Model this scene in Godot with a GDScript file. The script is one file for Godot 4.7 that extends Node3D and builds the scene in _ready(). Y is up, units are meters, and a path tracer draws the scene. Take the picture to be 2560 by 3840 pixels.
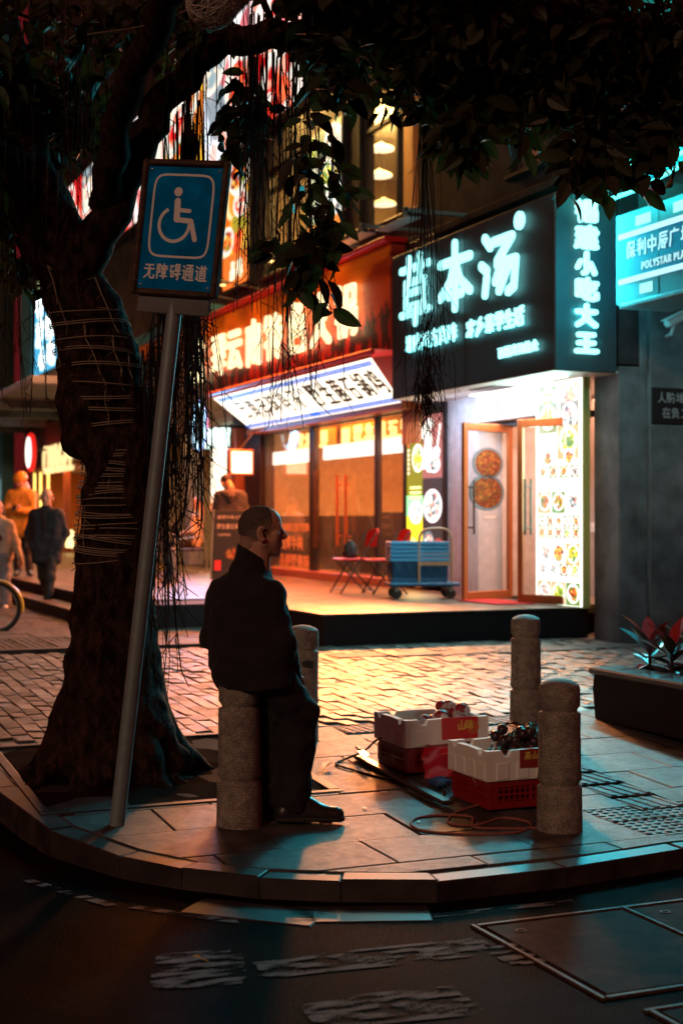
extends Node3D
# A night street corner: x runs along the shop fronts, z out from them, y up, metres.

var rng := RandomNumberGenerator.new()
var M := {}
var used := {}
var YAW := deg_to_rad(67.3)   # how the kerb corner is turned against the shop fronts

# ---------------------------------------------------------------- mesh builder
class MB:
	var v := PackedVector3Array()
	var n := PackedVector3Array()
	var uv := PackedVector2Array()
	var ix := PackedInt32Array()
	var T := Transform3D()

	func pt(p: Vector3, nn: Vector3, u := Vector2()) -> int:
		v.append(T * p)
		n.append((T.basis * nn).normalized())
		uv.append(u)
		return v.size() - 1

	func tri(a: int, b: int, c: int) -> void:
		var g := (v[c] - v[a]).cross(v[b] - v[a])
		if g.dot(n[a] + n[b] + n[c]) < 0.0:
			ix.append_array([a, c, b])
		else:
			ix.append_array([a, b, c])

	func quad(a: Vector3, b: Vector3, c: Vector3, d: Vector3, hint: Vector3, u0 := Vector2(0, 1), u1 := Vector2(1, 0)) -> void:
		var nn := (c - a).cross(b - a)
		if nn.length_squared() < 1e-14:
			nn = (d - a).cross(c - a)
		nn = nn.normalized()
		if nn.dot(hint) < 0.0:
			nn = -nn
		var i := pt(a, nn, Vector2(u0.x, u0.y))
		pt(b, nn, Vector2(u1.x, u0.y))
		pt(c, nn, Vector2(u1.x, u1.y))
		pt(d, nn, Vector2(u0.x, u1.y))
		tri(i, i + 1, i + 2)
		tri(i, i + 2, i + 3)

	func face3(a: Vector3, b: Vector3, c: Vector3, hint: Vector3) -> void:
		var nn := (c - a).cross(b - a).normalized()
		if nn.dot(hint) < 0.0:
			nn = -nn
		var i := pt(a, nn)
		pt(b, nn)
		pt(c, nn)
		tri(i, i + 1, i + 2)

	func box(c: Vector3, s: Vector3, bev := 0.0, B := Basis()) -> void:
		var h := s / 2.0
		bev = minf(bev, minf(h.x, minf(h.y, h.z)) * 0.9)
		for ax in 3:
			var a1 := (ax + 1) % 3
			var a2 := (ax + 2) % 3
			for sg in [-1.0, 1.0]:
				var p: Array[Vector3] = []
				for q in [[-1, -1], [1, -1], [1, 1], [-1, 1]]:
					var w := Vector3()
					w[ax] = sg * h[ax]
					w[a1] = q[0] * (h[a1] - bev)
					w[a2] = q[1] * (h[a2] - bev)
					p.append(c + B * w)
				var hint := Vector3()
				hint[ax] = sg
				quad(p[0], p[1], p[2], p[3], B * hint)
		if bev <= 0.0:
			return
		for ax in 3:
			var a1 := (ax + 1) % 3
			var a2 := (ax + 2) % 3
			for q in [[-1, -1], [1, -1], [1, 1], [-1, 1]]:
				var p: Array[Vector3] = []
				for r in [[-1, 0], [1, 0], [1, 1], [-1, 1]]:
					var w := Vector3()
					w[ax] = r[0] * (h[ax] - bev)
					w[a1] = q[0] * (h[a1] - (bev if r[1] == 0 else 0.0))
					w[a2] = q[1] * (h[a2] - (bev if r[1] == 1 else 0.0))
					p.append(c + B * w)
				var hint := Vector3()
				hint[a1] = q[0]
				hint[a2] = q[1]
				quad(p[0], p[1], p[2], p[3], B * hint)
		for x in [-1, 1]:
			for y in [-1, 1]:
				for z in [-1, 1]:
					var s3 := Vector3(x, y, z)
					face3(c + B * (s3 * (h - Vector3(0, bev, bev))), c + B * (s3 * (h - Vector3(bev, 0, bev))), c + B * (s3 * (h - Vector3(bev, bev, 0))), B * s3)

	func tube(p: PackedVector3Array, r: PackedFloat32Array, sides := 6, caps := true) -> void:
		var up := Vector3(0.13, 0.97, 0.21)
		var first := v.size()
		for i in p.size():
			var d := (p[mini(i + 1, p.size() - 1)] - p[maxi(i - 1, 0)]).normalized()
			var s := up - d * up.dot(d)
			if s.length_squared() < 1e-4:
				s = Vector3(1, 0.1, 0.3) - d * d.x
			s = s.normalized()
			up = s
			var t := d.cross(s)
			for k in sides:
				var a := TAU * k / sides
				var o := s * cos(a) + t * sin(a)
				pt(p[i] + o * r[mini(i, r.size() - 1)], o)
		for i in p.size() - 1:
			for k in sides:
				var a := first + i * sides + k
				var b := first + i * sides + (k + 1) % sides
				tri(a, b, a + sides)
				tri(b, b + sides, a + sides)
		if caps:
			for e in 2:
				var i := 0 if e == 0 else p.size() - 1
				var d := (p[0] - p[1]).normalized() if e == 0 else (p[i] - p[i - 1]).normalized()
				var c := pt(p[i], d)
				for k in sides:
					pt(v[first + i * sides + k] if T == Transform3D() else T.affine_inverse() * v[first + i * sides + k], d)
				for k in sides:
					tri(c, c + 1 + k, c + 1 + (k + 1) % sides)

	func rod(a: Vector3, b: Vector3, r: float, sides := 8, r2 := -1.0) -> void:
		tube(PackedVector3Array([a, b]), PackedFloat32Array([r, r if r2 < 0.0 else r2]), sides)

	func lathe(c: Vector3, prof: Array, seg := 24) -> void:   # prof: [radius, height] from the bottom up
		var first := v.size()
		for i in prof.size():
			var p0: Array = prof[maxi(i - 1, 0)]
			var p1: Array = prof[mini(i + 1, prof.size() - 1)]
			var nr: float = p1[1] - p0[1]
			var ny: float = -(p1[0] - p0[0])
			for k in seg:
				var a := TAU * k / seg
				pt(c + Vector3(cos(a) * prof[i][0], prof[i][1], sin(a) * prof[i][0]), Vector3(cos(a) * nr, ny, sin(a) * nr) + Vector3(0, 1e-5, 0))
		for i in prof.size() - 1:
			for k in seg:
				var a := first + i * seg + k
				var b := first + i * seg + (k + 1) % seg
				tri(a, b, a + seg)
				tri(b, b + seg, a + seg)

	func disc(c: Vector3, ux: Vector3, uy: Vector3, nz: Vector3, seg := 24) -> void:
		var i := pt(c, nz, Vector2(0.5, 0.5))
		for k in seg:
			var a := TAU * k / seg
			pt(c + ux * cos(a) + uy * sin(a), nz, Vector2(0.5 + cos(a) * 0.5, 0.5 - sin(a) * 0.5))
		for k in seg:
			tri(i, i + 1 + k, i + 1 + (k + 1) % seg)

	# a flat outline (convex, or any when made of triangles) in the plane c + ux*x + uy*y, thick along nz
	func plate(poly: PackedVector2Array, c: Vector3, ux: Vector3, uy: Vector3, nz: Vector3, back := true) -> void:
		var nn := nz.normalized()
		var t := Geometry2D.triangulate_polygon(poly)
		var f := v.size()
		for p in poly:
			pt(c + ux * p.x + uy * p.y + nz, nn)
		for i in range(0, t.size(), 3):
			tri(f + t[i], f + t[i + 1], f + t[i + 2])
		if back:
			f = v.size()
			for p in poly:
				pt(c + ux * p.x + uy * p.y, -nn)
			for i in range(0, t.size(), 3):
				tri(f + t[i], f + t[i + 1], f + t[i + 2])
		var cw := Geometry2D.is_polygon_clockwise(poly)
		for i in poly.size():
			var a := poly[i]
			var b := poly[(i + 1) % poly.size()]
			var e := (b - a)
			var o := Vector2(e.y, -e.x) * (-1.0 if cw else 1.0)
			var pa := c + ux * a.x + uy * a.y
			var pb := c + ux * b.x + uy * b.y
			quad(pa, pb, pb + nz, pa + nz, ux * o.x + uy * o.y)

	func add(m: MB) -> void:
		var f := v.size()
		for i in m.v.size():
			pt(m.v[i], m.n[i], m.uv[i])
		for i in m.ix:
			ix.append(i + f)

	func mesh() -> ArrayMesh:
		var a := []
		a.resize(Mesh.ARRAY_MAX)
		a[Mesh.ARRAY_VERTEX] = v
		a[Mesh.ARRAY_NORMAL] = n
		a[Mesh.ARRAY_TEX_UV] = uv
		a[Mesh.ARRAY_INDEX] = ix
		var m := ArrayMesh.new()
		if v.size():
			m.add_surface_from_arrays(Mesh.PRIMITIVE_TRIANGLES, a)
		return m

# ---------------------------------------------------------------- nodes
func numbered(called: String) -> String:
	var k: int = used.get(called, 0)
	used[called] = k + 1
	return called if k == 0 else "%s_%03d" % [called, k]

func tag(o: Node3D, label := "", category := "", group := "", kind := "") -> Node3D:
	if label: o.set_meta("label", label)
	if category: o.set_meta("category", category)
	if group: o.set_meta("group", group)
	if kind: o.set_meta("kind", kind)
	return o

func thing(called: String, label: String, category: String, at := Vector3.ZERO, yaw := 0.0, group := "") -> Node3D:
	var o := Node3D.new()
	o.name = numbered(called)
	add_child(o, true)
	o.position = at
	o.rotation.y = yaw
	tag(o, label, category, group)
	return o

func put(parent: Node, called: String, mesh: Mesh, m: Material, xf := Transform3D()) -> MeshInstance3D:
	var o := MeshInstance3D.new()
	o.name = numbered(called) if parent == self else called
	o.mesh = mesh
	o.material_override = m
	parent.add_child(o, true)
	o.transform = xf
	return o

func ob(parent: Node, called: String, b: MB, m: Material, xf := Transform3D()) -> MeshInstance3D:
	return put(parent, called, b.mesh(), m, xf)

func one(called: String, label: String, category: String, b: MB, m: Material, at := Vector3.ZERO, yaw := 0.0, group := "") -> MeshInstance3D:
	var o := ob(self, called, b, m, Transform3D(Basis(Vector3.UP, yaw), at))
	tag(o, label, category, group)
	return o

func dup(o: Node3D, at: Vector3, yaw: float, label := "", called := "") -> Node3D:
	var r: Node3D = o.duplicate()
	r.name = numbered(called if called else str(o.name).rstrip("0123456789").trim_suffix("_"))
	add_child(r, true)
	r.position = at
	r.rotation.y = yaw
	if label: r.set_meta("label", label)
	return r

func boxm(s: Vector3, bev := 0.0, c := Vector3.ZERO) -> MB:
	var b := MB.new()
	b.box(c, s, bev)
	return b

# ---------------------------------------------------------------- materials
func L(r: float, g: float, b: float) -> Color:
	return Color(r, g, b).linear_to_srgb()

func mat(c: Color, rough := 0.6, metal := 0.0) -> StandardMaterial3D:
	var m := StandardMaterial3D.new()
	m.albedo_color = c
	m.roughness = rough
	m.metallic = metal
	return m

func glow(c: Color, e: float, base := Color(0.7, 0.7, 0.7)) -> StandardMaterial3D:
	var m := mat(base, 0.5)
	m.emission_enabled = true
	m.emission = c
	m.emission_energy_multiplier = e
	return m

func glass(a := 0.08, c := Color(0.9, 0.95, 0.95), rough := 0.02) -> StandardMaterial3D:
	var m := mat(Color(c.r, c.g, c.b, a), rough)
	m.transparency = BaseMaterial3D.TRANSPARENCY_ALPHA
	return m

func noise(freq: float, oct := 4, sd := 1, kind := FastNoiseLite.TYPE_SIMPLEX_SMOOTH) -> FastNoiseLite:
	var f := FastNoiseLite.new()
	f.noise_type = kind
	f.seed = sd
	f.frequency = freq
	f.fractal_octaves = oct
	return f

func field(w: int, h: int, f: FastNoiseLite) -> PackedByteArray:
	return f.get_seamless_image(w, h).get_data()

# grey picture from layers [bytes, weight]; base + sum(weight * (byte/255 - .5)), clamped
func grey_tex(w: int, h: int, base: float, layers: Array, specks := 0.0, speck_v := 0.0) -> ImageTexture:
	var d := PackedByteArray()
	d.resize(w * h)
	for i in w * h:
		var x := base
		for l in layers:
			x += l[1] * (l[0][i] / 255.0 - 0.5)
		if specks > 0.0 and rng.randf() < specks:
			x = lerpf(x, speck_v, rng.randf_range(0.4, 1.0))
		d[i] = clampi(int(x * 255.0), 0, 255)
	var im := Image.create_from_data(w, h, false, Image.FORMAT_L8, d)
	return ImageTexture.create_from_image(im)

# paint worn through in places: alpha is 0 where it has gone
func worn_tex(big: PackedByteArray, fine: PackedByteArray) -> ImageTexture:
	var d := PackedByteArray()
	d.resize(512 * 512 * 4)
	for i in 512 * 512:
		var x := big[i] / 255.0 + 0.35 * (fine[i] / 255.0 - 0.5)
		var g := clampi(int(255.0 * (0.55 + 0.5 * (x - 0.5))), 0, 255)
		d[i * 4] = g
		d[i * 4 + 1] = g
		d[i * 4 + 2] = g
		d[i * 4 + 3] = 255 if x > 0.47 else 0
	return ImageTexture.create_from_image(Image.create_from_data(512, 512, false, Image.FORMAT_RGBA8, d))

func tri_planar(m: StandardMaterial3D, scale: float, world := true) -> StandardMaterial3D:
	m.uv1_triplanar = true
	m.uv1_world_triplanar = world
	m.uv1_scale = Vector3.ONE * scale
	return m

func stained(m: StandardMaterial3D, t: Texture2D, scale: float) -> StandardMaterial3D:
	m.detail_enabled = true
	m.detail_blend_mode = BaseMaterial3D.BLEND_MODE_MUL
	m.detail_albedo = t
	m.detail_uv_layer = BaseMaterial3D.DETAIL_UV_2
	m.uv2_triplanar = true
	m.uv2_world_triplanar = true
	m.uv2_scale = Vector3.ONE * scale
	return m

func make_materials() -> void:
	var a := field(512, 512, noise(0.09, 2, 3))
	var b := field(512, 512, noise(0.012, 5, 5))
	var c := field(512, 512, noise(0.22, 1, 9))
	var d := field(512, 512, noise(0.02, 6, 12))
	var speck := grey_tex(512, 512, 0.70, [[a, 0.9], [c, 1.1]], 0.10, 0.15)
	var stain := grey_tex(512, 512, 0.80, [[b, 0.55], [d, 0.40]])
	var rough := grey_tex(512, 512, 0.56, [[b, 0.18], [a, 0.45], [c, 0.3]])
	var bump := grey_tex(512, 512, 0.5, [[a, 0.6], [c, 0.7]])
	var soft := grey_tex(512, 512, 0.86, [[b, 0.35], [d, 0.25]])
	var faint := grey_tex(512, 512, 0.93, [[b, 0.10], [d, 0.08]])
	M.speck = speck
	M.stain = stain
	M.bump = bump
	M.soft = soft
	# stone of pavers, bollards, kerbs: three tones each
	M.paver = []
	for k in 4:
		var m := mat(L([0.25, 0.21, 0.29, 0.23][k], [0.235, 0.20, 0.275, 0.215][k], [0.215, 0.185, 0.25, 0.20][k]), 0.5)
		m.albedo_texture = speck
		m.roughness_texture = rough
		m.roughness = 1.0
		m.heightmap_enabled = true
		m.heightmap_texture = bump
		m.heightmap_scale = 0.35
		stained(tri_planar(m, 2.2), stain, 0.33 + 0.05 * k)
		M.paver.append(m)
	M.bollard = mat(L(0.72, 0.66, 0.54), 0.75)
	M.bollard.albedo_texture = speck
	stained(tri_planar(M.bollard, 2.2), soft, 2.0)
	M.kerb = mat(L(0.10, 0.08, 0.075), 0.55)
	M.kerb.albedo_texture = speck
	stained(tri_planar(M.kerb, 2.5), stain, 0.6)
	M.brick = []
	for k in 5:
		var m := mat(L([0.24, 0.29, 0.19, 0.26, 0.33][k], [0.205, 0.25, 0.16, 0.225, 0.285][k], [0.17, 0.21, 0.135, 0.19, 0.24][k]), [0.42, 0.36, 0.5, 0.4, 0.34][k])
		m.albedo_texture = soft
		m.heightmap_enabled = true
		m.heightmap_texture = bump
		m.heightmap_scale = 0.3
		stained(tri_planar(m, 1.6), stain, 0.5)
		M.brick.append(m)
	M.grout2 = mat(L(0.10, 0.085, 0.07), 0.8)
	M.grout = mat(L(0.085, 0.07, 0.06), 0.9)
	M.asphalt = mat(L(0.075, 0.036, 0.034), 0.6)
	M.asphalt.albedo_texture = grey_tex(512, 512, 0.48, [[a, 1.6], [c, 1.2]], 0.04, 1.0)
	M.asphalt.metallic_specular = 0.07
	M.asphalt.heightmap_enabled = true
	M.asphalt.heightmap_texture = bump
	M.asphalt.heightmap_scale = 4.0
	stained(tri_planar(M.asphalt, 2.0), stain, 0.3)
	M.paint = mat(L(0.50, 0.46, 0.43), 0.8)
	M.paint.metallic_specular = 0.07
	M.paint.albedo_texture = worn_tex(field(512, 512, noise(0.014, 6, 21)), c)
	M.paint.transparency = BaseMaterial3D.TRANSPARENCY_ALPHA_SCISSOR
	M.paint.alpha_scissor_threshold = 0.5
	tri_planar(M.paint, 1.1)
	M.paint.uv1_scale = Vector3(1.7, 1.0, 0.55)
	M.concrete = mat(L(0.07, 0.036, 0.034), 0.7)
	M.concrete.metallic_specular = 0.1
	M.concrete.albedo_texture = soft
	stained(tri_planar(M.concrete, 0.8), stain, 0.7)
	M.soil = mat(L(0.04, 0.025, 0.018), 1.0)
	M.soil.metallic_specular = 0.05
	M.soil.albedo_texture = speck
	tri_planar(M.soil, 3.0)
	# bark: stretched along the trunk
	var bk := grey_tex(256, 256, 0.6, [[field(256, 256, noise(0.03, 5, 31)), 0.9], [field(256, 256, noise(0.15, 2, 33)), 0.5]])
	M.bark = mat(L(0.075, 0.038, 0.03), 0.85)
	M.bark.metallic_specular = 0.2
	M.bark.albedo_texture = bk
	M.bark.heightmap_enabled = true
	M.bark.heightmap_texture = bk
	M.bark.heightmap_scale = 1.5
	tri_planar(M.bark, 1.6)
	M.bark.uv1_scale = Vector3(2.2, 0.9, 2.2)
	M.root = mat(L(0.03, 0.018, 0.014), 0.85)
	M.root.metallic_specular = 0.15
	M.twine = mat(L(0.27, 0.21, 0.15), 0.8)
	M.leaf = mat(L(0.016, 0.018, 0.008), 0.5)
	M.leaf.metallic_specular = 0.3
	M.leaf.backlight_enabled = true
	M.leaf.backlight = L(0.03, 0.04, 0.008)
	M.leaf2 = mat(L(0.028, 0.026, 0.012), 0.5)
	M.leaf2.metallic_specular = 0.3
	M.dead = mat(L(0.25, 0.15, 0.05), 0.7)
	# metal, plastic, paint
	M.steel = mat(L(0.24, 0.33, 0.34), 0.5, 0.25)
	M.steel.albedo_texture = faint
	tri_planar(M.steel, 1.4)
	M.rust = mat(L(0.10, 0.055, 0.035), 0.7, 0.2)
	M.rust.albedo_texture = stain
	tri_planar(M.rust, 2.0)
	M.dark = mat(L(0.022, 0.02, 0.02), 0.45)
	M.black = mat(L(0.012, 0.011, 0.011), 0.5)
	M.rubber = mat(L(0.018, 0.017, 0.016), 0.7)
	M.chrome = mat(L(0.6, 0.6, 0.6), 0.25, 0.9)
	M.signblue = mat(L(0.0, 0.27, 0.72), 0.8)
	M.signblue.metallic_specular = 0.15
	M.signblue.albedo_texture = soft
	tri_planar(M.signblue, 0.9)
	M.signwhite = mat(L(0.8, 0.82, 0.8), 0.5)
	M.wall_dark = mat(L(0.055, 0.042, 0.040), 0.8)
	M.wall_dark.albedo_texture = soft
	stained(tri_planar(M.wall_dark, 0.5), stain, 0.2)
	M.wall_grey = mat(L(0.21, 0.24, 0.24), 0.85)
	M.wall_grey.albedo_texture = soft
	tri_planar(M.wall_grey, 0.25)
	M.wall_light = mat(L(0.62, 0.64, 0.70), 0.6)
	M.wall_light.albedo_texture = faint
	tri_planar(M.wall_light, 0.8)
	M.plaster = mat(L(0.62, 0.50, 0.43), 0.8)
	M.plaster.albedo_texture = faint
	tri_planar(M.plaster, 0.8)
	M.beige = mat(L(0.55, 0.43, 0.28), 0.8)
	M.beige.albedo_texture = faint
	tri_planar(M.beige, 0.8)
	M.wood_orange = mat(L(0.42, 0.14, 0.05), 0.35)
	M.wood_orange.albedo_texture = faint
	tri_planar(M.wood_orange, 1.5)
	M.floor = mat(L(0.46, 0.37, 0.29), 0.4)
	M.floor.albedo_texture = speck
	stained(tri_planar(M.floor, 1.7), stain, 0.3)
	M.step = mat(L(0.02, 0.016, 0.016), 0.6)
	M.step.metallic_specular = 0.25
	M.glass = glass(0.05)
	M.glass_tint = glass(0.3, Color(0.55, 0.5, 0.45))
	M.red = mat(L(0.62, 0.012, 0.012), 0.4)
	M.redcrate = mat(L(0.26, 0.008, 0.008), 0.45)
	M.foam = mat(L(0.80, 0.77, 0.70), 0.75)
	M.blueplastic = mat(L(0.010, 0.085, 0.19), 0.4)
	M.teal = mat(L(0.02, 0.26, 0.26), 0.5)
	M.skin = mat(L(0.50, 0.27, 0.18), 0.5)
	M.skin.subsurf_scatter_enabled = true
	M.skin.subsurf_scatter_strength = 0.06
	M.hair = mat(L(0.018, 0.015, 0.013), 0.6)
	M.white = mat(L(0.7, 0.7, 0.68), 0.5)

# ---------------------------------------------------------------- lettering: strokes on a 20 x 20 grid, a..u, y downwards
var GL := {
"无": "dcrc bhth kckhiobt lhlrnttttp", "障": "bbbt bbgbdggkcm nanc idtd kdlg qdpg hgug kikn kiqiqnkn klql hqtq nnnt",
"碍": "bchc ecbj djdq djhjhqdq lalg lasasglg ldsd jiti kmum qjqtot mnnp", "通": "bbdd ahdhdobr bqdqgtut hasanc hehq hesesqqq hisi hmsm nenq",
"道": "bbdd ahdhdobr bqdqgtut kald qapd gdtd ndmg igiq igrgrqiq ijrj imrm", "草": "bdtd gagf nanf eheo ehqhqoeo ekqk bqtq kokt",
"本": "bftf kakt kfhlbp kfnltp gpop", "汤": "cafd aidk dmcr hcrcjijjtjsrps miio qjkr", "福": "cbdd bgggbl eiet fjhl jbtb lelh lesesh lhsh kkks kktktsks koto okos",
"建": "icscsiii gfuf ilsl goto nanq bcfcbifidpat bodrhtut", "小": "kakrjtht eibo okst", "吃": "bcbp bcgcgpbp lajg keue kisiirksrtusuo",
"大": "bgtg kakgiobt kgmott", "王": "cdrd clrl atut kdkt", "特": "cbbf bghg fbft bnil kdtd obog ihuh jlul rjrtps mnnp", "云": "dcrc bhth jhdrrq omts",
"南": "bdsd kakg cgct cgsgstqt hijk nimk glol fpqp klks", "色": "haeg hbobmf dgdqftstsq dgrgrmdm kgkm", "火": "kakjhpbt kjnptt ffgj qeoj",
"锅": "dabf cfhf bjhj bnin enetgr kbkh kbsbshkh jkjt jktktsrt nhnnlq nnqq", "滇": "bbdd agci arek hdtd oaod jgjo jgrgrojo jjrj jmrm gpup krht qrtt",
"臻": "bbib ebcggg bljl fhfq aqjq kbtb keue jhuh obil phtl llrl jpup olot", "野": "bbbi bbhbhibi behe ebet bmhm asit kbsbpe mdpf jgtgrk oiosms",
"生": "fbbi egsg emrm atut kakt", "菌": "bctc gage nane cgct cgsgstct fkpk kikr kkfp kkpp", "石": "bcsc jcbl glgt glqlqtgt", "鸡": "bdhdbq cgip nalc lclj lcrcrgpg ljtjtspt jnrn",
"保": "eabi cgct hbhi hbrbrihi nint gmtm nmgs nmts", "利": "iacc bgkg gcgt gibn gikl ndnn tbttrt", "中": "bfbn bfsfsnbn kakt", "辰": "dbtb dbdkat hfrf ejtj hjhsks kjott slop",
"广": "kakc cdtd cdckat", "场": "bghg ebep apin jdrdjjtjrsps ojip rjlr", "人": "kakgiobt khmntt", "防": "bbbt bbgbdggkcm nanc hete ieht mkskrtpt mkht",
"地": "bghg ebep apin jisgsmqm oaop ldlrnstsuo", "下": "bctc kckt lgql", "在": "bdtd jaejam ejet ilsl ohos gsus", "负": "gabh fcoclg eheq ehqhqo kjjoct lpst",
"二": "ddrd brtr", "层": "cbsbsgcg cbckat ikrk gouo nolsrs", "高": "kakc bctc fefh fepephfh bkbt bkskst fnfr fnonorfr", "原": "cbtb cbclat lcjd hdhk hdrdrkhk hgrg nknt kmhq qmtq",
"牛": "gbcg dgrg bmtm kakt", "肉": "cdct cdrdrtpt kaijem klfp khpl knrq", "品": "gbgh gbobohgh bkbs bkikisbs lkls lkskslss", "鲜": "eaae cdgd bfbm bfjfjmbm bjjj fffm aqjq maoc tarc keue lith jlul oeot",
"美": "gahc nalc bdtd dgrg bjtj kdkj bmtm kjhpbt kmnqtt", "味": "bcbp bcgcgpbp jdtd hiui oaot oijp oiup", "营": "bctc gage nane bgbi bgtgti gigl gioiolgl fnfs fnpnpsfs",
"业": "gbgs nbns atus cgel rgpl", "时": "bbbp bbhbhpbp bihi jgug rbrtos knmq", "间": "cbdc bdbt ebtbttrt gggp ggngnpgp gknk", "国": "bbbt bbsbstbt fepe gjoj fopo keko mlnm",
"百": "bctc kcig ehet ehqhqtet enqn", "企": "kabj katj kjks koqo flfs bsts", "佳": "eabi cgct iese nanj hjtj mjmj htut inuo nknt", "家": "kakc bdbf bdtdtf fgpg kgci ijlokths jmbp lmas kkpn",
"乡": "maegohdn ojatbu rjbt", "菜": "bctc gage nane ogdh ejfl kikl qink bmtm kjkt kncs knss", "学": "eagd kald qaod bebh beteth hipimm bmtm kmktis", "活": "bbdd agci arek tahc gftf naml hlrl hlhthtrt rlrt",
"方": "kakc bdtd iegmbt ijqjqsmt", "风": "cbcmat cbqbqqutup fenp nefp", "山": "kakr cicr crsr sisr", "茶": "bctc gage nane keak ketk emom kiks hogr nopr", "面": "bctc kcjf cfsf cfct sfst ctst hfht nfnt hjnj hono", "馆": "eabe bejejh dfdsgq oaoc jdtd jdjf tdtf lglt lgqgqklk lnqnqtlt", "精": "bbdf jbhf ahkh fbft fjbo fjkn lctc lftf kiui papi mlmt mlslst moso mqsq",
"湘": "bbdd agci arek gfnf jbjt jhgn jhmm ocot octcttot ohth onto",
}

func strokes(ch: String) -> Array:
	var r := []
	for s in str(GL.get(ch, "bdsd bjsj bpsp ebet pbpt")).split(" ", false):
		var p := PackedVector2Array()
		for i in range(0, s.length() - 1, 2):
			p.append(Vector2(clampf(s.unicode_at(i) - 97, 0, 20) / 20.0, 1.0 - clampf(s.unicode_at(i + 1) - 97, 0, 20) / 20.0))
		r.append(p)
	return r

# one written character: rounded bars of width 2*r standing on the plane o + ux*x + uy*y, thick along nz
func glyph(b: MB, ch: String, o: Vector3, ux: Vector3, uy: Vector3, nz: Vector3, w: float, h: float, r: float, caps := 5) -> void:
	var k := 0
	for p in strokes(ch):
		for i in p.size() - 1:
			var a := Vector2(p[i].x * w, p[i].y * h)
			var c := Vector2(p[i + 1].x * w, p[i + 1].y * h)
			var d := (c - a).normalized() if a.distance_to(c) > 1e-5 else Vector2.RIGHT
			var q := PackedVector2Array()
			var a0 := d.angle()
			for j in caps + 1:
				q.append(c + Vector2.from_angle(a0 - PI / 2 + PI * j / caps) * r)
			for j in caps + 1:
				q.append(a + Vector2.from_angle(a0 + PI / 2 + PI * j / caps) * r)
			b.plate(q, o, ux, uy, nz * (1.0 + 0.006 * (k % 11)), false)
			k += 1

func line(b: MB, text: String, o: Vector3, ux: Vector3, uy: Vector3, nz: Vector3, w: float, h: float, pitch: float, r: float, caps := 3) -> void:
	for i in text.length():
		if text[i] != " ":
			glyph(b, text[i], o + ux * (pitch * i), ux, uy, nz, w, h, r, caps)

func latin(parent: Node, called: String, text: String, at: Vector3, size: float, depth: float, m: Material, yaw := 0.0, bold := true) -> MeshInstance3D:
	var f := SystemFont.new()
	f.font_names = PackedStringArray(["Droid Sans"])
	f.font_weight = 700 if bold else 400
	var t := TextMesh.new()
	t.font = f
	t.text = text
	t.font_size = 64
	t.pixel_size = size / 64.0
	t.depth = depth
	t.curve_step = 2.0
	return put(parent, called, t, m, Transform3D(Basis(Vector3.UP, yaw), at))

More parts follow.
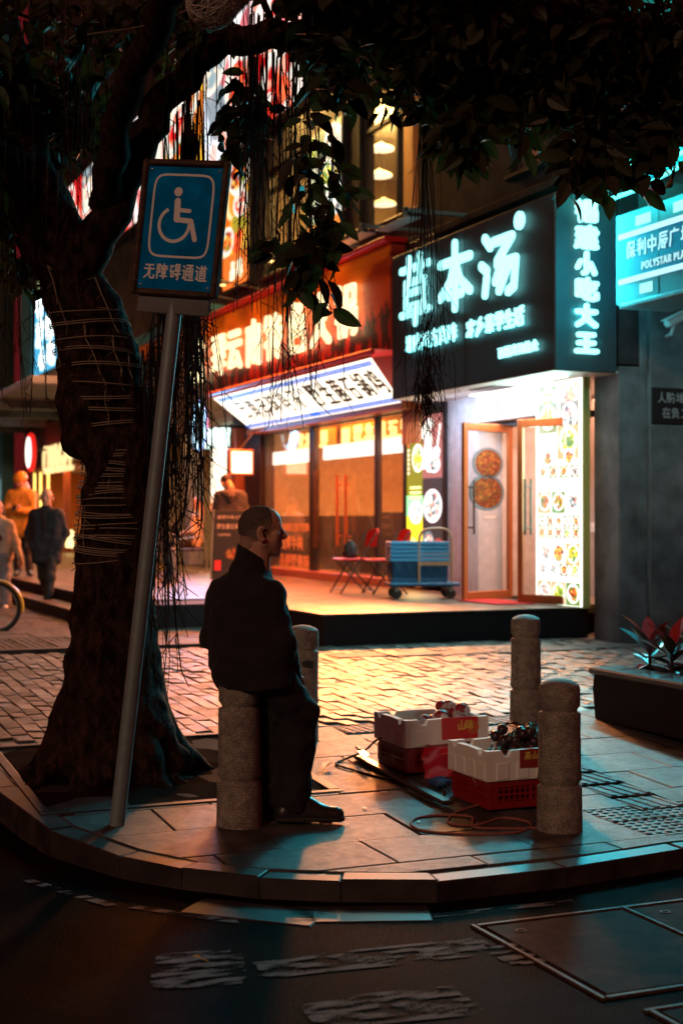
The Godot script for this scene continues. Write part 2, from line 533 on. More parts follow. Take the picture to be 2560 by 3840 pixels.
# ---------------------------------------------------------------- bodies: bones with radii, joined by a smooth minimum, meshed as surface nets
# bone: [a, b, ra, rb]; ellipsoid: [centre, radii]; a fifth / third value "cut" takes the shape away
func nets(out: MB, bones: Array, cell: float, k: float, xf := Transform3D(), bump: FastNoiseLite = null, amp := 0.0, cuts: Array = []) -> void:
	var lo := Vector3.ONE * 1e9
	var hi := -lo
	for b in bones:
		var e: Vector3 = b[1] if b.size() < 4 else Vector3.ONE * maxf(b[2], b[3])
		lo = lo.min(b[0] - e)
		hi = hi.max(b[0] + e)
		if b.size() >= 4:
			lo = lo.min(b[1] - e)
			hi = hi.max(b[1] + e)
	lo -= Vector3.ONE * (cell * 3 + amp)
	hi += Vector3.ONE * (cell * 3 + amp)
	var nx := int((hi.x - lo.x) / cell) + 2
	var ny := int((hi.y - lo.y) / cell) + 2
	var nz := int((hi.z - lo.z) / cell) + 2
	var f := PackedFloat32Array()
	f.resize(nx * ny * nz)
	f.fill(9.0)
	var sy := nx
	var sz := nx * ny
	var mg := k + cell * 2.5 + amp
	for b in bones:
		var ell: bool = b.size() < 4
		var cut: bool = b.size() == 3 or b.size() == 5
		var pa: Vector3 = b[0]
		var pb: Vector3 = b[1]
		var ra := 0.0
		var rb := 0.0
		var l0: Vector3
		var h0: Vector3
		if ell:
			l0 = pa - pb
			h0 = pa + pb
		else:
			ra = b[2]
			rb = b[3]
			l0 = pa.min(pb) - Vector3.ONE * maxf(ra, rb)
			h0 = pa.max(pb) + Vector3.ONE * maxf(ra, rb)
		l0 = ((l0 - lo - Vector3.ONE * mg) / cell).floor()
		h0 = ((h0 - lo + Vector3.ONE * mg) / cell).ceil()
		var ab := pb - pa
		var il := 1.0 / maxf(ab.length_squared(), 1e-9)
		var mn := minf(pb.x, minf(pb.y, pb.z))
		for z in range(maxi(int(l0.z), 0), mini(int(h0.z), nz - 1) + 1):
			for y in range(maxi(int(l0.y), 0), mini(int(h0.y), ny - 1) + 1):
				var q := z * sz + y * sy
				for x in range(maxi(int(l0.x), 0), mini(int(h0.x), nx - 1) + 1):
					var p := lo + Vector3(x, y, z) * cell
					var d: float
					if ell:
						d = (((p - pa) / pb).length() - 1.0) * mn
					else:
						var t := clampf((p - pa).dot(ab) * il, 0.0, 1.0)
						d = p.distance_to(pa + ab * t) - lerpf(ra, rb, t)
					var o := f[q + x]
					if cut:
						var h := maxf(k * 0.5 - absf(o + d), 0.0)
						f[q + x] = maxf(o, -d) + (h * h / (k * 2.0) if k > 0 else 0.0)
					else:
						var h := maxf(k - absf(o - d), 0.0)
						f[q + x] = minf(o, d) - (h * h * 0.25 / k if k > 0 else 0.0)
	var near := cell * 2.0 + amp
	if bump or cuts.size():
		for i in f.size():
			if f[i] < near:
				var p := lo + Vector3(i % nx, (i / nx) % ny, i / sz) * cell
				if bump and f[i] > -near:
					f[i] += bump.get_noise_3dv(p) * amp
				for c in cuts:
					f[i] = maxf(f[i], c.distance_to(p))
	var at := PackedInt32Array()
	at.resize(f.size())
	at.fill(-1)
	var off := [0, 1, sy, sy + 1, sz, sz + 1, sz + sy, sz + sy + 1]
	var ed := [[0, 1], [2, 3], [4, 5], [6, 7], [0, 2], [1, 3], [4, 6], [5, 7], [0, 4], [1, 5], [2, 6], [3, 7]]
	var cells := PackedInt32Array()
	for z in nz - 1:
		for y in ny - 1:
			var q := z * sz + y * sy
			for x in nx - 1:
				var i := q + x
				if absf(f[i]) > near + cell:
					continue
				var m := 0
				for c in 8:
					if f[i + off[c]] < 0.0:
						m |= 1 << c
				if m == 0 or m == 255:
					continue
				var s := Vector3()
				var cnt := 0
				for e in ed:
					var a: int = e[0]
					var c: int = e[1]
					if ((m >> a) & 1) != ((m >> c) & 1):
						var fa := f[i + off[a]]
						var fc := f[i + off[c]]
						var t := fa / (fa - fc)
						s += Vector3(a & 1, (a >> 1) & 1, a >> 2).lerp(Vector3(c & 1, (c >> 1) & 1, c >> 2), t)
						cnt += 1
				s /= cnt
				var g := Vector3(
					f[i + 1] + f[i + 1 + sy] + f[i + 1 + sz] + f[i + 1 + sy + sz] - f[i] - f[i + sy] - f[i + sz] - f[i + sy + sz],
					f[i + sy] + f[i + sy + 1] + f[i + sy + sz] + f[i + sy + sz + 1] - f[i] - f[i + 1] - f[i + sz] - f[i + sz + 1],
					f[i + sz] + f[i + sz + 1] + f[i + sz + sy] + f[i + sz + sy + 1] - f[i] - f[i + 1] - f[i + sy] - f[i + sy + 1])
				at[i] = out.pt(xf * (lo + (Vector3(x, y, z) + s) * cell), xf.basis * (g if g.length_squared() > 1e-12 else Vector3.UP))
				cells.append(i)
	for i in cells:
		# the three edges that leave this cell's first corner
		if i < sz + sy + 1:
			continue
		var s0 := f[i] < 0.0
		for ax in 3:
			var d: int = [1, sy, sz][ax]
			if s0 == (f[i + d] < 0.0):
				continue
			var u: int = [sy, sz, 1][ax]
			var w: int = [sz, 1, sy][ax]
			var a := at[i]
			var b := at[i - u]
			var c := at[i - u - w]
			var e := at[i - w]
			if a < 0 or b < 0 or c < 0 or e < 0:
				continue
			out.tri(a, b, c)
			out.tri(a, c, e)

func hand(bones: Array, w: Vector3, dir: Vector3, palm: Vector3, side: float, curl: float, s := 1.0) -> void:
	# w wrist, dir along the hand, palm the palm's normal, side +1/-1 where the thumb leaves
	dir = dir.normalized()
	var ac := dir.cross(palm).normalized() * side
	palm = ac.cross(dir).normalized() * side
	bones.append([w, w + dir * 0.045 * s, 0.024 * s, 0.026 * s])
	for i in 4:
		var o: float = (1.5 - i) * 0.0205 * s
		var k := w + dir * (0.092 - absf(i - 1.2) * 0.004) * s + ac * o
		bones.append([w + dir * 0.03 * s + ac * o * 0.7, k, 0.014 * s, 0.0115 * s])
		var p := k
		var d := dir
		var ln: float = [0.040, 0.045, 0.042, 0.033][i] * s
		for j in 3:
			d = d.rotated(ac * side, curl * (0.6 if j == 0 else 1.0)).normalized()
			if d.dot(palm) < -0.3:
				d = d.rotated(ac, 0)
			var e := p + d * ln
			bones.append([p, e, (0.0095 - j * 0.0009) * s, (0.0088 - j * 0.0009) * s])
			p = e
			ln *= 0.68
	var t0 := w + dir * 0.025 * s + ac * 0.022 * s
	var t1 := t0 + (dir * 0.7 + ac * 0.8 + palm * 0.25).normalized() * 0.038 * s
	var t2 := t1 + (dir * 0.95 + ac * 0.25 + palm * 0.3).normalized() * 0.032 * s
	bones.append([t0, t1, 0.014 * s, 0.0115 * s])
	bones.append([t1, t2, 0.0108 * s, 0.009 * s])
	bones.append([t2, t2 + (dir + palm * 0.3).normalized() * 0.022 * s, 0.009 * s, 0.0078 * s])

# a head, face towards +z, chin at about -0.115, crown at about 0.125
func head_bones(lean := 0.0) -> Array:
	var r := [
		[Vector3(0, 0.032, -0.012), Vector3(0.077, 0.094, 0.098)], [Vector3(0, 0.045, 0.030), Vector3(0.066, 0.070, 0.066)],
		[Vector3(0, -0.035, 0.028), Vector3(0.060, 0.075, 0.064)], [Vector3(0, -0.088, 0.056), Vector3(0.030, 0.025, 0.028)],
		[Vector3(-0.050, -0.050, 0.005), Vector3(0, -0.098, 0.058), 0.022, 0.016], [Vector3(0.050, -0.050, 0.005), Vector3(0, -0.098, 0.058), 0.022, 0.016],
		[Vector3(-0.036, 0.030, 0.076), Vector3(0.036, 0.030, 0.076), 0.0135, 0.0135],
		[Vector3(0, 0.014, 0.088), Vector3(0, -0.024, 0.108), 0.0085, 0.0125],
		[Vector3(-0.013, -0.029, 0.096), Vector3(0.013, -0.029, 0.096), 0.0085, 0.0085],
		[Vector3(-0.043, -0.012, 0.060), Vector3(-0.040, -0.030, 0.058), 0.022, 0.020], [Vector3(0.043, -0.012, 0.060), Vector3(0.040, -0.030, 0.058), 0.022, 0.020],
		[Vector3(-0.018, -0.056, 0.084), Vector3(0.018, -0.056, 0.084), 0.0075, 0.0075], [Vector3(-0.015, -0.066, 0.083), Vector3(0.015, -0.066, 0.083), 0.008, 0.008],
		[Vector3(-0.033, 0.011, 0.094), Vector3(0.014, 0.009, 0.012), 1], [Vector3(0.033, 0.011, 0.094), Vector3(0.014, 0.009, 0.012), 1],
		[Vector3(-0.032, 0.010, 0.075), Vector3(0.012, 0.010, 0.012)], [Vector3(0.032, 0.010, 0.075), Vector3(0.012, 0.010, 0.012)],
		[Vector3(0, -0.060, -0.020), Vector3(0, -0.175, -0.045 - lean), 0.056, 0.062],
		[Vector3(0, -0.02, -0.055), Vector3(0, -0.16, -0.065 - lean), 0.048, 0.058],
	]
	for s in [-1.0, 1.0]:   # ears: a rim round a hollow
		var c := Vector3(0.078 * s, -0.004, -0.010)
		var prev := Vector3()
		for i in 8:
			var a := -2.1 + i * 0.62
			var p := c + Vector3(0.010 * s, sin(a) * 0.031, -cos(a) * 0.019 + 0.004)
			if i > 0:
				r.append([prev, p, 0.0055, 0.0055])
			prev = p
		r.append([c + Vector3(0.003 * s, -0.02, 0.004), c + Vector3(0.004 * s, 0.012, -0.002), 0.008, 0.010])
	return r

func mixv(a: Vector3, b: Vector3, t: float) -> Vector3:
	return a.lerp(b, t)

# J: joints (x to the picture's right, z towards the camera); S: clothes and looks
func figure(label: String, at: Vector3, yaw: float, J: Dictionary, S: Dictionary) -> Node3D:
	var cell: float = S.get("cell", 0.02)
	var body := MB.new()
	var nk: Vector3 = J.neck
	var hd: Vector3 = J.head
	var core := [[mixv(J.hipL, J.hipR, 0.5), nk - Vector3(0, 0.1, 0), 0.09, 0.085], [J.shL, J.shR, 0.05, 0.05], [nk - Vector3(0, 0.1, 0), nk, 0.06, 0.055]]
	for s in ["L", "R"]:
		core.append([J["sh" + s], J["el" + s], 0.045, 0.036])
		core.append([J["el" + s], J["ha" + s], 0.036, 0.026])
		core.append([J["hip" + s], J["kn" + s], 0.075, 0.05])
		core.append([J["kn" + s], J["an" + s], 0.048, 0.036])
		core.append([J["an" + s], mixv(J["an" + s], J["toe" + s], 0.8) - Vector3(0, 0.03, 0), 0.035, 0.028])
	nets(body, core, maxf(cell, 0.018), 0.04)
	var B := Basis.from_euler(Vector3(J.get("pitch", 0.0), J.get("face", 0.0), J.get("roll", 0.0)))
	var hx := Transform3D(B * S.get("head", 1.0), hd)
	nets(body, head_bones(S.get("lean", 0.0)), S.get("hcell", 0.006), 0.012, hx)
	for s in ["L", "R"]:
		if S.has("hand" + s):
			var hb := []
			var h: Array = S["hand" + s]
			hand(hb, J["ha" + s], h[0], h[1], h[2], h[3])
			nets(body, hb, S.get("fcell", 0.006), 0.006)
	var root := one("person", label, "person", body, S.get("skin", M.skin), at, yaw)
	var crease := noise(S.get("crease_f", 9.0), 2, S.get("seed", 7))
	# jacket: the trunk as bars from hip to shoulder, then sleeves
	var jk := []
	var hem: float = S.get("hem", 0.0)
	for i in 4:
		var t := i / 3.0
		var lo := mixv(J.hipL, J.hipR, t * 1.24 - 0.12) - Vector3(0, hem, 0)
		var hi := mixv(J.shL, J.shR, 0.16 + t * 0.68) - Vector3(0, 0.03, 0)
		jk.append([lo, hi, S.get("waist", 0.105), S.get("chest", 0.10)])
	jk.append([mixv(J.shL, nk, 0.1), nk - Vector3(0, 0.035, 0), 0.06, 0.062])
	jk.append([mixv(J.shR, nk, 0.1), nk - Vector3(0, 0.035, 0), 0.06, 0.062])
	jk.append([nk - Vector3(0, 0.07, 0), nk + (hd - nk) * S.get("collar", 0.12), 0.08, 0.074])
	for s in ["L", "R"]:
		jk.append([J["sh" + s], J["el" + s], S.get("arm", 0.07), S.get("arm", 0.07) * 0.86])
		jk.append([J["el" + s], mixv(J["el" + s], J["ha" + s], S.get("cuff", 0.95)), S.get("arm", 0.07) * 0.86, S.get("arm", 0.07) * 0.66])
	var extra: Array = S.get("extra", [])
	jk.append_array(extra)
	var jb := MB.new()
	nets(jb, jk, cell, 0.045, Transform3D(), crease, S.get("crease", 0.012), S.get("jcuts", []))
	ob(root, S.get("top_name", "jacket"), jb, S.top)
	var tr := []
	var leg: float = S.get("leg", 0.088)
	tr.append([J.hipL, J.hipR, leg * 1.25, leg * 1.25])
	for s in ["L", "R"]:
		tr.append([J["hip" + s], J["kn" + s], leg * 1.12, leg * 0.9])
		tr.append([J["kn" + s], J["an" + s], leg * 0.9, leg * S.get("ankle", 0.8)])
	var tb := MB.new()
	nets(tb, tr, cell, 0.04, Transform3D(), crease, S.get("crease", 0.012), S.get("tcuts", []))
	ob(root, "trousers", tb, S.bottom)
	for s in ["L", "R"]:
		var sb := []
		var an: Vector3 = J["an" + s]
		var toe: Vector3 = J["toe" + s]
		var fl := Vector3(toe.x - an.x, 0, toe.z - an.z).normalized()
		var sole := toe.y
		var heel := Vector3(an.x, sole, an.z) - fl * 0.05
		var k: float = S.get("shoe_s", 1.0)
		sb.append([heel + Vector3(0, 0.038, 0), Vector3(toe.x, sole + 0.032, toe.z), 0.04 * k, 0.034 * k])
		sb.append([heel + Vector3(0, 0.05, 0), an + Vector3(0, -0.01, 0), 0.042 * k, 0.046 * k])
		sb.append([an, Vector3(toe.x, sole + 0.036, toe.z) - fl * 0.07, 0.044 * k, 0.036 * k])
		var so := MB.new()
		nets(so, sb, minf(cell, 0.010), 0.02, Transform3D(), null, 0.0, [Plane(Vector3.DOWN, -(sole + 0.012))])
		var sh := ob(root, "shoe", so, S.get("shoe", M.black))
		var sl := MB.new()
		nets(sl, [[heel + Vector3(0, 0.016, 0), Vector3(toe.x, sole + 0.016, toe.z), 0.043 * k, 0.038 * k]], 0.010, 0.01, Transform3D(), null, 0.0, [Plane(Vector3.UP, sole + 0.026), Plane(Vector3.DOWN, -sole)])
		ob(sh, "sole", sl, S.get("sole", M.rubber))
	if S.has("hair"):
		var hr := MB.new()
		var grow: float = S.get("hair_grow", 0.008)
		var g := Vector3.ONE * grow
		nets(hr, [[Vector3(0, 0.032, -0.012), Vector3(0.077, 0.094, 0.098) + g], [Vector3(0, 0.045, 0.030), Vector3(0.066, 0.070, 0.066) + g]], S.get("hcell", 0.006), 0.012, hx, noise(60.0, 2, 4), S.get("hair_rough", 0.003), S.hair)
		ob(root, "hair", hr, S.get("hair_mat", M.hair))
	return root

# ---------------------------------------------------------------- light
func area(parent: Node, at: Vector3, look: Vector3, size: Vector2, c: Color, e: float) -> void:
	var a := AreaLight3D.new()
	a.name = "lamp_light"
	a.area_size = size
	a.light_color = c
	a.light_energy = e
	a.area_attenuation = 2.0
	a.area_range = 40.0
	a.shadow_enabled = true
	parent.add_child(a, true)
	a.look_at_from_position(at, at + look, Vector3.UP if absf(look.normalized().y) < 0.95 else Vector3.RIGHT)

func spot(parent: Node, at: Vector3, to: Vector3, angle: float, c: Color, e: float, size := 0.25) -> void:
	var s := SpotLight3D.new()
	s.name = "lamp_light"
	s.light_color = c
	s.light_energy = e
	s.spot_angle = angle
	s.spot_angle_attenuation = 1.0
	s.spot_range = 40.0
	s.spot_attenuation = 2.0
	s.light_size = size
	s.shadow_enabled = true
	parent.add_child(s, true)
	s.look_at_from_position(at, to, Vector3.UP)

func _ready() -> void:
	rng.seed = 11
	var cam := Camera3D.new()
	cam.name = "camera"
	add_child(cam)
	cam.position = Vector3(12.796, 1.58, 8.539)
	cam.rotation = Vector3(deg_to_rad(0.25), YAW, 0)
	cam.far = 300.0
	var ca := CameraAttributesPhysical.new()
	ca.frustum_focal_length = 33.33
	ca.frustum_focus_distance = 7.3
	ca.frustum_far = 300.0
	ca.exposure_aperture = 1.5
	cam.attributes = ca
	cam.fov = 39.6
	cam.current = true
	var we := WorldEnvironment.new()
	var env := Environment.new()
	env.background_mode = Environment.BG_SKY
	var sk := ProceduralSkyMaterial.new()
	sk.sky_top_color = Color(0.30, 0.05, 0.065)
	sk.sky_horizon_color = Color(0.33, 0.07, 0.075)
	sk.ground_bottom_color = Color(0.1, 0.02, 0.02)
	sk.ground_horizon_color = Color(0.2, 0.05, 0.05)
	env.sky = Sky.new()
	env.sky.sky_material = sk
	env.background_energy_multiplier = 1.1
	env.tonemap_mode = Environment.TONE_MAPPER_LINEAR
	env.tonemap_exposure = 1.0
	env.sdfgi_enabled = true
	env.ssao_enabled = true
	env.ssil_enabled = true
	we.environment = env
	we.name = "world"
	add_child(we)
	var sun := DirectionalLight3D.new()
	sun.name = "sky_light"
	sun.light_energy = 0.17
	sun.light_color = Color(1.0, 0.80, 0.66)
	sun.light_angular_distance = 6.0
	sun.shadow_enabled = true
	sun.sky_mode = DirectionalLight3D.SKY_MODE_LIGHT_ONLY
	add_child(sun)
	sun.look_at_from_position(Vector3.ZERO, Vector3(-0.60, -0.42, -0.72))
	make_materials()
	build_ground()
	build_shops()
	build_far_shops()
	build_tree()
	build_corner()
	build_terrace_things()
	build_people()

# ---------------------------------------------------------------- ground
func rise(x: float) -> float:   # the corner climbs gently from the kerb to the lane
	return clampf((6.5 - x) / 2.9, 0.0, 1.0) * 0.14

func lane_y(x: float) -> float:   # the lane climbs towards the shops
	return 0.130 + 0.145 * clampf((3.6 - x) / 4.3, 0.0, 1.0)

func ground_piece(parent: Node, called: String, poly: PackedVector2Array, lift: float, thick: float, m: Material, slope := true) -> MeshInstance3D:
	# poly in x,z; its top follows the ground
	var b := MB.new()
	if Geometry2D.is_polygon_clockwise(poly):
		poly.reverse()
	var inner := Geometry2D.offset_polygon(poly, -0.006)
	var tp: PackedVector2Array = inner[0] if inner.size() == 1 and inner[0].size() == poly.size() else poly
	var t := Geometry2D.triangulate_polygon(tp)
	var f := b.v.size()
	for p in tp:
		b.pt(Vector3(p.x, lift + (rise(p.x) if slope else 0.0), p.y), Vector3.UP)
	for i in range(0, t.size(), 3):
		b.tri(f + t[i], f + t[i + 1], f + t[i + 2])
	# match each outline corner with its nearest inner corner
	for i in poly.size():
		var a := poly[i]
		var c := poly[(i + 1) % poly.size()]
		var a2 := near_pt(tp, a)
		var c2 := near_pt(tp, c)
		var ya := lift + (rise(a.x) if slope else 0.0)
		var yc := lift + (rise(c.x) if slope else 0.0)
		var o := Vector3(c.y - a.y, 0, a.x - c.x)
		var mid := Vector2(a + c) / 2.0
		if Geometry2D.is_point_in_polygon(mid + Vector2(o.x, o.z).normalized() * 0.004, poly):
			o = -o
		b.quad(Vector3(a2.x, lift + (rise(a2.x) if slope else 0.0), a2.y), Vector3(c2.x, lift + (rise(c2.x) if slope else 0.0), c2.y), Vector3(c.x, yc - 0.005, c.y), Vector3(a.x, ya - 0.005, a.y), Vector3.UP + o)
		b.quad(Vector3(a.x, ya - 0.005, a.y), Vector3(c.x, yc - 0.005, c.y), Vector3(c.x, yc - thick, c.y), Vector3(a.x, ya - thick, a.y), o)
	return ob(parent, called, b, m)

func near_pt(a: PackedVector2Array, p: Vector2) -> Vector2:
	var best := a[0]
	for q in a:
		if q.distance_squared_to(p) < best.distance_squared_to(p):
			best = q
	return best

func rect2(x0: float, x1: float, z0: float, z1: float) -> PackedVector2Array:
	return PackedVector2Array([Vector2(x0, z0), Vector2(x1, z0), Vector2(x1, z1), Vector2(x0, z1)])

func sheet(called: String, x0: float, x1: float, z0: float, z1: float, y: float, m: Material) -> MeshInstance3D:
	var b := MB.new()
	b.quad(Vector3(x0, y, z0), Vector3(x1, y, z0), Vector3(x1, y, z1), Vector3(x0, y, z1), Vector3.UP)
	return tag(ob(self, called, b, m), "", "", "", "structure")

func build_ground() -> void:
	sheet("road", -120, 120, -120, 120, -0.10, M.asphalt)
	# the corner's outline: kerb line first
	var edge := PackedVector2Array()
	edge.append(Vector2(7.05, -8.0))
	edge.append(Vector2(7.10, 2.0))
	var arc := [Vector2(7.12, 4.39), Vector2(7.22, 5.10), Vector2(7.22, 5.75), Vector2(7.05, 6.14), Vector2(6.86, 6.45), Vector2(6.58, 6.72), Vector2(6.28, 6.93), Vector2(5.72, 7.15), Vector2(4.76, 7.27), Vector2(3.0, 7.33), Vector2(-1.0, 7.4)]
	for p in arc:
		edge.append(p)
	var inner := PackedVector2Array()
	for i in edge.size():
		var d := (edge[mini(i + 1, edge.size() - 1)] - edge[maxi(i - 1, 0)]).normalized()
		inner.append(edge[i] + Vector2(-d.y, d.x) * 0.13)
	var island := PackedVector2Array([Vector2(3.62, -8.0)])
	for p in inner:
		if p.x > 3.62:
			island.append(p)
	island.append(Vector2(3.62, 7.2))
	# kerb: its stones are parts
	var kerb := thing("kerb", "", "")
	tag(kerb, "", "", "", "structure")
	var k0 := 0
	while k0 < edge.size() - 1:
		var ln := edge[k0].distance_to(edge[k0 + 1])
		var nseg := maxi(1, roundi(ln / 0.85))
		for j in nseg:
			var a := edge[k0].lerp(edge[k0 + 1], float(j) / nseg + 0.006)
			var c := edge[k0].lerp(edge[k0 + 1], float(j + 1) / nseg - 0.006)
			var ai := inner[k0].lerp(inner[k0 + 1], float(j) / nseg + 0.006)
			var ci := inner[k0].lerp(inner[k0 + 1], float(j + 1) / nseg - 0.006)
			if a.y > -7:
				ground_piece(kerb, "kerb_stone", PackedVector2Array([a, c, ci, ai]), -0.002 + rng.randf_range(-0.008, 0.006), 0.16, M.kerb)
		k0 += 1
	# pavement of the corner: bedding and single pavers
	var pv := MB.new()
	for part in [rect2(6.5, 7.4, -8, 8), rect2(3.6, 6.5, -8, 8)]:
		for q in Geometry2D.intersect_polygons(island, part):
			for q2 in Geometry2D.clip_polygons(q, rect2(3.74, 5.38, 5.54, 7.06)):
				var t := Geometry2D.triangulate_polygon(q2)
				var f := pv.v.size()
				for p in q2:
					pv.pt(Vector3(p.x, rise(p.x) - 0.012, p.y), Vector3.UP)
				for i in range(0, t.size(), 3):
					pv.tri(f + t[i], f + t[i + 1], f + t[i + 2])
	# (the bedding dips under the tree pit)
	var pave := ob(self, "pavement", pv, M.grout)
	tag(pave, "", "", "", "structure")
	var pit := rect2(3.70, 5.42, 5.50, 7.10)
	var tact := [rect2(3.66, 3.96, 3.30, 4.80), rect2(3.96, 6.24, 3.80, 4.10), rect2(6.24, 6.84, 3.50, 4.40), rect2(3.96, 7.4, -0.5, -0.2)]
	var bi := rect2(3.62, 3.655, -8, 8)
	var row := 0
	var x := 3.66
	while x < 7.05:
		var w := 0.46
		var z := -7.5 + (0.36 if row % 2 else 0.0) + rng.randf_range(-0.06, 0.06)
		while z < 7.4:
			var ln := 0.74
			var todo := [rect2(x, minf(x + w, 7.06) - 0.006, z, z + ln - 0.006)]
			var next := []
			for cutter in [pit] + tact:
				next = []
				for p in todo:
					for q in Geometry2D.clip_polygons(p, cutter):
						next.append(q)
				todo = next
			for p in todo:
				for q in Geometry2D.intersect_polygons(p, island):
					if q.size() >= 3 and absf(area_of(q)) > 0.006:
						ground_piece(pave, "paver", q, rng.randf_range(-0.003, 0.003), 0.03, M.paver[rng.randi() % 4])
			z += ln
		x += w
		row += 1
	# tactile tiles: bars along the lane strip, studs at its ends
	for c in tact.size():
		var q: PackedVector2Array = tact[c]
		var x0 := q[0].x
		while x0 < q[1].x - 0.05:
			var z0 := q[0].y
			while z0 < q[2].y - 0.05:
				tactile(pave, x0, z0, c == 1 or c == 3, rise(x0 + 0.15))
				z0 += 0.3
			x0 += 0.3
	# tree pit: soil and its stone rim
	var so := MB.new()
	var nn := noise(2.2, 3, 8)
	var n := 16
	for i in n + 1:
		for j in n + 1:
			var px := lerpf(3.72, 5.40, float(i) / n)
			var pz := lerpf(5.52, 7.08, float(j) / n)
			so.pt(Vector3(px, rise(px) - 0.006 + nn.get_noise_2d(px, pz) * 0.05, pz), Vector3(nn.get_noise_2d(pz * 3, px) * 0.4, 1, nn.get_noise_2d(px * 3, pz) * 0.4))
	for i in n:
		for j in n:
			var a := i * (n + 1) + j
			so.tri(a, a + 1, a + n + 1)
			so.tri(a + 1, a + n + 2, a + n + 1)
	tag(ob(self, "soil", so, M.soil), "", "", "", "structure")
	var rim := tag(thing("tree_pit_rim", "", ""), "", "", "", "structure")
	for q in [rect2(3.665, 3.72, 5.45, 7.14), rect2(5.40, 5.455, 5.45, 7.14), rect2(3.725, 5.395, 5.45, 5.52), rect2(3.725, 5.395, 7.08, 7.14)]:
		ground_piece(rim, "rim_stone", q, 0.006, 0.06, M.kerb)
	# gutter slabs in the road under the kerb
	var gut := tag(thing("gutter", "", ""), "", "", "", "structure")
	for q in [[6.90, 7.22, 6.42, 6.66, 0.75], [7.10, 7.42, 5.98, 6.30, 0.35]]:
		var c2 := Vector2((q[0] + q[1]) / 2, (q[2] + q[3]) / 2)
		ground_piece(gut, "gutter_slab", xform2(rect2(-0.12, 0.12, -0.30, 0.30), c2, q[4]), -0.094, 0.03, M.kerb, false)
	# worn white paint
	var marks := tag(thing("road_marking", "", ""), "", "", "", "structure")
	for q in [[7.83, 6.30, 0.22, 0.95, 0.05], [7.70, 6.98, 0.42, 0.34, 0.3], [7.99, 5.62, 0.26, 0.55, 0.0], [7.42, 5.55, 0.05, 0.75, 0.05], [7.30, 6.10, 0.045, 0.5, 0.5], [6.95, 6.85, 0.05, 0.6, 0.85], [6.45, 7.20, 0.055, 0.7, 1.15], [8.35, 6.5, 0.30, 0.6, 0.1], [7.45, 3.6, 0.05, 1.2, 0.0]]:
		var p := PackedVector2Array()
		for k in 26:
			var a := TAU * k / 26.0
			var e := Vector2(signf(cos(a)) * pow(absf(cos(a)), 0.3) * q[2] / 2, signf(sin(a)) * pow(absf(sin(a)), 0.3) * q[3] / 2)
			p.append(e * rng.randf_range(0.93, 1.06))
		var tt := Geometry2D.triangulate_polygon(p)
		if tt.is_empty():
			continue
		var mb := MB.new()
		for e in xform2(p, Vector2(q[0], q[1]), q[4]):
			mb.pt(Vector3(e.x, -0.096, e.y), Vector3.UP)
		for i in range(0, tt.size(), 3):
			mb.tri(tt[i], tt[i + 1], tt[i + 2])
		ob(marks, "paint_patch", mb, M.paint)
	# service cover: framed concrete lids
	var cov := thing("service_cover", "steel edged concrete service cover of three lids set in the dark road", "service cover")
	for k in 3:
		var z1 := 5.76 - 0.70 * k
		var lid := MB.new()
		lid.box(Vector3(8.09, -0.108, z1 - 0.345), Vector3(0.90, 0.03, 0.665), 0.006)
		var lo := ob(cov, "lid", lid, M.concrete)
		for h in [[8.45, -0.55], [7.75, -0.12]]:
			var hl := MB.new()
			hl.lathe(Vector3(h[0], -0.094, z1 + h[1]), [[0.001, 0.0], [0.022, 0.0], [0.024, 0.0035], [0.018, 0.004], [0.015, 0.002]], 12)
			ob(lo, "lifting_eye", hl, M.rust)
	var fr := MB.new()
	for z1 in [5.785, 5.062, 4.362, 3.66]:
		fr.box(Vector3(8.09, -0.100, z1), Vector3(0.98, 0.024, 0.022), 0.004)
	fr.box(Vector3(7.615, -0.101, 4.72), Vector3(0.026, 0.024, 2.1), 0.004)
	fr.box(Vector3(8.565, -0.101, 4.72), Vector3(0.026, 0.024, 2.1), 0.004)
	ob(cov, "frame", fr, M.rust)
	var cov2 := thing("service_cover", "small steel rimmed cover at the road's near edge, beyond the larger cover", "service cover")
	ob(cov2, "lid", boxm(Vector3(0.7, 0.03, 0.8), 0.006, Vector3(9.10, -0.108, 5.28)), M.concrete)
	var fr2 := MB.new()
	fr2.box(Vector3(8.735, -0.100, 5.28), Vector3(0.024, 0.026, 0.9), 0.004)
	fr2.box(Vector3(9.10, -0.101, 5.705), Vector3(0.75, 0.026, 0.024), 0.004)
	ob(cov2, "frame", fr2, M.rust)
	# brick lane
	var lm := MB.new()
	for q in [[-14.0, -0.3], [-0.3, 10.0]]:
		lm.quad(Vector3(-1.0, lane_y(-1.0) - 0.006, q[0]), Vector3(3.62, lane_y(3.62) - 0.006, q[0]), Vector3(3.62, lane_y(3.62) - 0.006, q[1]), Vector3(-1.0, lane_y(-1.0) - 0.006, q[1]), Vector3.UP)
	var lane := ob(self, "brick_lane", lm, M.grout2)
	tag(lane, "", "", "", "structure")
	var shapes: Array[ArrayMesh] = []
	for k in 4:
		var b := MB.new()
		var e := 0.010
		# a worn top: corners at uneven heights, rounded edges
		b.box(Vector3.ZERO, Vector3(0.240, 0.05, 0.114), 0.006)
		for i in b.v.size():
			var p := b.v[i]
			if p.y > 0.0:
				b.v[i].y += sin(p.x * 11.0 + k) * 0.004 + sin(p.z * 23.0 + k * 2.0) * 0.0025
				b.n[i] = (b.n[i] + Vector3(-cos(p.x * 11.0 + k) * 0.05, 0, -cos(p.z * 23.0 + k * 2.0) * 0.06)).normalized()
		shapes.append(b.mesh())
	var all := []
	var zc := -7.0
	var r2 := 0
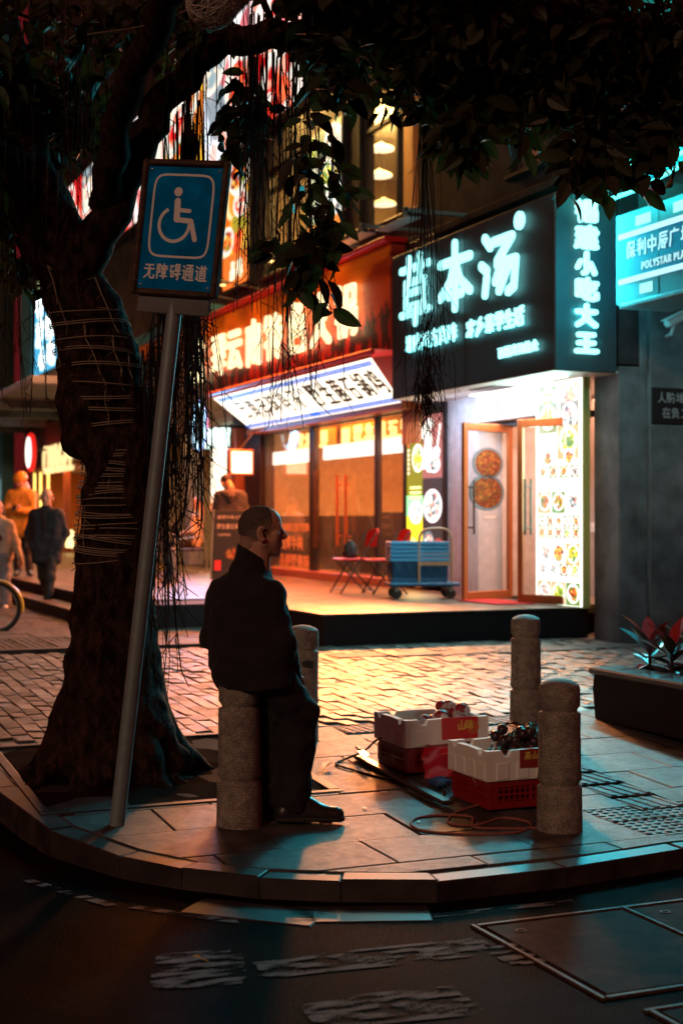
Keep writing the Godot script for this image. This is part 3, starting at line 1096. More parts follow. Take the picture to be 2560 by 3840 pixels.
	while zc < 9.4:
		var xc := -0.98 + (0.12 if r2 % 2 else 0.0)
		while xc < 3.50:
			var tilt := Basis.from_euler(Vector3(rng.randfn(0, 0.026), rng.randfn(0, 0.010), -0.033 + rng.randfn(0, 0.016)))
			var y := lane_y(xc) - 0.025 + rng.randfn(0, 0.0026) + 0.006 * sin(xc * 1.7 + zc * 0.6)
			all.append([Vector3(xc + 0.12, y, zc + 0.06), tilt])
			xc += 0.244
		zc += 0.118
		r2 += 1
	var eye := Vector3(12.796, 0, 8.539)
	all.sort_custom(func(p, q): return p[0].distance_squared_to(eye) + (60.0 if p[0].z > 7.0 or p[0].z < 0.2 else 0.0) < q[0].distance_squared_to(eye) + (60.0 if q[0].z > 7.0 or q[0].z < 0.2 else 0.0))
	for i in 300:
		put(lane, "brick", shapes[rng.randi() % 4], M.brick[rng.randi() % 5], Transform3D(all[i][1], all[i][0]))
	for v in 5:
		var mm := MultiMesh.new()
		mm.transform_format = MultiMesh.TRANSFORM_3D
		mm.mesh = shapes[v % 4]
		var list := []
		for i in range(300 + v, all.size(), 5):
			list.append(all[i])
		mm.instance_count = list.size()
		for i in list.size():
			mm.set_instance_transform(i, Transform3D(list[i][1], list[i][0]))
		var mi := MultiMeshInstance3D.new()
		mi.name = "bricks"
		mi.multimesh = mm
		mi.material_override = M.brick[v]
		mi.set_meta("kind", "stuff")
		lane.add_child(mi, true)
	# a curved gutter course of larger slabs where the lane meets the step
	for i in 16:
		var a := Vector2(0.15 + 0.11 * sin(i * 0.5), 3.1 - i * 0.55)
		ground_piece(lane, "gutter_slab", xform2(rect2(-0.20, 0.20, -0.262, 0.262), a + Vector2(rng.randf_range(-0.01, 0.01), 0), rng.randf_range(-0.04, 0.04)), lane_y(a.x) + 0.012 + rng.randf_range(0, 0.006), 0.03, M.paver[rng.randi() % 4], false)
	# the pavement on the other side of the lane
	var far := sheet("far_pavement", -60, -1.02, 3.5, 14, 0.300, M.grout)
	for i in 9:
		ground_piece(far, "kerb_stone", rect2(-1.16, -1.0, 3.62 + i * 0.9, 4.51 + i * 0.9), 0.317, 0.2, M.kerb, false)
	var r3 := 0
	var xx := -1.18
	while xx > -9.0:
		var zz := 3.9 - (0.3 if r3 % 2 else 0.0)
		while zz < 7.6:
			var big := xx > -1.9 and zz > 5.2 and zz < 6.6
			if big:
				tactile(far, xx - 0.3, zz, true, 0.307)
				tactile(far, xx - 0.3, zz + 0.3, true, 0.307)
				tactile(far, xx - 0.6, zz, true, 0.307)
				tactile(far, xx - 0.6, zz + 0.3, true, 0.307)
			else:
				ground_piece(far, "paver", rect2(xx - 0.594, xx, maxf(zz, 3.62), zz + 0.594), 0.313 + rng.randf_range(-0.003, 0.003), 0.02, M.paver[rng.randi() % 4], false)
			zz += 0.6
		xx -= 0.6
		r3 += 1
	sheet("far_walk", -60, xx, 3.5, 14, 0.313, M.paver[0])
	# terrace before the shops
	var ter := tag(thing("terrace", "", ""), "", "", "", "structure")
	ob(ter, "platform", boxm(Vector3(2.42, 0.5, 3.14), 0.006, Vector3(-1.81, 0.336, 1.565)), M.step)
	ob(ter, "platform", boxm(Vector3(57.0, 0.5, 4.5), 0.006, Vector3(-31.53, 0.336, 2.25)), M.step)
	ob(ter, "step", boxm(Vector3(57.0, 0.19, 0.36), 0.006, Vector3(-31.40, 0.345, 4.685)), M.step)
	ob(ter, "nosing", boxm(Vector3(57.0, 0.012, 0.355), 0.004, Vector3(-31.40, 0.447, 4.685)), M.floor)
	var tx := -0.585
	while tx > -17.0:
		var tz := 0.0
		var lim := 3.16 if tx > -3.0 else 4.52
		while tz < lim - 0.05:
			var z1 := minf(tz + 0.8, lim)
			ob(ter, "tile", boxm(Vector3(0.796, 0.02, z1 - tz - 0.004), 0.003, Vector3(tx - 0.4, 0.594 + rng.randf_range(-0.001, 0.001), (tz + z1) / 2)), M.floor)
			tz += 0.8
		tx -= 0.8
	ob(ter, "tile_field", boxm(Vector3(43.0, 0.02, 4.52), 0.003, Vector3(tx - 21.5, 0.594, 2.26)), M.floor)

func area_of(p: PackedVector2Array) -> float:
	var s := 0.0
	for i in p.size():
		s += p[i].cross(p[(i + 1) % p.size()])
	return s / 2.0

func xform2(p: PackedVector2Array, at: Vector2, a: float) -> PackedVector2Array:
	var r := PackedVector2Array()
	for q in p:
		r.append(at + q.rotated(a))
	return r

var tiles := {}
func tactile(parent: Node, x0: float, z0: float, bars: bool, y: float) -> void:
	if not tiles.has(bars):
		var b := MB.new()
		b.box(Vector3(0.15, -0.012, 0.15), Vector3(0.294, 0.024, 0.294), 0.004)
		if bars:
			for i in 4:
				b.box(Vector3(0.15, 0.001, 0.0375 + i * 0.075), Vector3(0.274, 0.010, 0.036), 0.0045)
		else:
			for i in 5:
				for j in 5:
					b.lathe(Vector3(0.03 + i * 0.06, 0.0, 0.03 + j * 0.06), [[0.021, 0.0], [0.017, 0.0055], [0.001, 0.006]], 10)
		tiles[bars] = b.mesh()
	put(parent, "tactile_tile", tiles[bars], M.paver[(int(x0 * 10) + int(z0 * 7)) & 3], Transform3D(Basis(), Vector3(x0, y, z0)))

# ---------------------------------------------------------------- the shops
# a wall in the plane z = 0..-depth with openings [x0, x1, y0, y1]
func wall_parts(parent: Node, called: String, x0: float, x1: float, y0: float, y1: float, z0: float, z1: float, holes: Array, m: Material) -> void:
	var xs := [x0, x1]
	for h in holes:
		xs.append(h[0])
		xs.append(h[1])
	xs.sort()
	for i in xs.size() - 1:
		if xs[i + 1] - xs[i] < 0.01:
			continue
		var mid: float = (xs[i] + xs[i + 1]) / 2.0
		var cuts := []
		for h in holes:
			if mid > h[0] and mid < h[1]:
				cuts.append([h[2], h[3]])
		cuts.sort()
		var y := y0
		cuts.append([y1, y1])
		for c in cuts:
			if c[0] - y > 0.01:
				ob(parent, called, boxm(Vector3(xs[i + 1] - xs[i], c[0] - y, z0 - z1), 0.0, Vector3(mid, (c[0] + y) / 2, (z0 + z1) / 2)), m)
			y = c[1]

# food pictures: plates with heaps of food on a coloured ground
func blot(im: Image, c: Vector2, r: Vector2, col: Color, jit := 0.0) -> void:
	var w := im.get_width()
	var h := im.get_height()
	for y in range(maxi(int(c.y - r.y), 0), mini(int(c.y + r.y) + 1, h)):
		for x in range(maxi(int(c.x - r.x), 0), mini(int(c.x + r.x) + 1, w)):
			var e := Vector2((x - c.x) / r.x, (y - c.y) / r.y)
			if e.length_squared() < 1.0:
				im.set_pixel(x, y, col if jit == 0.0 else col * (1.0 + rng.randf_range(-jit, jit)))

func dish(im: Image, c: Vector2, r: Vector2, rim: Color, foods: Array) -> void:
	blot(im, c, r, rim)
	blot(im, c, r * 0.86, rim.darkened(0.12))
	for i in 46:
		var a := rng.randf() * TAU
		var d := sqrt(rng.randf()) * 0.66
		blot(im, c + Vector2(cos(a) * r.x, sin(a) * r.y) * d, r * rng.randf_range(0.10, 0.24), foods[rng.randi() % foods.size()], 0.10)

const WARM := [Color(0.85, 0.45, 0.12), Color(0.7, 0.2, 0.06), Color(0.95, 0.75, 0.35), Color(0.35, 0.45, 0.12), Color(0.9, 0.6, 0.25), Color(0.5, 0.12, 0.05)]
const REDS := [Color(0.85, 0.05, 0.06), Color(0.95, 0.6, 0.5), Color(0.98, 0.9, 0.85), Color(0.7, 0.02, 0.05), Color(0.95, 0.35, 0.2)]
const GREENS := [Color(0.8, 0.85, 0.2), Color(0.5, 0.6, 0.1), Color(0.95, 0.9, 0.7), Color(0.3, 0.5, 0.25), Color(0.9, 0.7, 0.2)]
const PALES := [Color(0.95, 0.85, 0.75), Color(0.8, 0.5, 0.45), Color(0.5, 0.6, 0.62), Color(0.25, 0.3, 0.32), Color(0.98, 0.95, 0.9)]

func noodles(im: Image) -> void:
	blot(im, Vector2(64, 64), Vector2(63, 63), Color(0.5, 0.6, 0.66))
	blot(im, Vector2(64, 64), Vector2(54, 54), Color(0.55, 0.25, 0.08))
	for k in 130:
		var a := rng.randf() * TAU
		var d := sqrt(rng.randf()) * 46.0
		var c := Vector2(64, 64) + Vector2(cos(a), sin(a)) * d
		var col: Color = [Color(0.78, 0.42, 0.12), Color(0.6, 0.2, 0.06), Color(0.85, 0.55, 0.2), Color(0.45, 0.12, 0.05), Color(0.5, 0.42, 0.12)][rng.randi() % 5]
		var t := rng.randf() * TAU
		for s in 7:
			blot(im, c + Vector2(cos(t), sin(t)) * (s * 1.7), Vector2(2.0, 2.0), col, 0.15)
			t += rng.randf_range(-0.4, 0.4)

func print_glow(im: Image, e: float) -> StandardMaterial3D:
	var m := mat(Color(0.3, 0.3, 0.3), 0.4)
	var t := ImageTexture.create_from_image(im)
	m.emission_enabled = true
	m.emission = Color.BLACK
	m.emission_texture = t
	m.emission_energy_multiplier = e
	return m

func food_poster(w: int, h: int, ground: Color, n: int, palettes: Array, rim := Color(0.9, 0.88, 0.82)) -> Image:
	var im := Image.create(w, h, false, Image.FORMAT_RGB8)
	im.fill(ground)
	for i in 26:
		blot(im, Vector2(rng.randf() * w, rng.randf() * h), Vector2(w, h) * rng.randf_range(0.06, 0.22), ground.lerp(palettes[i % palettes.size()][rng.randi() % 5], 0.6), 0.05)
	for i in n:
		var r := w * rng.randf_range(0.24, 0.44)
		dish(im, Vector2(rng.randf_range(0.15, 0.85) * w, (i + 0.5) / n * h), Vector2(r, r * rng.randf_range(0.6, 0.8)), rim, palettes[i % palettes.size()])
	return im

func panel(parent: Node, called: String, x0: float, x1: float, y0: float, y1: float, z: float, m: Material) -> MeshInstance3D:
	var b := MB.new()
	b.quad(Vector3(x0, y0, z), Vector3(x1, y0, z), Vector3(x1, y1, z), Vector3(x0, y1, z), Vector3(0, 0, 1))
	return ob(parent, called, b, m)

func window_unit(b: Node, x0: float, x1: float, y0: float, y1: float, mull: Array, trans: Array) -> void:
	var f := MB.new()
	for s in [[(x0 + x1) / 2, y0 + 0.035, x1 - x0, 0.07], [(x0 + x1) / 2, y1 - 0.035, x1 - x0, 0.07]]:
		f.box(Vector3(s[0], s[1], -0.12), Vector3(s[2], s[3], 0.10), 0.006)
	for xx in [x0 + 0.03, x1 - 0.03] + mull:
		f.box(Vector3(xx, (y0 + y1) / 2, -0.121), Vector3(0.06, y1 - y0 - 0.14, 0.096), 0.006)
	for yy in trans:
		f.box(Vector3((x0 + x1) / 2, yy, -0.122), Vector3(x1 - x0 - 0.12, 0.07, 0.09), 0.006)
	var w := ob(b, "window", f, M.dark)
	var xs := [x0] + mull + [x1]
	for i in xs.size() - 1:
		ob(w, "pane", boxm(Vector3(xs[i + 1] - xs[i] - 0.06, y1 - y0 - 0.14, 0.008), 0.0, Vector3((xs[i] + xs[i + 1]) / 2, (y0 + y1) / 2, -0.13)), M.glass)
	ob(w, "sill", boxm(Vector3(x1 - x0 + 0.1, 0.05, 0.18), 0.008, Vector3((x0 + x1) / 2, y0 - 0.028, 0.0)), M.dark)

func room(b: Node, x0: float, x1: float, y0: float, y1: float, z0: float, z1: float, m: Material, fl: Material) -> void:
	ob(b, "room_wall", boxm(Vector3(x1 - x0, y1 - y0, 0.1), 0.0, Vector3((x0 + x1) / 2, (y0 + y1) / 2, z1 - 0.05)), m)
	ob(b, "room_wall", boxm(Vector3(0.1, y1 - y0, z0 - z1), 0.0, Vector3(x0 - 0.05, (y0 + y1) / 2, (z0 + z1) / 2)), m)
	ob(b, "room_wall", boxm(Vector3(0.1, y1 - y0, z0 - z1), 0.0, Vector3(x1 + 0.05, (y0 + y1) / 2, (z0 + z1) / 2)), m)
	ob(b, "ceiling", boxm(Vector3(x1 - x0 + 0.2, 0.1, z0 - z1), 0.0, Vector3((x0 + x1) / 2, y1 + 0.05, (z0 + z1) / 2)), M.white)
	ob(b, "floor", boxm(Vector3(x1 - x0 + 0.2, 0.1, z0 - z1), 0.0, Vector3((x0 + x1) / 2, y0 - 0.05, (z0 + z1) / 2)), fl)

func build_shops() -> void:
	var X := Vector3.RIGHT
	var Y := Vector3.UP
	var Z := Vector3.BACK
	var bd := thing("shop_building", "dark two storey corner building holding the lit hotpot and soup shops", "building")
	# upper wall with its windows
	wall_parts(bd, "wall", -34.4, 0.0, 3.22, 20.0, 0.0, -0.25, [[-6.92, -4.88, 5.86, 8.0], [-11.2, -8.95, 5.86, 7.75], [-2.3, -1.52, 5.72, 7.2]], M.wall_dark)
	ob(bd, "wall", boxm(Vector3(0.25, 20.0, 9.6), 0.0, Vector3(-0.125, 10.0, -5.06)), M.wall_grey)
	ob(bd, "pillar", boxm(Vector3(0.49, 3.16, 0.26), 0.01, Vector3(-0.252, 1.62, -0.14)), M.wall_grey)
	ob(bd, "end_cladding", boxm(Vector3(0.07, 5.2, 8.8), 0.01, Vector3(0.036, 2.6, -4.75)), M.wall_grey)
	ob(bd, "cornice", boxm(Vector3(30.0, 0.10, 0.16), 0.01, Vector3(-15.0, 5.38, 0.075)), M.wall_dark)
	window_unit(bd, -6.92, -4.88, 5.86, 8.0, [-5.73], [7.40])
	window_unit(bd, -11.2, -8.95, 5.86, 7.75, [-10.2], [7.42])
	window_unit(bd, -2.3, -1.52, 5.72, 7.2, [], [])
	room(bd, -13.2, -4.5, 5.5, 8.35, -0.26, -3.6, M.beige, M.floor)
	room(bd, -2.7, -1.2, 5.5, 7.6, -0.26, -2.4, M.beige, M.floor)
	ob(bd, "room_column", boxm(Vector3(0.5, 2.8, 0.4), 0.01, Vector3(-7.6, 6.9, -1.3)), mat(L(0.6, 0.30, 0.09), 0.7))
	# pendant lamps seen through the upper window
	for p in [[-9.66, 7.96, -1.6, "highest"], [-9.74, 7.52, -1.6, "middle"], [-10.44, 7.2, -2.0, "lowest"]]:
		var lp := thing("pendant_lamp", p[3] + " round white pendant lamp glowing behind the large upper window", "lamp", Vector3(p[0], p[1], p[2]), 0.0, "pendant lamps behind the upper window")
		var sh := MB.new()
		sh.lathe(Vector3.ZERO, [[0.235, 0.0], [0.21, 0.05], [0.06, 0.11], [0.02, 0.14]], 20)
		ob(lp, "shade", sh, M.white)
		var gd := MB.new()
		gd.disc(Vector3(0, 0.006, 0), X * 0.225, Z * 0.225, Vector3.DOWN)
		ob(lp, "bulb_glow", gd, glow(Color(1.0, 0.93, 0.75), 2.0))
		var cd := MB.new()
		cd.rod(Vector3(0, 0.13, 0), Vector3(0, 8.3 - p[1], 0), 0.008, 5)
		ob(lp, "cord", cd, M.black)
	area(bd, Vector3(-9.0, 8.3, -1.9), Vector3.DOWN, Vector2(6.0, 2.0), Color(1.0, 0.78, 0.42), 100.0)
	area(bd, Vector3(-1.95, 7.5, -1.2), Vector3.DOWN, Vector2(0.9, 0.9), Color(1.0, 0.66, 0.45), 1.2)

	# --- the soup shop's sign
	var sg := thing("soup_sign", "large black shop sign with tall glowing white characters and cyan halo", "sign")
	ob(sg, "panel", boxm(Vector3(4.05, 1.86, 0.76), 0.012, Vector3(-2.025, 4.05, 0.40)), mat(L(0.030, 0.050, 0.054), 0.5))
	ob(sg, "panel_seam", boxm(Vector3(0.012, 1.84, 0.006), 0.0, Vector3(-2.02, 4.05, 0.781)), M.black)
	var neon := glow(Color(0.55, 1.0, 1.0), 2.6)
	neon.emission = L(0.32, 1.0, 1.0)
	neon.emission_energy_multiplier = 2.0
	var i := 0
	for c in [["草", -3.68, 3.98, 0.88, 0.87, 0.046], ["本", -2.58, 4.02, 0.84, 0.80, 0.054], ["汤", -1.50, 4.00, 0.82, 0.74, 0.054]]:
		var b := MB.new()
		glyph(b, c[0], Vector3(c[1], c[2], 0.82), X, Y, Z * 0.03, c[3], c[4], c[5], 8)
		if i == 2:
			b.plate(circle(0.10, 16, Vector2(0.86, 0.80)), Vector3(c[1], c[2], 0.82), X, Y, Z * 0.03, false)
		ob(sg, "character", b, neon)
		i += 1
	var st := MB.new()
	line(st, "湘南地方风味", Vector3(-3.53, 3.68, 0.81), X, Y, Z * 0.02, 0.19, 0.20, 0.235, 0.017)
	ob(sg, "small_lettering", st, neon)
	st = MB.new()
	line(st, "家乡菜学生活", Vector3(-1.88, 3.675, 0.81), X, Y, Z * 0.02, 0.19, 0.19, 0.222, 0.017)
	ob(sg, "small_lettering", st, neon)
	st = MB.new()
	line(st, "百国高特佳企", Vector3(-1.14, 3.36, 0.81), X, Y, Z * 0.02, 0.12, 0.11, 0.147, 0.011)
	ob(sg, "small_lettering", st, neon)
	var vx := Vector3(0, 0, -1)
	i = 0
	for ch in "福建小吃大王":
		var b := MB.new()
		glyph(b, ch, Vector3(0.028, 4.69 - i * 0.274, 0.545), vx, Y, X * 0.03, 0.245, 0.215, 0.027, 6)
		ob(sg, "character", b, neon)
		i += 1
	# light of the glowing letters
	area(sg, Vector3(-2.0, 4.15, 0.93), Vector3(0, -0.25, 1), Vector2(3.6, 1.1), Color(0.26, 0.95, 1.0), 14.0)
	area(sg, Vector3(0.12, 4.05, 0.40), Vector3(1, -0.25, 0.15), Vector2(0.4, 1.5), Color(0.2, 0.93, 1.0), 8.0)
	spot(sg, Vector3(0.16, 4.1, 0.5), Vector3(5.5, 0, 3.1), 34.0, Color(0.18, 0.92, 1.0), 26.0)
	# flood lamps on arms above the sign (not lit)
	for q in [[-6.15, 5.50, "flood lamp bracket over the hotpot sign, below the lit window"], [-4.75, 5.50, "middle flood lamp bracket over the soup sign's left end"], [-3.40, 5.44, "flood lamp bracket over the soup sign's middle"]]:
		var fl := thing("flood_lamp", q[2], "lamp", Vector3(q[0], q[1], 0.0), 0.0, "flood lamps above the shop signs")
		ob(fl, "housing", boxm(Vector3(0.55, 0.10, 0.16), 0.02, Vector3(-0.1, -0.10, 0.95)), M.dark)
		var f2 := MB.new()
		f2.box(Vector3(0, -0.165, 1.0), Vector3(0.95, 0.018, 0.20), 0.004)
		ob(fl, "reflector", f2, M.steel)
		var ar := MB.new()
		ar.box(Vector3(0.18, -0.02, 0.52), Vector3(0.05, 0.05, 0.98), 0.006)
		ar.box(Vector3(0.18, -0.07, 0.98), Vector3(0.05, 0.17, 0.05), 0.006)
		ob(fl, "arm", ar, M.steel)

	# --- menu light box by the soup shop door
	var mim := Image.create(256, 640, false, Image.FORMAT_RGB8)
	mim.fill(Color(1, 1, 0.97))
	var rows := [[2, 0.10, 34], [2, 0.18, 36], [1, 0.29, 40], [2, 0.36, 22], [4, 0.42, 15], [3, 0.55, 26], [5, 0.635, 13], [5, 0.685, 13], [3, 0.775, 27], [4, 0.845, 15], [3, 0.945, 27]]
	for r in rows:
		for k in int(r[0]):
			var cx: float = (k + 0.5) / r[0] * 236.0 + 10.0
			if r[0] == 1:
				cx = 180.0
			var rr: float = r[2] * 1.22
			var y: float = r[1] * 640.0
			mim.fill_rect(Rect2i(int(cx - rr * 1.15), int(y - rr * 0.85), int(rr * 2.3), int(rr * 1.9)), [Color(0.75, 0.62, 0.42), Color(0.45, 0.42, 0.32), Color(0.9, 0.88, 0.8), Color(0.4, 0.5, 0.25)][rng.randi() % 4])
			dish(mim, Vector2(cx, y), Vector2(rr, rr * 0.82), Color(0.99, 0.99, 0.96), [WARM, GREENS, PALES, WARM][rng.randi() % 4])
			for q in 5:
				mim.fill_rect(Rect2i(int(cx - rr * 0.8 + q * rr * 0.34), int(y + rr * 1.12), int(rr * 0.2) + 1, maxi(2, int(rr * 0.14))), Color(0.55, 0.6, 0.5))
	mim.fill_rect(Rect2i(0, 0, 256, 8), Color(0.35, 0.85, 0.1))
	mim.fill_rect(Rect2i(60, 22, 140, 3), Color(0.9, 0.9, 0.6))
	var mb := thing("menu_board", "tall glowing white menu light box with rows of food photos beside the door", "menu board")
	ob(mb, "case", boxm(Vector3(1.02, 2.62, 0.10), 0.015, Vector3(-1.03, 1.90, 0.06)), mat(L(0.6, 0.65, 0.2), 0.4))
	panel(mb, "menu_screen", -1.525, -0.535, 0.605, 3.195, 0.1125, print_glow(mim, 1.9))
	area(mb, Vector3(-1.03, 1.9, 0.16), Vector3(0, -0.1, 1), Vector2(0.95, 2.5), Color(0.72, 1.0, 0.95), 8.0)

	# --- the soup shop's inside and door
	var sp := thing("soup_shop", "lit soup shop entrance with two open orange framed glass doors", "shop front")
	ob(sp, "column", boxm(Vector3(0.86, 2.63, 0.34), 0.008, Vector3(-3.545, 1.915, -0.15)), M.wall_light)
	ob(sp, "corner_strip", boxm(Vector3(0.09, 2.62, 0.36), 0.004, Vector3(-3.99, 1.915, -0.13)), M.dark)
	room(sp, -3.05, -0.55, 0.605, 3.14, -0.30, -3.4, M.plaster, M.floor)
	ob(sp, "soffit", boxm(Vector3(4.0, 0.03, 1.05), 0.0, Vector3(-2.03, 3.135, 0.25)), M.white)
	ob(sp, "vent", boxm(Vector3(0.55, 0.012, 0.28), 0.004, Vector3(-2.05, 3.113, 0.42)), M.dark)
	ob(sp, "wainscot", boxm(Vector3(2.48, 0.92, 0.07), 0.004, Vector3(-1.80, 1.07, -3.36)), mat(L(0.5, 0.38, 0.32), 0.7))
	ob(sp, "ledge", boxm(Vector3(2.48, 0.05, 0.12), 0.004, Vector3(-1.80, 1.56, -3.335)), M.wood_orange)
	ob(sp, "led_strip", boxm(Vector3(2.40, 0.018, 0.02), 0.0, Vector3(-1.80, 1.598, -3.37)), glow(Color(1.0, 0.85, 0.6), 4.0))
	ob(sp, "tube_lamp", boxm(Vector3(1.2, 0.03, 0.3), 0.0, Vector3(-1.8, 3.12, -1.6)), glow(Color(1.0, 0.9, 0.8), 2.5))
	area(sp, Vector3(-1.8, 3.09, -1.6), Vector3.DOWN, Vector2(1.6, 1.6), Color(1.0, 0.72, 0.58), 13.0)
	ob(sp, "partition", boxm(Vector3(0.10, 2.5, 1.1), 0.0, Vector3(-2.62, 1.86, -1.9)), mat(L(0.42, 0.34, 0.30), 0.8))
	var cat := MB.new()   # outline drawing on the inner wall
	for s in [[-1.30, 1.0], [-0.95, 0.8]]:
		var p := PackedVector3Array()
		for k in 15:
			var a := PI * k / 14.0
			p.append(Vector3(s[0] + cos(a) * 0.17, 1.66 + sin(a) * 0.16 + (0.05 if k == 3 or k == 11 else 0.0), -3.34))
		cat.tube(p, PackedFloat32Array([0.006]), 4)
	ob(sp, "wall_drawing", cat, M.wood_orange)
	ob(sp, "header", boxm(Vector3(2.54, 0.07, 0.12), 0.004, Vector3(-1.83, 2.735, -0.08)), M.dark)
	var frame_m := mat(L(0.40, 0.115, 0.035), 0.3, 0.3)
	for dd in [[-2.40, -0.06, Vector2(0.283, 0.82), "glass_door"], [-0.72, -0.02, Vector2(-0.77, 0.385), "glass_door"]]:
		var dir: Vector2 = dd[2].normalized()
		var ang := atan2(-dir.y, dir.x)
		var dr := MB.new()
		var W := 0.86
		for q in [[0.035, 1.05, 0.07, 2.10], [W - 0.035, 1.05, 0.07, 2.10], [W / 2, 0.05, W - 0.14, 0.10], [W / 2, 2.055, W - 0.14, 0.09]]:
			dr.box(Vector3(q[0], q[1], 0), Vector3(q[2], q[3], 0.05), 0.005)
		var dn := ob(sp, dd[3], dr, frame_m, Transform3D(Basis(Vector3.UP, ang), Vector3(dd[0], 0.61, dd[1])))
		ob(dn, "pane", boxm(Vector3(W - 0.12, 1.95, 0.01), 0.0, Vector3(W / 2, 1.05, 0)), M.glass)
		var hb := MB.new()
		for sz in [-1, 1]:
			hb.rod(Vector3(W - 0.13, 0.78, 0.06 * sz), Vector3(W - 0.13, 1.42, 0.06 * sz), 0.014)
			hb.rod(Vector3(W - 0.13, 0.86, 0), Vector3(W - 0.13, 0.86, 0.06 * sz), 0.01)
			hb.rod(Vector3(W - 0.13, 1.34, 0), Vector3(W - 0.13, 1.34, 0.06 * sz), 0.01)
		ob(dn, "handle", hb, M.rust)
		if dd[0] < -2.0:
			for pr in [[0.42, 1.63, 0.27], [0.40, 1.28, 0.31]]:
				var im := Image.create(128, 128, false, Image.FORMAT_RGBA8)
				im.fill(Color(0, 0, 0, 0))
				noodles(im)
				var pm := mat(Color(0.75, 0.75, 0.75), 0.5)
				pm.albedo_texture = ImageTexture.create_from_image(im)
				pm.transparency = BaseMaterial3D.TRANSPARENCY_ALPHA_SCISSOR
				var pq := MB.new()
				for sz in [1.0]:
					pq.disc(Vector3(W - pr[0] - 0.02, pr[1], 0.008), X * pr[2], Y * pr[2] * 0.72, Z, 28)
					pq.disc(Vector3(W - pr[0] - 0.02, pr[1], -0.008), X * pr[2], Y * pr[2] * 0.72, -Z, 28)
				ob(dn, "bowl_print", pq, pm)
	ob(sp, "switch_plate", boxm(Vector3(0.11, 0.12, 0.02), 0.006, Vector3(-2.60, 1.46, -1.34)), M.white)
	ob(sp, "fluorescent_panel", boxm(Vector3(1.9, 0.02, 0.5), 0.0, Vector3(-2.0, 3.108, -0.02)), glow(Color(1, 0.98, 0.92), 1.2))
	area(sp, Vector3(-2.4, 3.09, 0.52), Vector3(0, -1, -0.5), Vector2(2.6, 0.4), Color(0.85, 0.90, 1.0), 6.0)
	# lintel sign over the doors
	var ls := thing("lintel_sign", "white light box sign with faint small red characters over the soup shop doors", "sign")
	ob(ls, "case", boxm(Vector3(2.5, 0.36, 0.10), 0.01, Vector3(-1.84, 2.955, 0.01)), M.white)
	panel(ls, "sign_face", -3.07, -0.62, 2.79, 3.12, 0.063, glow(Color(1, 0.96, 0.90), 0.8))
	var lt := MB.new()
	line(lt, "中国百佳企业 特色", Vector3(-2.75, 2.88, 0.064), X, Y, Z * 0.003, 0.115, 0.12, 0.165, 0.007)
	ob(ls, "small_lettering", lt, mat(L(0.7, 0.25, 0.15), 0.6))
	area(ls, Vector3(-1.84, 2.77, 0.30), Vector3(0, -1, 0.35), Vector2(2.3, 0.3), Color(1.0, 0.86, 0.76), 3.0)

	# --- poster light box between the shops
	var pim := Image.create(192, 384, false, Image.FORMAT_RGB8)
	pim.fill(Color(0.55, 0.32, 0.30))
	pim.fill_rect(Rect2i(0, 0, 88, 384), Color(0.42, 0.42, 0.05))
	pim.fill_rect(Rect2i(0, 190, 88, 60), Color(0.55, 0.95, 0.6))
	pim.fill_rect(Rect2i(0, 240, 88, 144), Color(0.95, 0.80, 0.15))
	pim.fill_rect(Rect2i(88, 150, 104, 234), Color(0.10, 0.13, 0.14))
	for k in 14:
		blot(pim, Vector2(96 + rng.randf_range(-8, 30), 20 + k * 8), Vector2(20, 12), Color(1, 0.97, 0.9))
	dish(pim, Vector2(62, 100), Vector2(32, 34), Color(1, 1, 0.9), GREENS)
	dish(pim, Vector2(50, 230), Vector2(36, 28), Color(1, 0.98, 0.92), PALES)
	dish(pim, Vector2(140, 215), Vector2(50, 40), Color(0.9, 0.85, 0.85), PALES)
	dish(pim, Vector2(118, 310), Vector2(34, 36), Color(0.35, 0.42, 0.45), PALES)
	dish(pim, Vector2(170, 320), Vector2(30, 30), Color(0.6, 0.2, 0.15), REDS)
	dish(pim, Vector2(150, 118), Vector2(30, 20), Color(0.95, 0.95, 0.98), PALES)
	blot(pim, Vector2(160, 90), Vector2(20, 14), Color(0.95, 0.97, 1.0))
	for k in 30:
		blot(pim, Vector2(163 + k * 0.6, 84 - k * 2), Vector2(4, 3), Color(1, 0.97, 0.95))
	for k in 3:
		pim.fill_rect(Rect2i(18, 168 + k * 12, 62, 6), Color(0.98, 0.98, 0.6))
	dish(pim, Vector2(34, 320), Vector2(26, 30), Color(1, 0.9, 0.5), GREENS)
	dish(pim, Vector2(60, 360), Vector2(20, 16), Color(1, 0.6, 0.2), WARM)
	for k in 7:
		pim.fill_rect(Rect2i(6, 66 + k * 11, 9, 7), Color(1, 0.9, 0.8) if k else Color(0.8, 0.1, 0.1))
	var pb := thing("poster_light_box", "glowing collage of food pictures between the hotpot windows and soup shop column", "poster")
	ob(pb, "case", boxm(Vector3(1.14, 2.25, 0.16), 0.01, Vector3(-4.61, 1.88, -0.04)), M.dark)
	panel(pb, "poster_sign", -5.16, -4.06, 0.78, 2.98, 0.043, print_glow(pim, 2.2))
	area(pb, Vector3(-4.6, 1.9, 0.09), Vector3(0, 0, 1), Vector2(1.0, 2.0), Color(1.0, 0.9, 0.7), 2.0)

	# --- hotpot shop: front, inside
	var hp := thing("hotpot_shop", "glazed hotpot shop front with dark frames, lit orange inside", "shop front")
	ob(hp, "pillar", boxm(Vector3(0.86, 2.62, 0.4), 0.008, Vector3(-11.55, 1.915, -0.1)), M.dark)
	ob(hp, "post", boxm(Vector3(0.22, 2.7, 0.22), 0.01, Vector3(-12.3, 1.95, 0.1)), M.wood_orange)
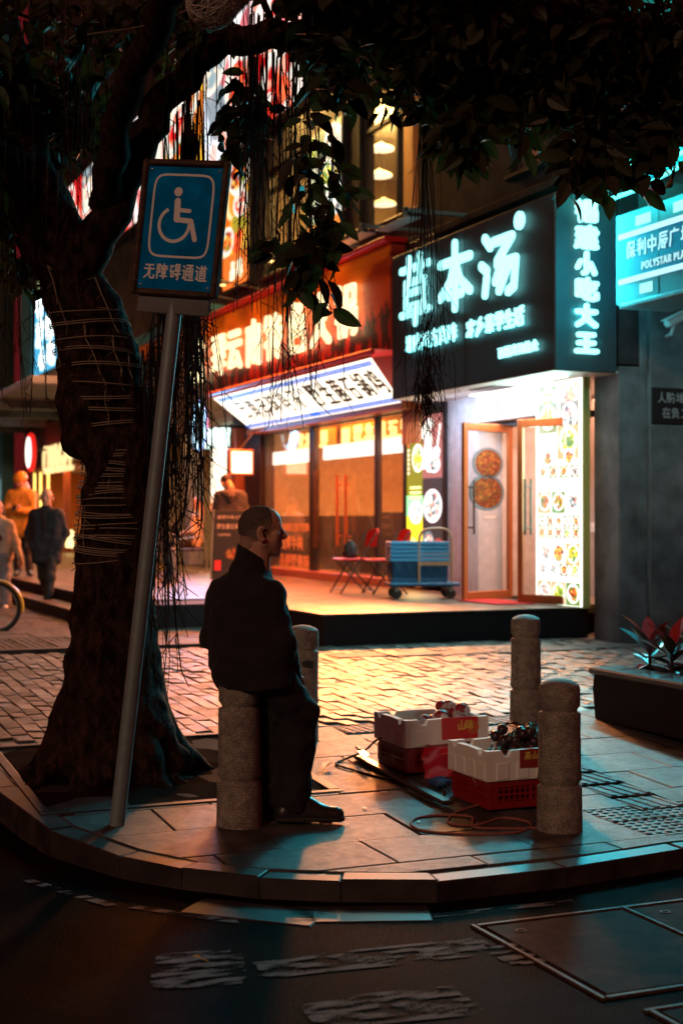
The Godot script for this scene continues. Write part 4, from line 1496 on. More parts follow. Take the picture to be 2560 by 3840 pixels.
	ob(hp, "threshold", boxm(Vector3(5.95, 0.12, 0.26), 0.008, Vector3(-8.15, 0.665, 0.04)), M.wood_orange)
	var fm := MB.new()
	for xx in [-11.06, -8.84, -8.70, -6.23, -5.24]:
		fm.box(Vector3(xx, 1.93, 0.0), Vector3(0.075, 2.42, 0.10), 0.006)
	fm.box(Vector3(-8.15, 3.10, 0.0), Vector3(5.9, 0.09, 0.101), 0.006)
	ob(hp, "frame", fm, M.dark)
	for q in [[-11.02, -8.88], [-8.66, -7.45], [-7.44, -6.27], [-6.19, -5.28]]:
		ob(hp, "pane", boxm(Vector3(q[1] - q[0], 2.32, 0.01), 0.0, Vector3((q[0] + q[1]) / 2, 1.89, 0.005)), M.glass)
	# smoky film on the lower glass
	var film := glass(0.72, Color(0.05, 0.04, 0.035), 0.2)
	for q in [[-11.0, -8.9], [-8.64, -7.47], [-7.42, -6.29]]:
		ob(hp, "window_film", boxm(Vector3(q[1] - q[0], 0.86, 0.004), 0.0, Vector3((q[0] + q[1]) / 2, 1.19, -0.012)), film)
	var dh := MB.new()
	for xx in [-7.62, -7.28]:
		dh.rod(Vector3(xx, 1.15, 0.07), Vector3(xx, 2.25, 0.07), 0.025)
		dh.rod(Vector3(xx, 1.3, 0.0), Vector3(xx, 1.3, 0.07), 0.015)
		dh.rod(Vector3(xx, 2.1, 0.0), Vector3(xx, 2.1, 0.07), 0.015)
	ob(hp, "handle", dh, M.wood_orange)
	ob(hp, "handle", boxm(Vector3(0.12, 1.25, 0.06), 0.01, Vector3(-8.52, 1.72, 0.06)), M.rust)
	for q in [[-11.0, -9.0], [-8.62, -6.28], [-6.18, -5.28]]:
		ob(hp, "light_band", boxm(Vector3(q[1] - q[0], 0.225, 0.06), 0.006, Vector3((q[0] + q[1]) / 2, 2.635, -0.12)), glow(Color(1.0, 0.97, 0.90), 1.8))
	var orange_m := mat(L(0.85, 0.33, 0.03), 0.5)
	for q in [[-11.0, -8.9], [-8.6, -5.3]]:
		ob(hp, "neon_board", boxm(Vector3(q[1] - q[0], 0.34, 0.04), 0.0, Vector3((q[0] + q[1]) / 2, 2.93, -0.42)), orange_m)
	var nl := glow(Color(1, 0.86, 0.42), 1.0)
	nl.emission = L(1.0, 0.62, 0.16)
	nl.emission_energy_multiplier = 2.6
	var nb := MB.new()
	line(nb, "营业火锅", Vector3(-10.5, 2.84, -0.39), X, Y, Z * 0.02, 0.26, 0.2, 0.36, 0.02)
	line(nb, "野生菌石锅鸡", Vector3(-8.0, 2.84, -0.39), X, Y, Z * 0.02, 0.30, 0.2, 0.44, 0.022)
	for q in [[-10.55, -9.2, 2.80], [-8.0, -5.6, 2.80]]:
		nb.box(Vector3((q[0] + q[1]) / 2, q[2], -0.385), Vector3(q[1] - q[0], 0.05, 0.02), 0.004)
	nb.box(Vector3(-10.8, 2.92, -0.38), Vector3(0.22, 0.30, 0.03), 0.01)
	nb.box(Vector3(-8.35, 2.90, -0.38), Vector3(0.30, 0.26, 0.03), 0.01)
	ob(hp, "neon_lettering", nb, nl)
	room(hp, -11.1, -5.15, 0.605, 3.14, -0.16, -4.6, M.beige, M.floor)
	ob(hp, "tube_lamp", boxm(Vector3(2.2, 0.03, 0.3), 0.0, Vector3(-9.6, 3.115, -2.0)), glow(Color(1.0, 0.85, 0.6), 2.0))
	area(hp, Vector3(-8.2, 3.08, -2.2), Vector3.DOWN, Vector2(4.5, 2.6), Color(1.0, 0.58, 0.26), 46.0)
	ob(hp, "counter", boxm(Vector3(2.2, 1.0, 0.5), 0.01, Vector3(-9.9, 1.105, -1.9)), mat(L(0.06, 0.045, 0.035), 0.5))
	ob(hp, "counter", boxm(Vector3(1.7, 1.05, 0.5), 0.01, Vector3(-7.2, 1.13, -1.4)), M.wood_orange)
	ob(hp, "menu_stand", boxm(Vector3(0.75, 0.85, 0.06), 0.01, Vector3(-6.7, 1.25, -0.45)), M.black)
	ob(hp, "red_column", boxm(Vector3(0.55, 2.5, 0.4), 0.01, Vector3(-6.75, 1.88, -2.6)), mat(L(0.42, 0.05, 0.02), 0.5))
	ob(hp, "partition", boxm(Vector3(0.7, 2.4, 0.08), 0.0, Vector3(-8.2, 1.83, -3.0)), mat(L(0.38, 0.36, 0.10), 0.7))
	for q in [[-10.3, -3.2, "dining table inside the hotpot shop's left window"], [-7.9, -3.6, "dining table inside the hotpot shop, behind the glass doors"], [-6.0, -2.2, "dining table inside the hotpot shop's right window"]]:
		var dt := thing("dining_table", q[2], "table", Vector3(q[0], 0.606, q[1]), 0.0, "tables inside the hotpot shop")
		ob(dt, "top", boxm(Vector3(1.1, 0.05, 0.7), 0.01, Vector3(0, 0.74, 0)), M.wood_orange)
		for s in [[-0.48, -0.28], [0.48, -0.28], [-0.48, 0.28], [0.48, 0.28]]:
			ob(dt, "leg", boxm(Vector3(0.05, 0.72, 0.05), 0.006, Vector3(s[0], 0.36, s[1])), M.dark)
		var pot := MB.new()
		pot.lathe(Vector3(0, 0.765, 0), [[0.001, 0.0], [0.15, 0.0], [0.17, 0.10], [0.16, 0.11], [0.03, 0.13], [0.02, 0.16], [0.001, 0.165]], 18)
		ob(dt, "pot", pot, M.chrome)
	for q in [[-10.6, 2.0, M.red], [-9.8, 2.1, mat(L(0.3, 0.35, 0.08), 0.7)], [-8.9, 2.0, mat(L(0.5, 0.2, 0.05), 0.7)], [-7.6, 1.9, M.red], [-5.8, 2.3, mat(L(0.1, 0.2, 0.15), 0.7)]]:
		var pf := ob(hp, "wall_picture", boxm(Vector3(0.62, 0.85, 0.03), 0.006, Vector3(q[0], q[1], -4.48)), q[2])
		ob(pf, "picture_mount", boxm(Vector3(0.42, 0.6, 0.01), 0.0, Vector3(q[0], q[1], -4.46)), M.beige)
	for xx in [-10.4, -9.0, -7.0]:
		var ln := thing("paper_lantern", ["left", "middle", "right"][[-10.4, -9.0, -7.0].find(xx)] + " red paper lantern hung inside the hotpot shop", "lantern", Vector3(xx, 2.30, -2.6))
		var lm := MB.new()
		lm.lathe(Vector3.ZERO, [[0.07, 0.0], [0.16, 0.06], [0.19, 0.15], [0.16, 0.24], [0.07, 0.30]], 18)
		ob(ln, "shade", lm, glow(Color(1.0, 0.12, 0.05), 0.5, Color(0.7, 0.05, 0.03)))
		var lc := MB.new()
		lc.rod(Vector3(0, 0.3, 0), Vector3(0, 0.82, 0), 0.006, 5)
		lc.rod(Vector3(0, 0, 0), Vector3(0, -0.16, 0), 0.012, 5)
		ob(ln, "cord", lc, M.red)
	# patterned cloth panel: red and white triangles, built as strips
	var tp := thing("pattern_panel", "red and white triangle patterned wall panel lit inside the hotpot shop's right window", "wall panel")
	ob(tp, "panel", boxm(Vector3(0.95, 1.45, 0.04), 0.0, Vector3(-5.70, 1.83, -0.55)), mat(L(0.55, 0.04, 0.03), 0.5))
	var wp := MB.new()
	var gp := MB.new()
	for k in 7:
		for yy in [2.40, 1.78]:
			wp.plate(PackedVector2Array([Vector2(-0.055, -0.04), Vector2(0.055, -0.04), Vector2(0, 0.05)]), Vector3(-6.10 + k * 0.13, yy, -0.528), X, Y, Z * 0.006, false)
	wp.box(Vector3(-5.70, 2.12, -0.527), Vector3(0.55, 0.22, 0.008))
	for k in 4:
		wp.plate(circle(0.06, 4, Vector2.ZERO), Vector3(-6.08 + k * 0.26, 2.14, -0.5275), X, Y, Z * 0.008, false)
		for s in [-1, 1]:
			wp.plate(PackedVector2Array([Vector2(0, 0), Vector2(0.07, 0), Vector2(0.07 + 0.2 * s, -0.3), Vector2(0.2 * s, -0.3)]), Vector3(-6.05 + k * 0.23, 1.62, -0.5265 + 0.002 * s), X, Y, Z * 0.006, false)
	gp.box(Vector3(-5.70, 1.93, -0.526), Vector3(0.95, 0.05, 0.008))
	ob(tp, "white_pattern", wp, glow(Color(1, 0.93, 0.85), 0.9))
	ob(tp, "green_stripe", gp, mat(L(0.02, 0.22, 0.10), 0.5))
	# lettering stuck on the left window
	var wl := MB.new()
	line(wl, "营业时间", Vector3(-10.45, 1.36, 0.012), X, Y, Z * 0.002, 0.14, 0.13, 0.165, 0.011)
	line(wl, "高原牛肉", Vector3(-10.35, 1.05, 0.012), X, Y, Z * 0.002, 0.24, 0.22, 0.285, 0.018)
	line(wl, "品鲜野美味", Vector3(-10.35, 0.74, 0.012), X, Y, Z * 0.002, 0.24, 0.22, 0.285, 0.018)
	var wm := mat(L(0.75, 0.45, 0.2), 0.6)
	ob(hp, "window_lettering", wl, wm)
	latin(hp, "window_lettering", "11:30/17:30", Vector3(-9.42, 1.42, 0.013), 0.17, 0.002, wm)
	# slats and beam between window and poster
	for k in 6:
		ob(hp, "slat", boxm(Vector3(0.045, 0.55, 0.05), 0.004, Vector3(-5.15 + k * 0.10, 2.88, 0.09)), M.wood_orange)

	# --- hotpot sign: printed red board with glowing characters
	var fim := Image.create(512, 128, false, Image.FORMAT_RGB8)
	var fn := noise(0.02, 4, 77)
	for y in 128:
		for x in 512:
			var h := 0.36 + 0.22 * fn.get_noise_2d(x * 1.0, 3.0) + 0.5 * absf(fn.get_noise_2d(x * 3.0, 50.0))
			var up := 1.0 - y / 128.0
			var grain := 0.06 * fn.get_noise_2d(x * 0.6, y * 6.0)
			var c := Color(0.90 + grain, 0.28 + grain + 0.26 * up * up, 0.02)
			if up < h * 0.80:
				var dk := fn.get_noise_2d(x * 4.0 + 900.0, y * 0.8)
				c = Color(0.20, 0.035, 0.02) if dk > -0.05 else Color(0.72, 0.13, 0.02)
			fim.set_pixel(x, y, c)
	var fmat := mat(Color.WHITE, 0.5)
	fmat.albedo_texture = ImageTexture.create_from_image(fim)
	var hs := thing("hotpot_sign", "long red shop sign with thick glowing yellow white characters", "sign")
	ob(hs, "board", boxm(Vector3(8.5, 1.50, 0.36), 0.01, Vector3(-9.2, 4.62, 0.205)), mat(L(0.4, 0.03, 0.01), 0.5))
	panel(hs, "board_print", -13.44, -4.96, 3.89, 5.36, 0.389, fmat)
	ob(hs, "top_rail", boxm(Vector3(8.6, 0.07, 0.5), 0.01, Vector3(-9.2, 5.41, 0.25)), M.red)
	ob(hs, "scaffold", boxm(Vector3(0.9, 1.5, 0.1), 0.01, Vector3(-4.52, 4.6, 0.12)), M.dark)
	for yy in [4.25, 4.75, 5.2]:
		ob(hs, "scaffold_bar", boxm(Vector3(0.86, 0.035, 0.03), 0.004, Vector3(-4.53, yy, 0.20)), M.red)
	var hot := glow(Color(1, 0.85, 0.5), 1.0)
	hot.emission = L(1.0, 0.78, 0.40)
	hot.emission_energy_multiplier = 1.7
	i = 0
	for ch in "滇臻云南特色火锅":
		var b := MB.new()
		var x: float = [-14.05, -12.72, -11.80, -10.74, -9.78, -8.66, -7.66, -6.66][i]
		glyph(b, ch, Vector3(x, 4.22, 0.46), X, Y, Z * 0.05, 0.74, 0.74, [0.066, 0.042, 0.058, 0.054, 0.052, 0.056, 0.062, 0.046][i], 6)
		ob(hs, "character", b, hot)
		i += 1
	var which := ["first from the left, by the blue sign", "second from the left", "middle one, left of the leaves", "fourth from the left, under the leaves", "rightmost, nearest the soup sign"]
	for li in 5:
		var xx: float = [-13.3, -11.9, -10.55, -8.1, -6.8][li]
		var dl := thing("sign_lamp", "small lit arm lamp above the hotpot sign, " + which[li], "lamp", Vector3(xx, 5.62, 0.0), 0.0, "arm lamps above the hotpot sign")
		var ar := MB.new()
		ar.rod(Vector3(0, -0.1, 0.02), Vector3(0, 0.04, 0.95), 0.014, 6)
		ob(dl, "arm", ar, M.dark)
		var hd := MB.new()
		hd.lathe(Vector3(0, -0.03, 0.98), [[0.085, 0.0], [0.08, 0.05], [0.04, 0.09], [0.01, 0.1]], 14)
		ob(dl, "shade", hd, M.dark)
		var bu := MB.new()
		bu.lathe(Vector3(0, -0.045, 0.98), [[0.001, 0.0], [0.05, 0.012], [0.06, 0.03]], 12)
		ob(dl, "bulb", bu, glow(Color(1, 0.8, 0.45), 4.0))
		var sl := SpotLight3D.new()
		sl.name = "lamp_light"
		sl.light_color = Color(1.0, 0.62, 0.22)
		sl.light_energy = 0.7
		sl.spot_angle = 62
		sl.spot_range = 30.0
		sl.spot_attenuation = 2.0
		sl.light_size = 0.05
		sl.shadow_enabled = true
		dl.add_child(sl)
		sl.look_at_from_position(Vector3(xx, 5.57, 0.98), Vector3(xx, 4.3, 0.42), Vector3.RIGHT)
	# slanting light box under the sign
	var lb := thing("slanting_light_box", "white slanting light box with dark characters and blue edges under the red hotpot sign", "sign")
	var t0 := Vector3(-11.62, 3.73, 0.82)
	var t1 := Vector3(-4.62, 3.73, 0.82)
	var b0 := Vector3(-11.25, 3.17, 0.22)
	var b1 := Vector3(-4.95, 3.17, 0.22)
	var bx := MB.new()
	bx.quad(t0, t1, t1 + Vector3(0, 0.12, -0.02), t0 + Vector3(0, 0.12, -0.02), Z)
	bx.quad(t0 + Vector3(0, 0.12, -0.02), t1 + Vector3(0, 0.12, -0.02), Vector3(-4.62, 3.85, 0.1), Vector3(-11.62, 3.85, 0.1), Y)
	bx.quad(t0, b0, Vector3(-11.25, 3.17, 0.05), Vector3(-11.62, 3.85, 0.05), -X)
	bx.quad(t1, b1, Vector3(-4.95, 3.17, 0.05), Vector3(-4.62, 3.85, 0.05), X)
	ob(lb, "case", bx, M.red)
	var uy := (t0 - Vector3(-11.62, 3.17, 0.22)).normalized()
	var nn := Vector3(0, uy.z, -uy.y) * -1.0
	var face := MB.new()
	face.quad(t0, t1, b1, b0, nn)
	ob(lb, "sign_face", face, glow(Color(1.0, 0.95, 0.85), 2.0))
	var bl := glow(Color(0.30, 0.55, 0.98), 0.85, Color(0.1, 0.2, 0.6))
	for q in [[0.03, 0.12], [0.70, 0.79]]:
		var s := MB.new()
		var k := 0
		while k < 66:
			var xa := -11.5 + k * 0.103
			if xa > -4.72:
				break
			var pts := [Vector2(xa, q[0]), Vector2(xa + 0.09, q[0]), Vector2(xa + 0.09, q[1]), Vector2(xa, q[1])]
			var w: Array[Vector3] = []
			for p in pts:
				w.append(Vector3(p.x + p.y * 0.2 + (0.0 if p.x < -8 else -p.y * 0.45), 3.73, 0.82) - uy * p.y + nn * 0.004)
			s.quad(w[0], w[1], w[2], w[3], nn)
			k += 1
		ob(lb, "blue_edge", s, bl)
	var tx := MB.new()
	line(tx, "云南土味鸡汤", Vector3(-10.9, 3.73, 0.82) - uy * 0.62 + nn * 0.004, X, uy, nn * 0.004, 0.36, 0.44, 0.50, 0.022)
	line(tx, "野生菌石锅鸡", Vector3(-7.55, 3.73, 0.82) - uy * 0.62 + nn * 0.004, X, uy, nn * 0.004, 0.36, 0.44, 0.455, 0.027)
	ob(lb, "lettering", tx, mat(L(0.10, 0.09, 0.03), 0.6))
	var rl := MB.new()
	rl.rod(Vector3(-11.75, 3.80, 0.86), Vector3(-4.50, 3.80, 0.86), 0.04)
	ob(lb, "top_rail", rl, M.red)
	ob(lb, "bottom_rail", boxm(Vector3(6.6, 0.10, 0.20), 0.01, Vector3(-8.15, 3.125, 0.15)), M.wood_orange)
	area(lb, Vector3(-8.2, 3.42, 0.60), Vector3(0, -0.75, 0.66), Vector2(6.2, 0.6), Color(1.0, 0.42, 0.12), 70.0)
	area(hs, Vector3(-9.6, 4.6, 0.60), Vector3(0, -0.3, 1), Vector2(7.5, 0.8), Color(1.0, 0.44, 0.12), 40.0)

	# --- upstairs posters
	var pl := [
		[-13.25, -11.75, 6.55, 8.3, [WARM, REDS], Color(0.9, 0.6, 0.15), "glowing poster of yellow and red food beside the blue sign's right edge"],
		[-8.78, -7.38, 6.3, 7.75, [PALES, GREENS], Color(0.12, 0.25, 0.27), "glowing dark green poster behind the hanging leaves, left of the big lit window"],
	]
	for p in pl:
		var o := thing("upper_poster", p[6], "poster")
		ob(o, "case", boxm(Vector3(p[1] - p[0] + 0.08, p[3] - p[2] + 0.72, 0.1), 0.01, Vector3((p[0] + p[1]) / 2, (p[2] + p[3]) / 2 - 0.32, 0.052)), M.dark)
		panel(o, "poster_sign", p[0], p[1], p[2], p[3], 0.108, print_glow(food_poster(128, 160, p[5], 3, p[4]), 1.7))
		panel(o, "base_sign", p[0], p[1], p[2] - 0.62, p[2] - 0.01, 0.1085, glow(Color(1.0, 0.45, 0.04), 1.0))
		var lt2 := MB.new()
		line(lt2, "品味", Vector3(p[0] + 0.45, p[2] - 0.50, 0.109), X, Y, Z * 0.004, 0.30, 0.34, 0.40, 0.03)
		ob(o, "lettering", lt2, glow(Color(1, 0.95, 0.8), 1.6))
	# the long billboard above
	var names := ["red and white", "rose and pale blue", "yellow", "white and crimson", "red", "pale pink", "crimson and white", "orange red"]
	var where := ["just left of the leaves, nearest the big window", "second from the big window, behind hanging roots", "above the blue sign's right corner", "above the blue sign's middle", "between the limb and the blue sign", "beyond the trunk's upper fork", "beside the leaning trunk", "farthest along the street"]
	for k in 8:
		var xb := -8.7 - k * 2.75
		var o := thing("billboard", "%s food billboard %s" % [names[k], where[k]], "billboard", Vector3.ZERO, 0.0, "food billboards along the upper wall")
		ob(o, "case", boxm(Vector3(2.72, 2.5, 0.2), 0.01, Vector3(xb - 1.375, 9.65, 0.102)), M.dark)
		panel(o, "billboard_sign", xb - 2.68, xb - 0.07, 8.45, 10.85, 0.206, print_glow(food_poster(160, 144, [Color(0.95, 0.8, 0.8), Color(0.85, 0.9, 0.95), Color(0.95, 0.7, 0.1), Color(0.96, 0.93, 0.92), Color(0.85, 0.05, 0.08), Color(0.95, 0.75, 0.7), Color(0.8, 0.06, 0.08), Color(0.9, 0.3, 0.1)][k], 3, [REDS, PALES, WARM, REDS, REDS, PALES, REDS, WARM].slice(k, k + 1) + [REDS]), 1.6))

	area(self, Vector3(-16.5, 9.6, 0.4), Vector3(0, -0.3, 1), Vector2(14.0, 2.2), Color(1.0, 0.58, 0.30), 190.0)
	spot(hs, Vector3(-4.3, 3.62, 0.95), Vector3(0.2, 0.26, 3.0), 25.0, Color(1.0, 0.60, 0.32), 110.0)

	# --- plaza sign at the corner
	var pz := thing("plaza_sign", "cyan lit plaza sign box with white characters projecting from the corner", "sign")
	ob(pz, "box", boxm(Vector3(2.6, 0.92, 0.32), 0.012, Vector3(1.715, 4.22, 0.15)), mat(L(0.07, 0.27, 0.32), 0.45))
	ob(pz, "under_tray", boxm(Vector3(2.5, 0.05, 0.6), 0.01, Vector3(1.78, 3.735, 0.05)), M.steel)
	for xx in [1.15, 2.0]:
		ob(pz, "seam", boxm(Vector3(0.012, 0.915, 0.004), 0.0, Vector3(xx, 4.22, 0.312)), M.teal)
	panel(pz, "field_screen", 0.46, 3.0, 4.02, 4.42, 0.3125, glow(Color(0.0, 0.45, 0.66), 0.30, Color(0.02, 0.25, 0.36)))
	for yy in [3.985, 4.445]:
		ob(pz, "light_strip", boxm(Vector3(2.52, 0.055, 0.02), 0.006, Vector3(1.745, yy, 0.322)), glow(Color(0.75, 0.95, 1.0), 1.0))
	var pt := MB.new()
	line(pt, "保利中辰广场", Vector3(0.62, 4.205, 0.313), X, Y, Z * 0.004, 0.145, 0.165, 0.182, 0.0095, 3)
	var pl2 := glow(Color(0.75, 0.97, 1.0), 0.85)
	ob(pz, "lettering", pt, pl2)
	latin(pz, "lettering", "POLYSTAR PLAZA", Vector3(1.29, 4.095, 0.315), 0.105, 0.004, pl2)
	for q in [[0.9, 4.56, 0.13], [0.95, 3.87, 0.11], [1.5, 4.57, 0.10]]:
		panel(pz, "spot_glow_lamp", q[0] - q[2], q[0] + q[2], q[1] - 0.05, q[1] + 0.05, 0.313, glow(Color(0.7, 1.0, 1.0), 0.8))
	area(pz, Vector3(1.8, 4.3, 0.42), Vector3(0, -0.2, 1), Vector2(2.2, 0.7), Color(0.2, 0.9, 1.0), 7.0)
	area(pz, Vector3(1.7, 3.68, 0.1), Vector3(-0.2, -1, -0.2), Vector2(2.2, 0.5), Color(0.55, 0.9, 0.95), 2.2)
	area(pz, Vector3(1.5, 4.86, 0.9), Vector3(0, 0.85, -0.6), Vector2(2.2, 0.3), Color(0.25, 1.0, 0.95), 9.0)
	# teal fascia and curved rail above it
	var tf := thing("teal_fascia", "teal painted sheet metal fascia above the plaza sign", "fascia")
	ob(tf, "sheet", boxm(Vector3(3.6, 1.9, 0.12), 0.01, Vector3(1.16, 6.0, 0.07)), M.teal)
	ob(tf, "seam", boxm(Vector3(0.015, 1.88, 0.01), 0.0, Vector3(1.05, 6.0, 0.132)), M.black)
	var cr := thing("curved_rail", "white curved metal rail bent over the plaza sign", "rail")
	var c1 := MB.new()
	var pth := PackedVector3Array()
	for k in 19:
		var t := k / 18.0
		pth.append(Vector3(-0.15 + 2.9 * t, 5.32 - 0.42 * sin(t * PI * 0.62) + 0.18 * t * t, 0.42 + 0.1 * t))
	c1.tube(pth, PackedFloat32Array([0.024]), 8)
	ob(cr, "rail", c1, M.white)
	var c2 := MB.new()
	c2.tube(PackedVector3Array([Vector3(0.2, 4.86, 0.36), Vector3(1.0, 4.84, 0.40), Vector3(1.9, 4.93, 0.42), Vector3(2.8, 5.05, 0.44)]), PackedFloat32Array([0.022]), 8)
	ob(cr, "lower_rail", c2, M.white)
	for xx in [0.30, 0.42]:
		var br := MB.new()
		br.rod(Vector3(0.28, 4.84, 0.36), Vector3(xx + 0.08, 5.13, 0.42), 0.018)
		ob(cr, "strut", br, M.white)
	# camera and plaque on the end wall
	var sc := thing("security_camera", "small white security camera on the grey end wall", "security camera", Vector3(0.08, 3.62, -0.60), deg_to_rad(-20))
	var bb := MB.new()
	bb.box(Vector3(0.17, 0.06, 0.0), Vector3(0.10, 0.085, 0.24), 0.02, Basis.from_euler(Vector3(0.45, 0.3, 0)))
	ob(sc, "body", bb, M.white)
	var hood := MB.new()
	hood.box(Vector3(0.17, 0.112, 0.01), Vector3(0.125, 0.012, 0.28), 0.004, Basis.from_euler(Vector3(0.45, 0.3, 0)))
	ob(sc, "hood", hood, M.white)
	var bk := MB.new()
	bk.rod(Vector3(0.0, -0.10, 0.05), Vector3(0.14, -0.08, 0.03), 0.022)
	bk.rod(Vector3(0.14, -0.08, 0.03), Vector3(0.16, 0.03, 0.0), 0.018)
	ob(sc, "bracket", bk, M.white)
	var pq := thing("wall_plaque", "dark wall plaque with two lines of pale characters below the security camera", "plaque")
	ob(pq, "plate", boxm(Vector3(0.02, 0.385, 0.95), 0.004, Vector3(0.083, 2.785, -0.83)), M.black)
	var pc := MB.new()
	line(pc, "人防地下", Vector3(0.0935, 2.815, -0.43), vx, Y, X * 0.003, 0.10, 0.11, 0.118, 0.007)
	line(pc, "在负二层", Vector3(0.0935, 2.65, -0.49), vx, Y, X * 0.003, 0.10, 0.11, 0.118, 0.007)
	ob(pq, "lettering", pc, mat(L(0.3, 0.3, 0.3), 0.6))

func circle(r: float, n: int, c: Vector2) -> PackedVector2Array:
	var p := PackedVector2Array()
	for k in n:
		p.append(c + Vector2.from_angle(TAU * k / n) * r)
	return p

# ---------------------------------------------------------------- further along the street
func build_far_shops() -> void:
	var X := Vector3.RIGHT
	var Y := Vector3.UP
	var Z := Vector3.BACK
	# between the hotpot shop and the tea shop: ribbed shutter over an open beige shop
	var sf := thing("noodle_shop", "beige open shop front under a ribbed shutter, left of the hotpot shop", "shop front")
	for k in 26:
		ob(sf, "shutter_slat", boxm(Vector3(5.6, 0.075, 0.05), 0.012, Vector3(-15.7, 3.42 + k * 0.08, 0.03)), M.beige)
	ob(sf, "awning_band", boxm(Vector3(6.0, 0.22, 0.3), 0.01, Vector3(-16.4, 5.60, 0.16)), mat(L(0.05, 0.25, 0.3), 0.5))
	ob(sf, "awning_band", boxm(Vector3(6.0, 0.22, 0.3), 0.01, Vector3(-16.4, 5.36, 0.16)), mat(L(0.6, 0.16, 0.02), 0.5))
	room(sf, -19.0, -12.7, 0.605, 3.35, -0.26, -4.0, M.beige, M.floor)
	ob(sf, "pillar", boxm(Vector3(0.4, 2.75, 0.3), 0.01, Vector3(-15.9, 1.98, -0.1)), M.wall_light)
	ob(sf, "cabinet", boxm(Vector3(1.6, 0.95, 0.5), 0.01, Vector3(-14.4, 1.08, -2.2)), M.black)
	ob(sf, "cabinet", boxm(Vector3(0.8, 1.7, 0.5), 0.01, Vector3(-13.4, 1.46, -2.8)), M.wall_light)
	ob(sf, "cabinet_shelf", boxm(Vector3(1.5, 0.04, 0.1), 0.004, Vector3(-14.4, 1.32, -1.92)), M.wood_orange)
	area(sf, Vector3(-15.8, 3.3, -1.6), Vector3.DOWN, Vector2(4.0, 1.6), Color(1.0, 0.72, 0.42), 7.0)
	var w1 := thing("light_box", "large blank glowing white light box under the white glyph sign", "light box")
	ob(w1, "case", boxm(Vector3(1.08, 1.1, 0.14), 0.01, Vector3(-13.38, 2.40, 0.06)), M.white)
	panel(w1, "light_face", -13.9, -12.86, 1.88, 2.92, 0.135, glow(Color(1, 0.92, 0.78), 2.2))
	area(w1, Vector3(-13.38, 2.4, 0.2), Z, Vector2(1, 1), Color(1.0, 0.8, 0.55), 5.0)
	var w2 := thing("light_box", "small square glowing blade sign box hung beside the dark pillar", "light box")
	ob(w2, "case", boxm(Vector3(0.16, 0.46, 0.46), 0.015, Vector3(-10.99, 2.56, 0.52)), M.wood_orange)
	ob(w2, "light_face", boxm(Vector3(0.012, 0.38, 0.38), 0.004, Vector3(-10.904, 2.56, 0.52)), glow(Color(1, 0.93, 0.75), 2.0))
	var arm := MB.new()
	arm.rod(Vector3(-10.99, 2.79, 0.52), Vector3(-10.99, 3.12, 0.25), 0.012, 6)
	ob(w2, "hanger", arm, M.black)
	var rg := thing("ring_sign", "blue white neon ring sign seen through the hanging roots", "sign")
	for q in [[0.40, 0.035, Color(0.65, 0.9, 1.0), 2.2, "ring_neon"], [0.46, 0.016, Color(0.1, 0.35, 0.9), 1.2, "outer_neon"]]:
		var p := PackedVector3Array()
		for k in 33:
			p.append(Vector3(-12.2 + cos(TAU * k / 32) * q[0] * 1.05, 3.27 + sin(TAU * k / 32) * q[0], 0.9))
		var b := MB.new()
		b.tube(p, PackedFloat32Array([q[1]]), 8, false)
		ob(rg, q[4], b, glow(q[2], q[3]))
	ob(rg, "face", boxm(Vector3(0.5, 0.6, 0.03), 0.01, Vector3(-12.2, 3.27, 0.86)), M.dark)
	ob(rg, "bracket", boxm(Vector3(0.05, 0.05, 0.86), 0.004, Vector3(-12.2, 3.27, 0.43)), M.dark)
	area(rg, Vector3(-12.2, 3.27, 1.0), Vector3(0.5, -0.3, 1), Vector2(0.8, 0.8), Color(0.35, 0.72, 1.0), 12.0)
	var gs := thing("glyph_sign", "small row of glowing white characters left of the slanting light box", "sign")
	ob(gs, "back_bar", boxm(Vector3(1.6, 0.05, 0.03), 0.004, Vector3(-13.6, 3.16, 0.08)), M.dark)
	var b := MB.new()
	line(b, "家味面馆", Vector3(-14.32, 2.96, 0.1), X, Y, Z * 0.03, 0.34, 0.36, 0.38, 0.034)
	ob(gs, "lettering", b, glow(Color(0.85, 1.0, 0.95), 2.2))
	# tea shop
	var ts := thing("tea_shop", "orange lit tea shop front at the street's far end, left of the trunk", "shop front")
	ob(ts, "fascia", boxm(Vector3(10.0, 1.35, 0.3), 0.01, Vector3(-28.4, 3.75, 0.12)), mat(L(0.10, 0.05, 0.03), 0.5))
	ob(ts, "fascia_edge", boxm(Vector3(10.0, 0.12, 0.34), 0.01, Vector3(-28.4, 3.10, 0.14)), mat(L(0.55, 0.2, 0.05), 0.5))
	room(ts, -33.0, -23.6, 0.605, 3.04, -0.05, -3.5, mat(L(0.55, 0.2, 0.06), 0.6), M.floor)
	area(ts, Vector3(-28.3, 3.0, -1.5), Vector3.DOWN, Vector2(7.0, 2.0), Color(1.0, 0.56, 0.24), 22.0)
	for xx in [-33.0, -31.9, -30.8, -28.0, -25.2]:
		ob(ts, "door_post", boxm(Vector3(0.22, 2.44, 0.16), 0.01, Vector3(xx, 1.825, 0.03)), M.wood_orange)
	for xx in [-32.4, -31.4, -30.2]:
		ob(ts, "led_strip", boxm(Vector3(0.10, 2.0, 0.05), 0.0, Vector3(xx, 2.0, 0.13)), glow(Color(1.0, 0.82, 0.4), 2.6))
	for q in [[-27.4, 2.3, 0.9, 0.8], [-26.0, 2.2, 0.8, 0.9], [-24.6, 2.3, 0.8, 0.9]]:
		ob(ts, "menu_screen", boxm(Vector3(q[2], q[3], 0.05), 0.0, Vector3(q[0], q[1], -1.6)), glow(Color(1.0, 0.95, 0.85), 1.6))
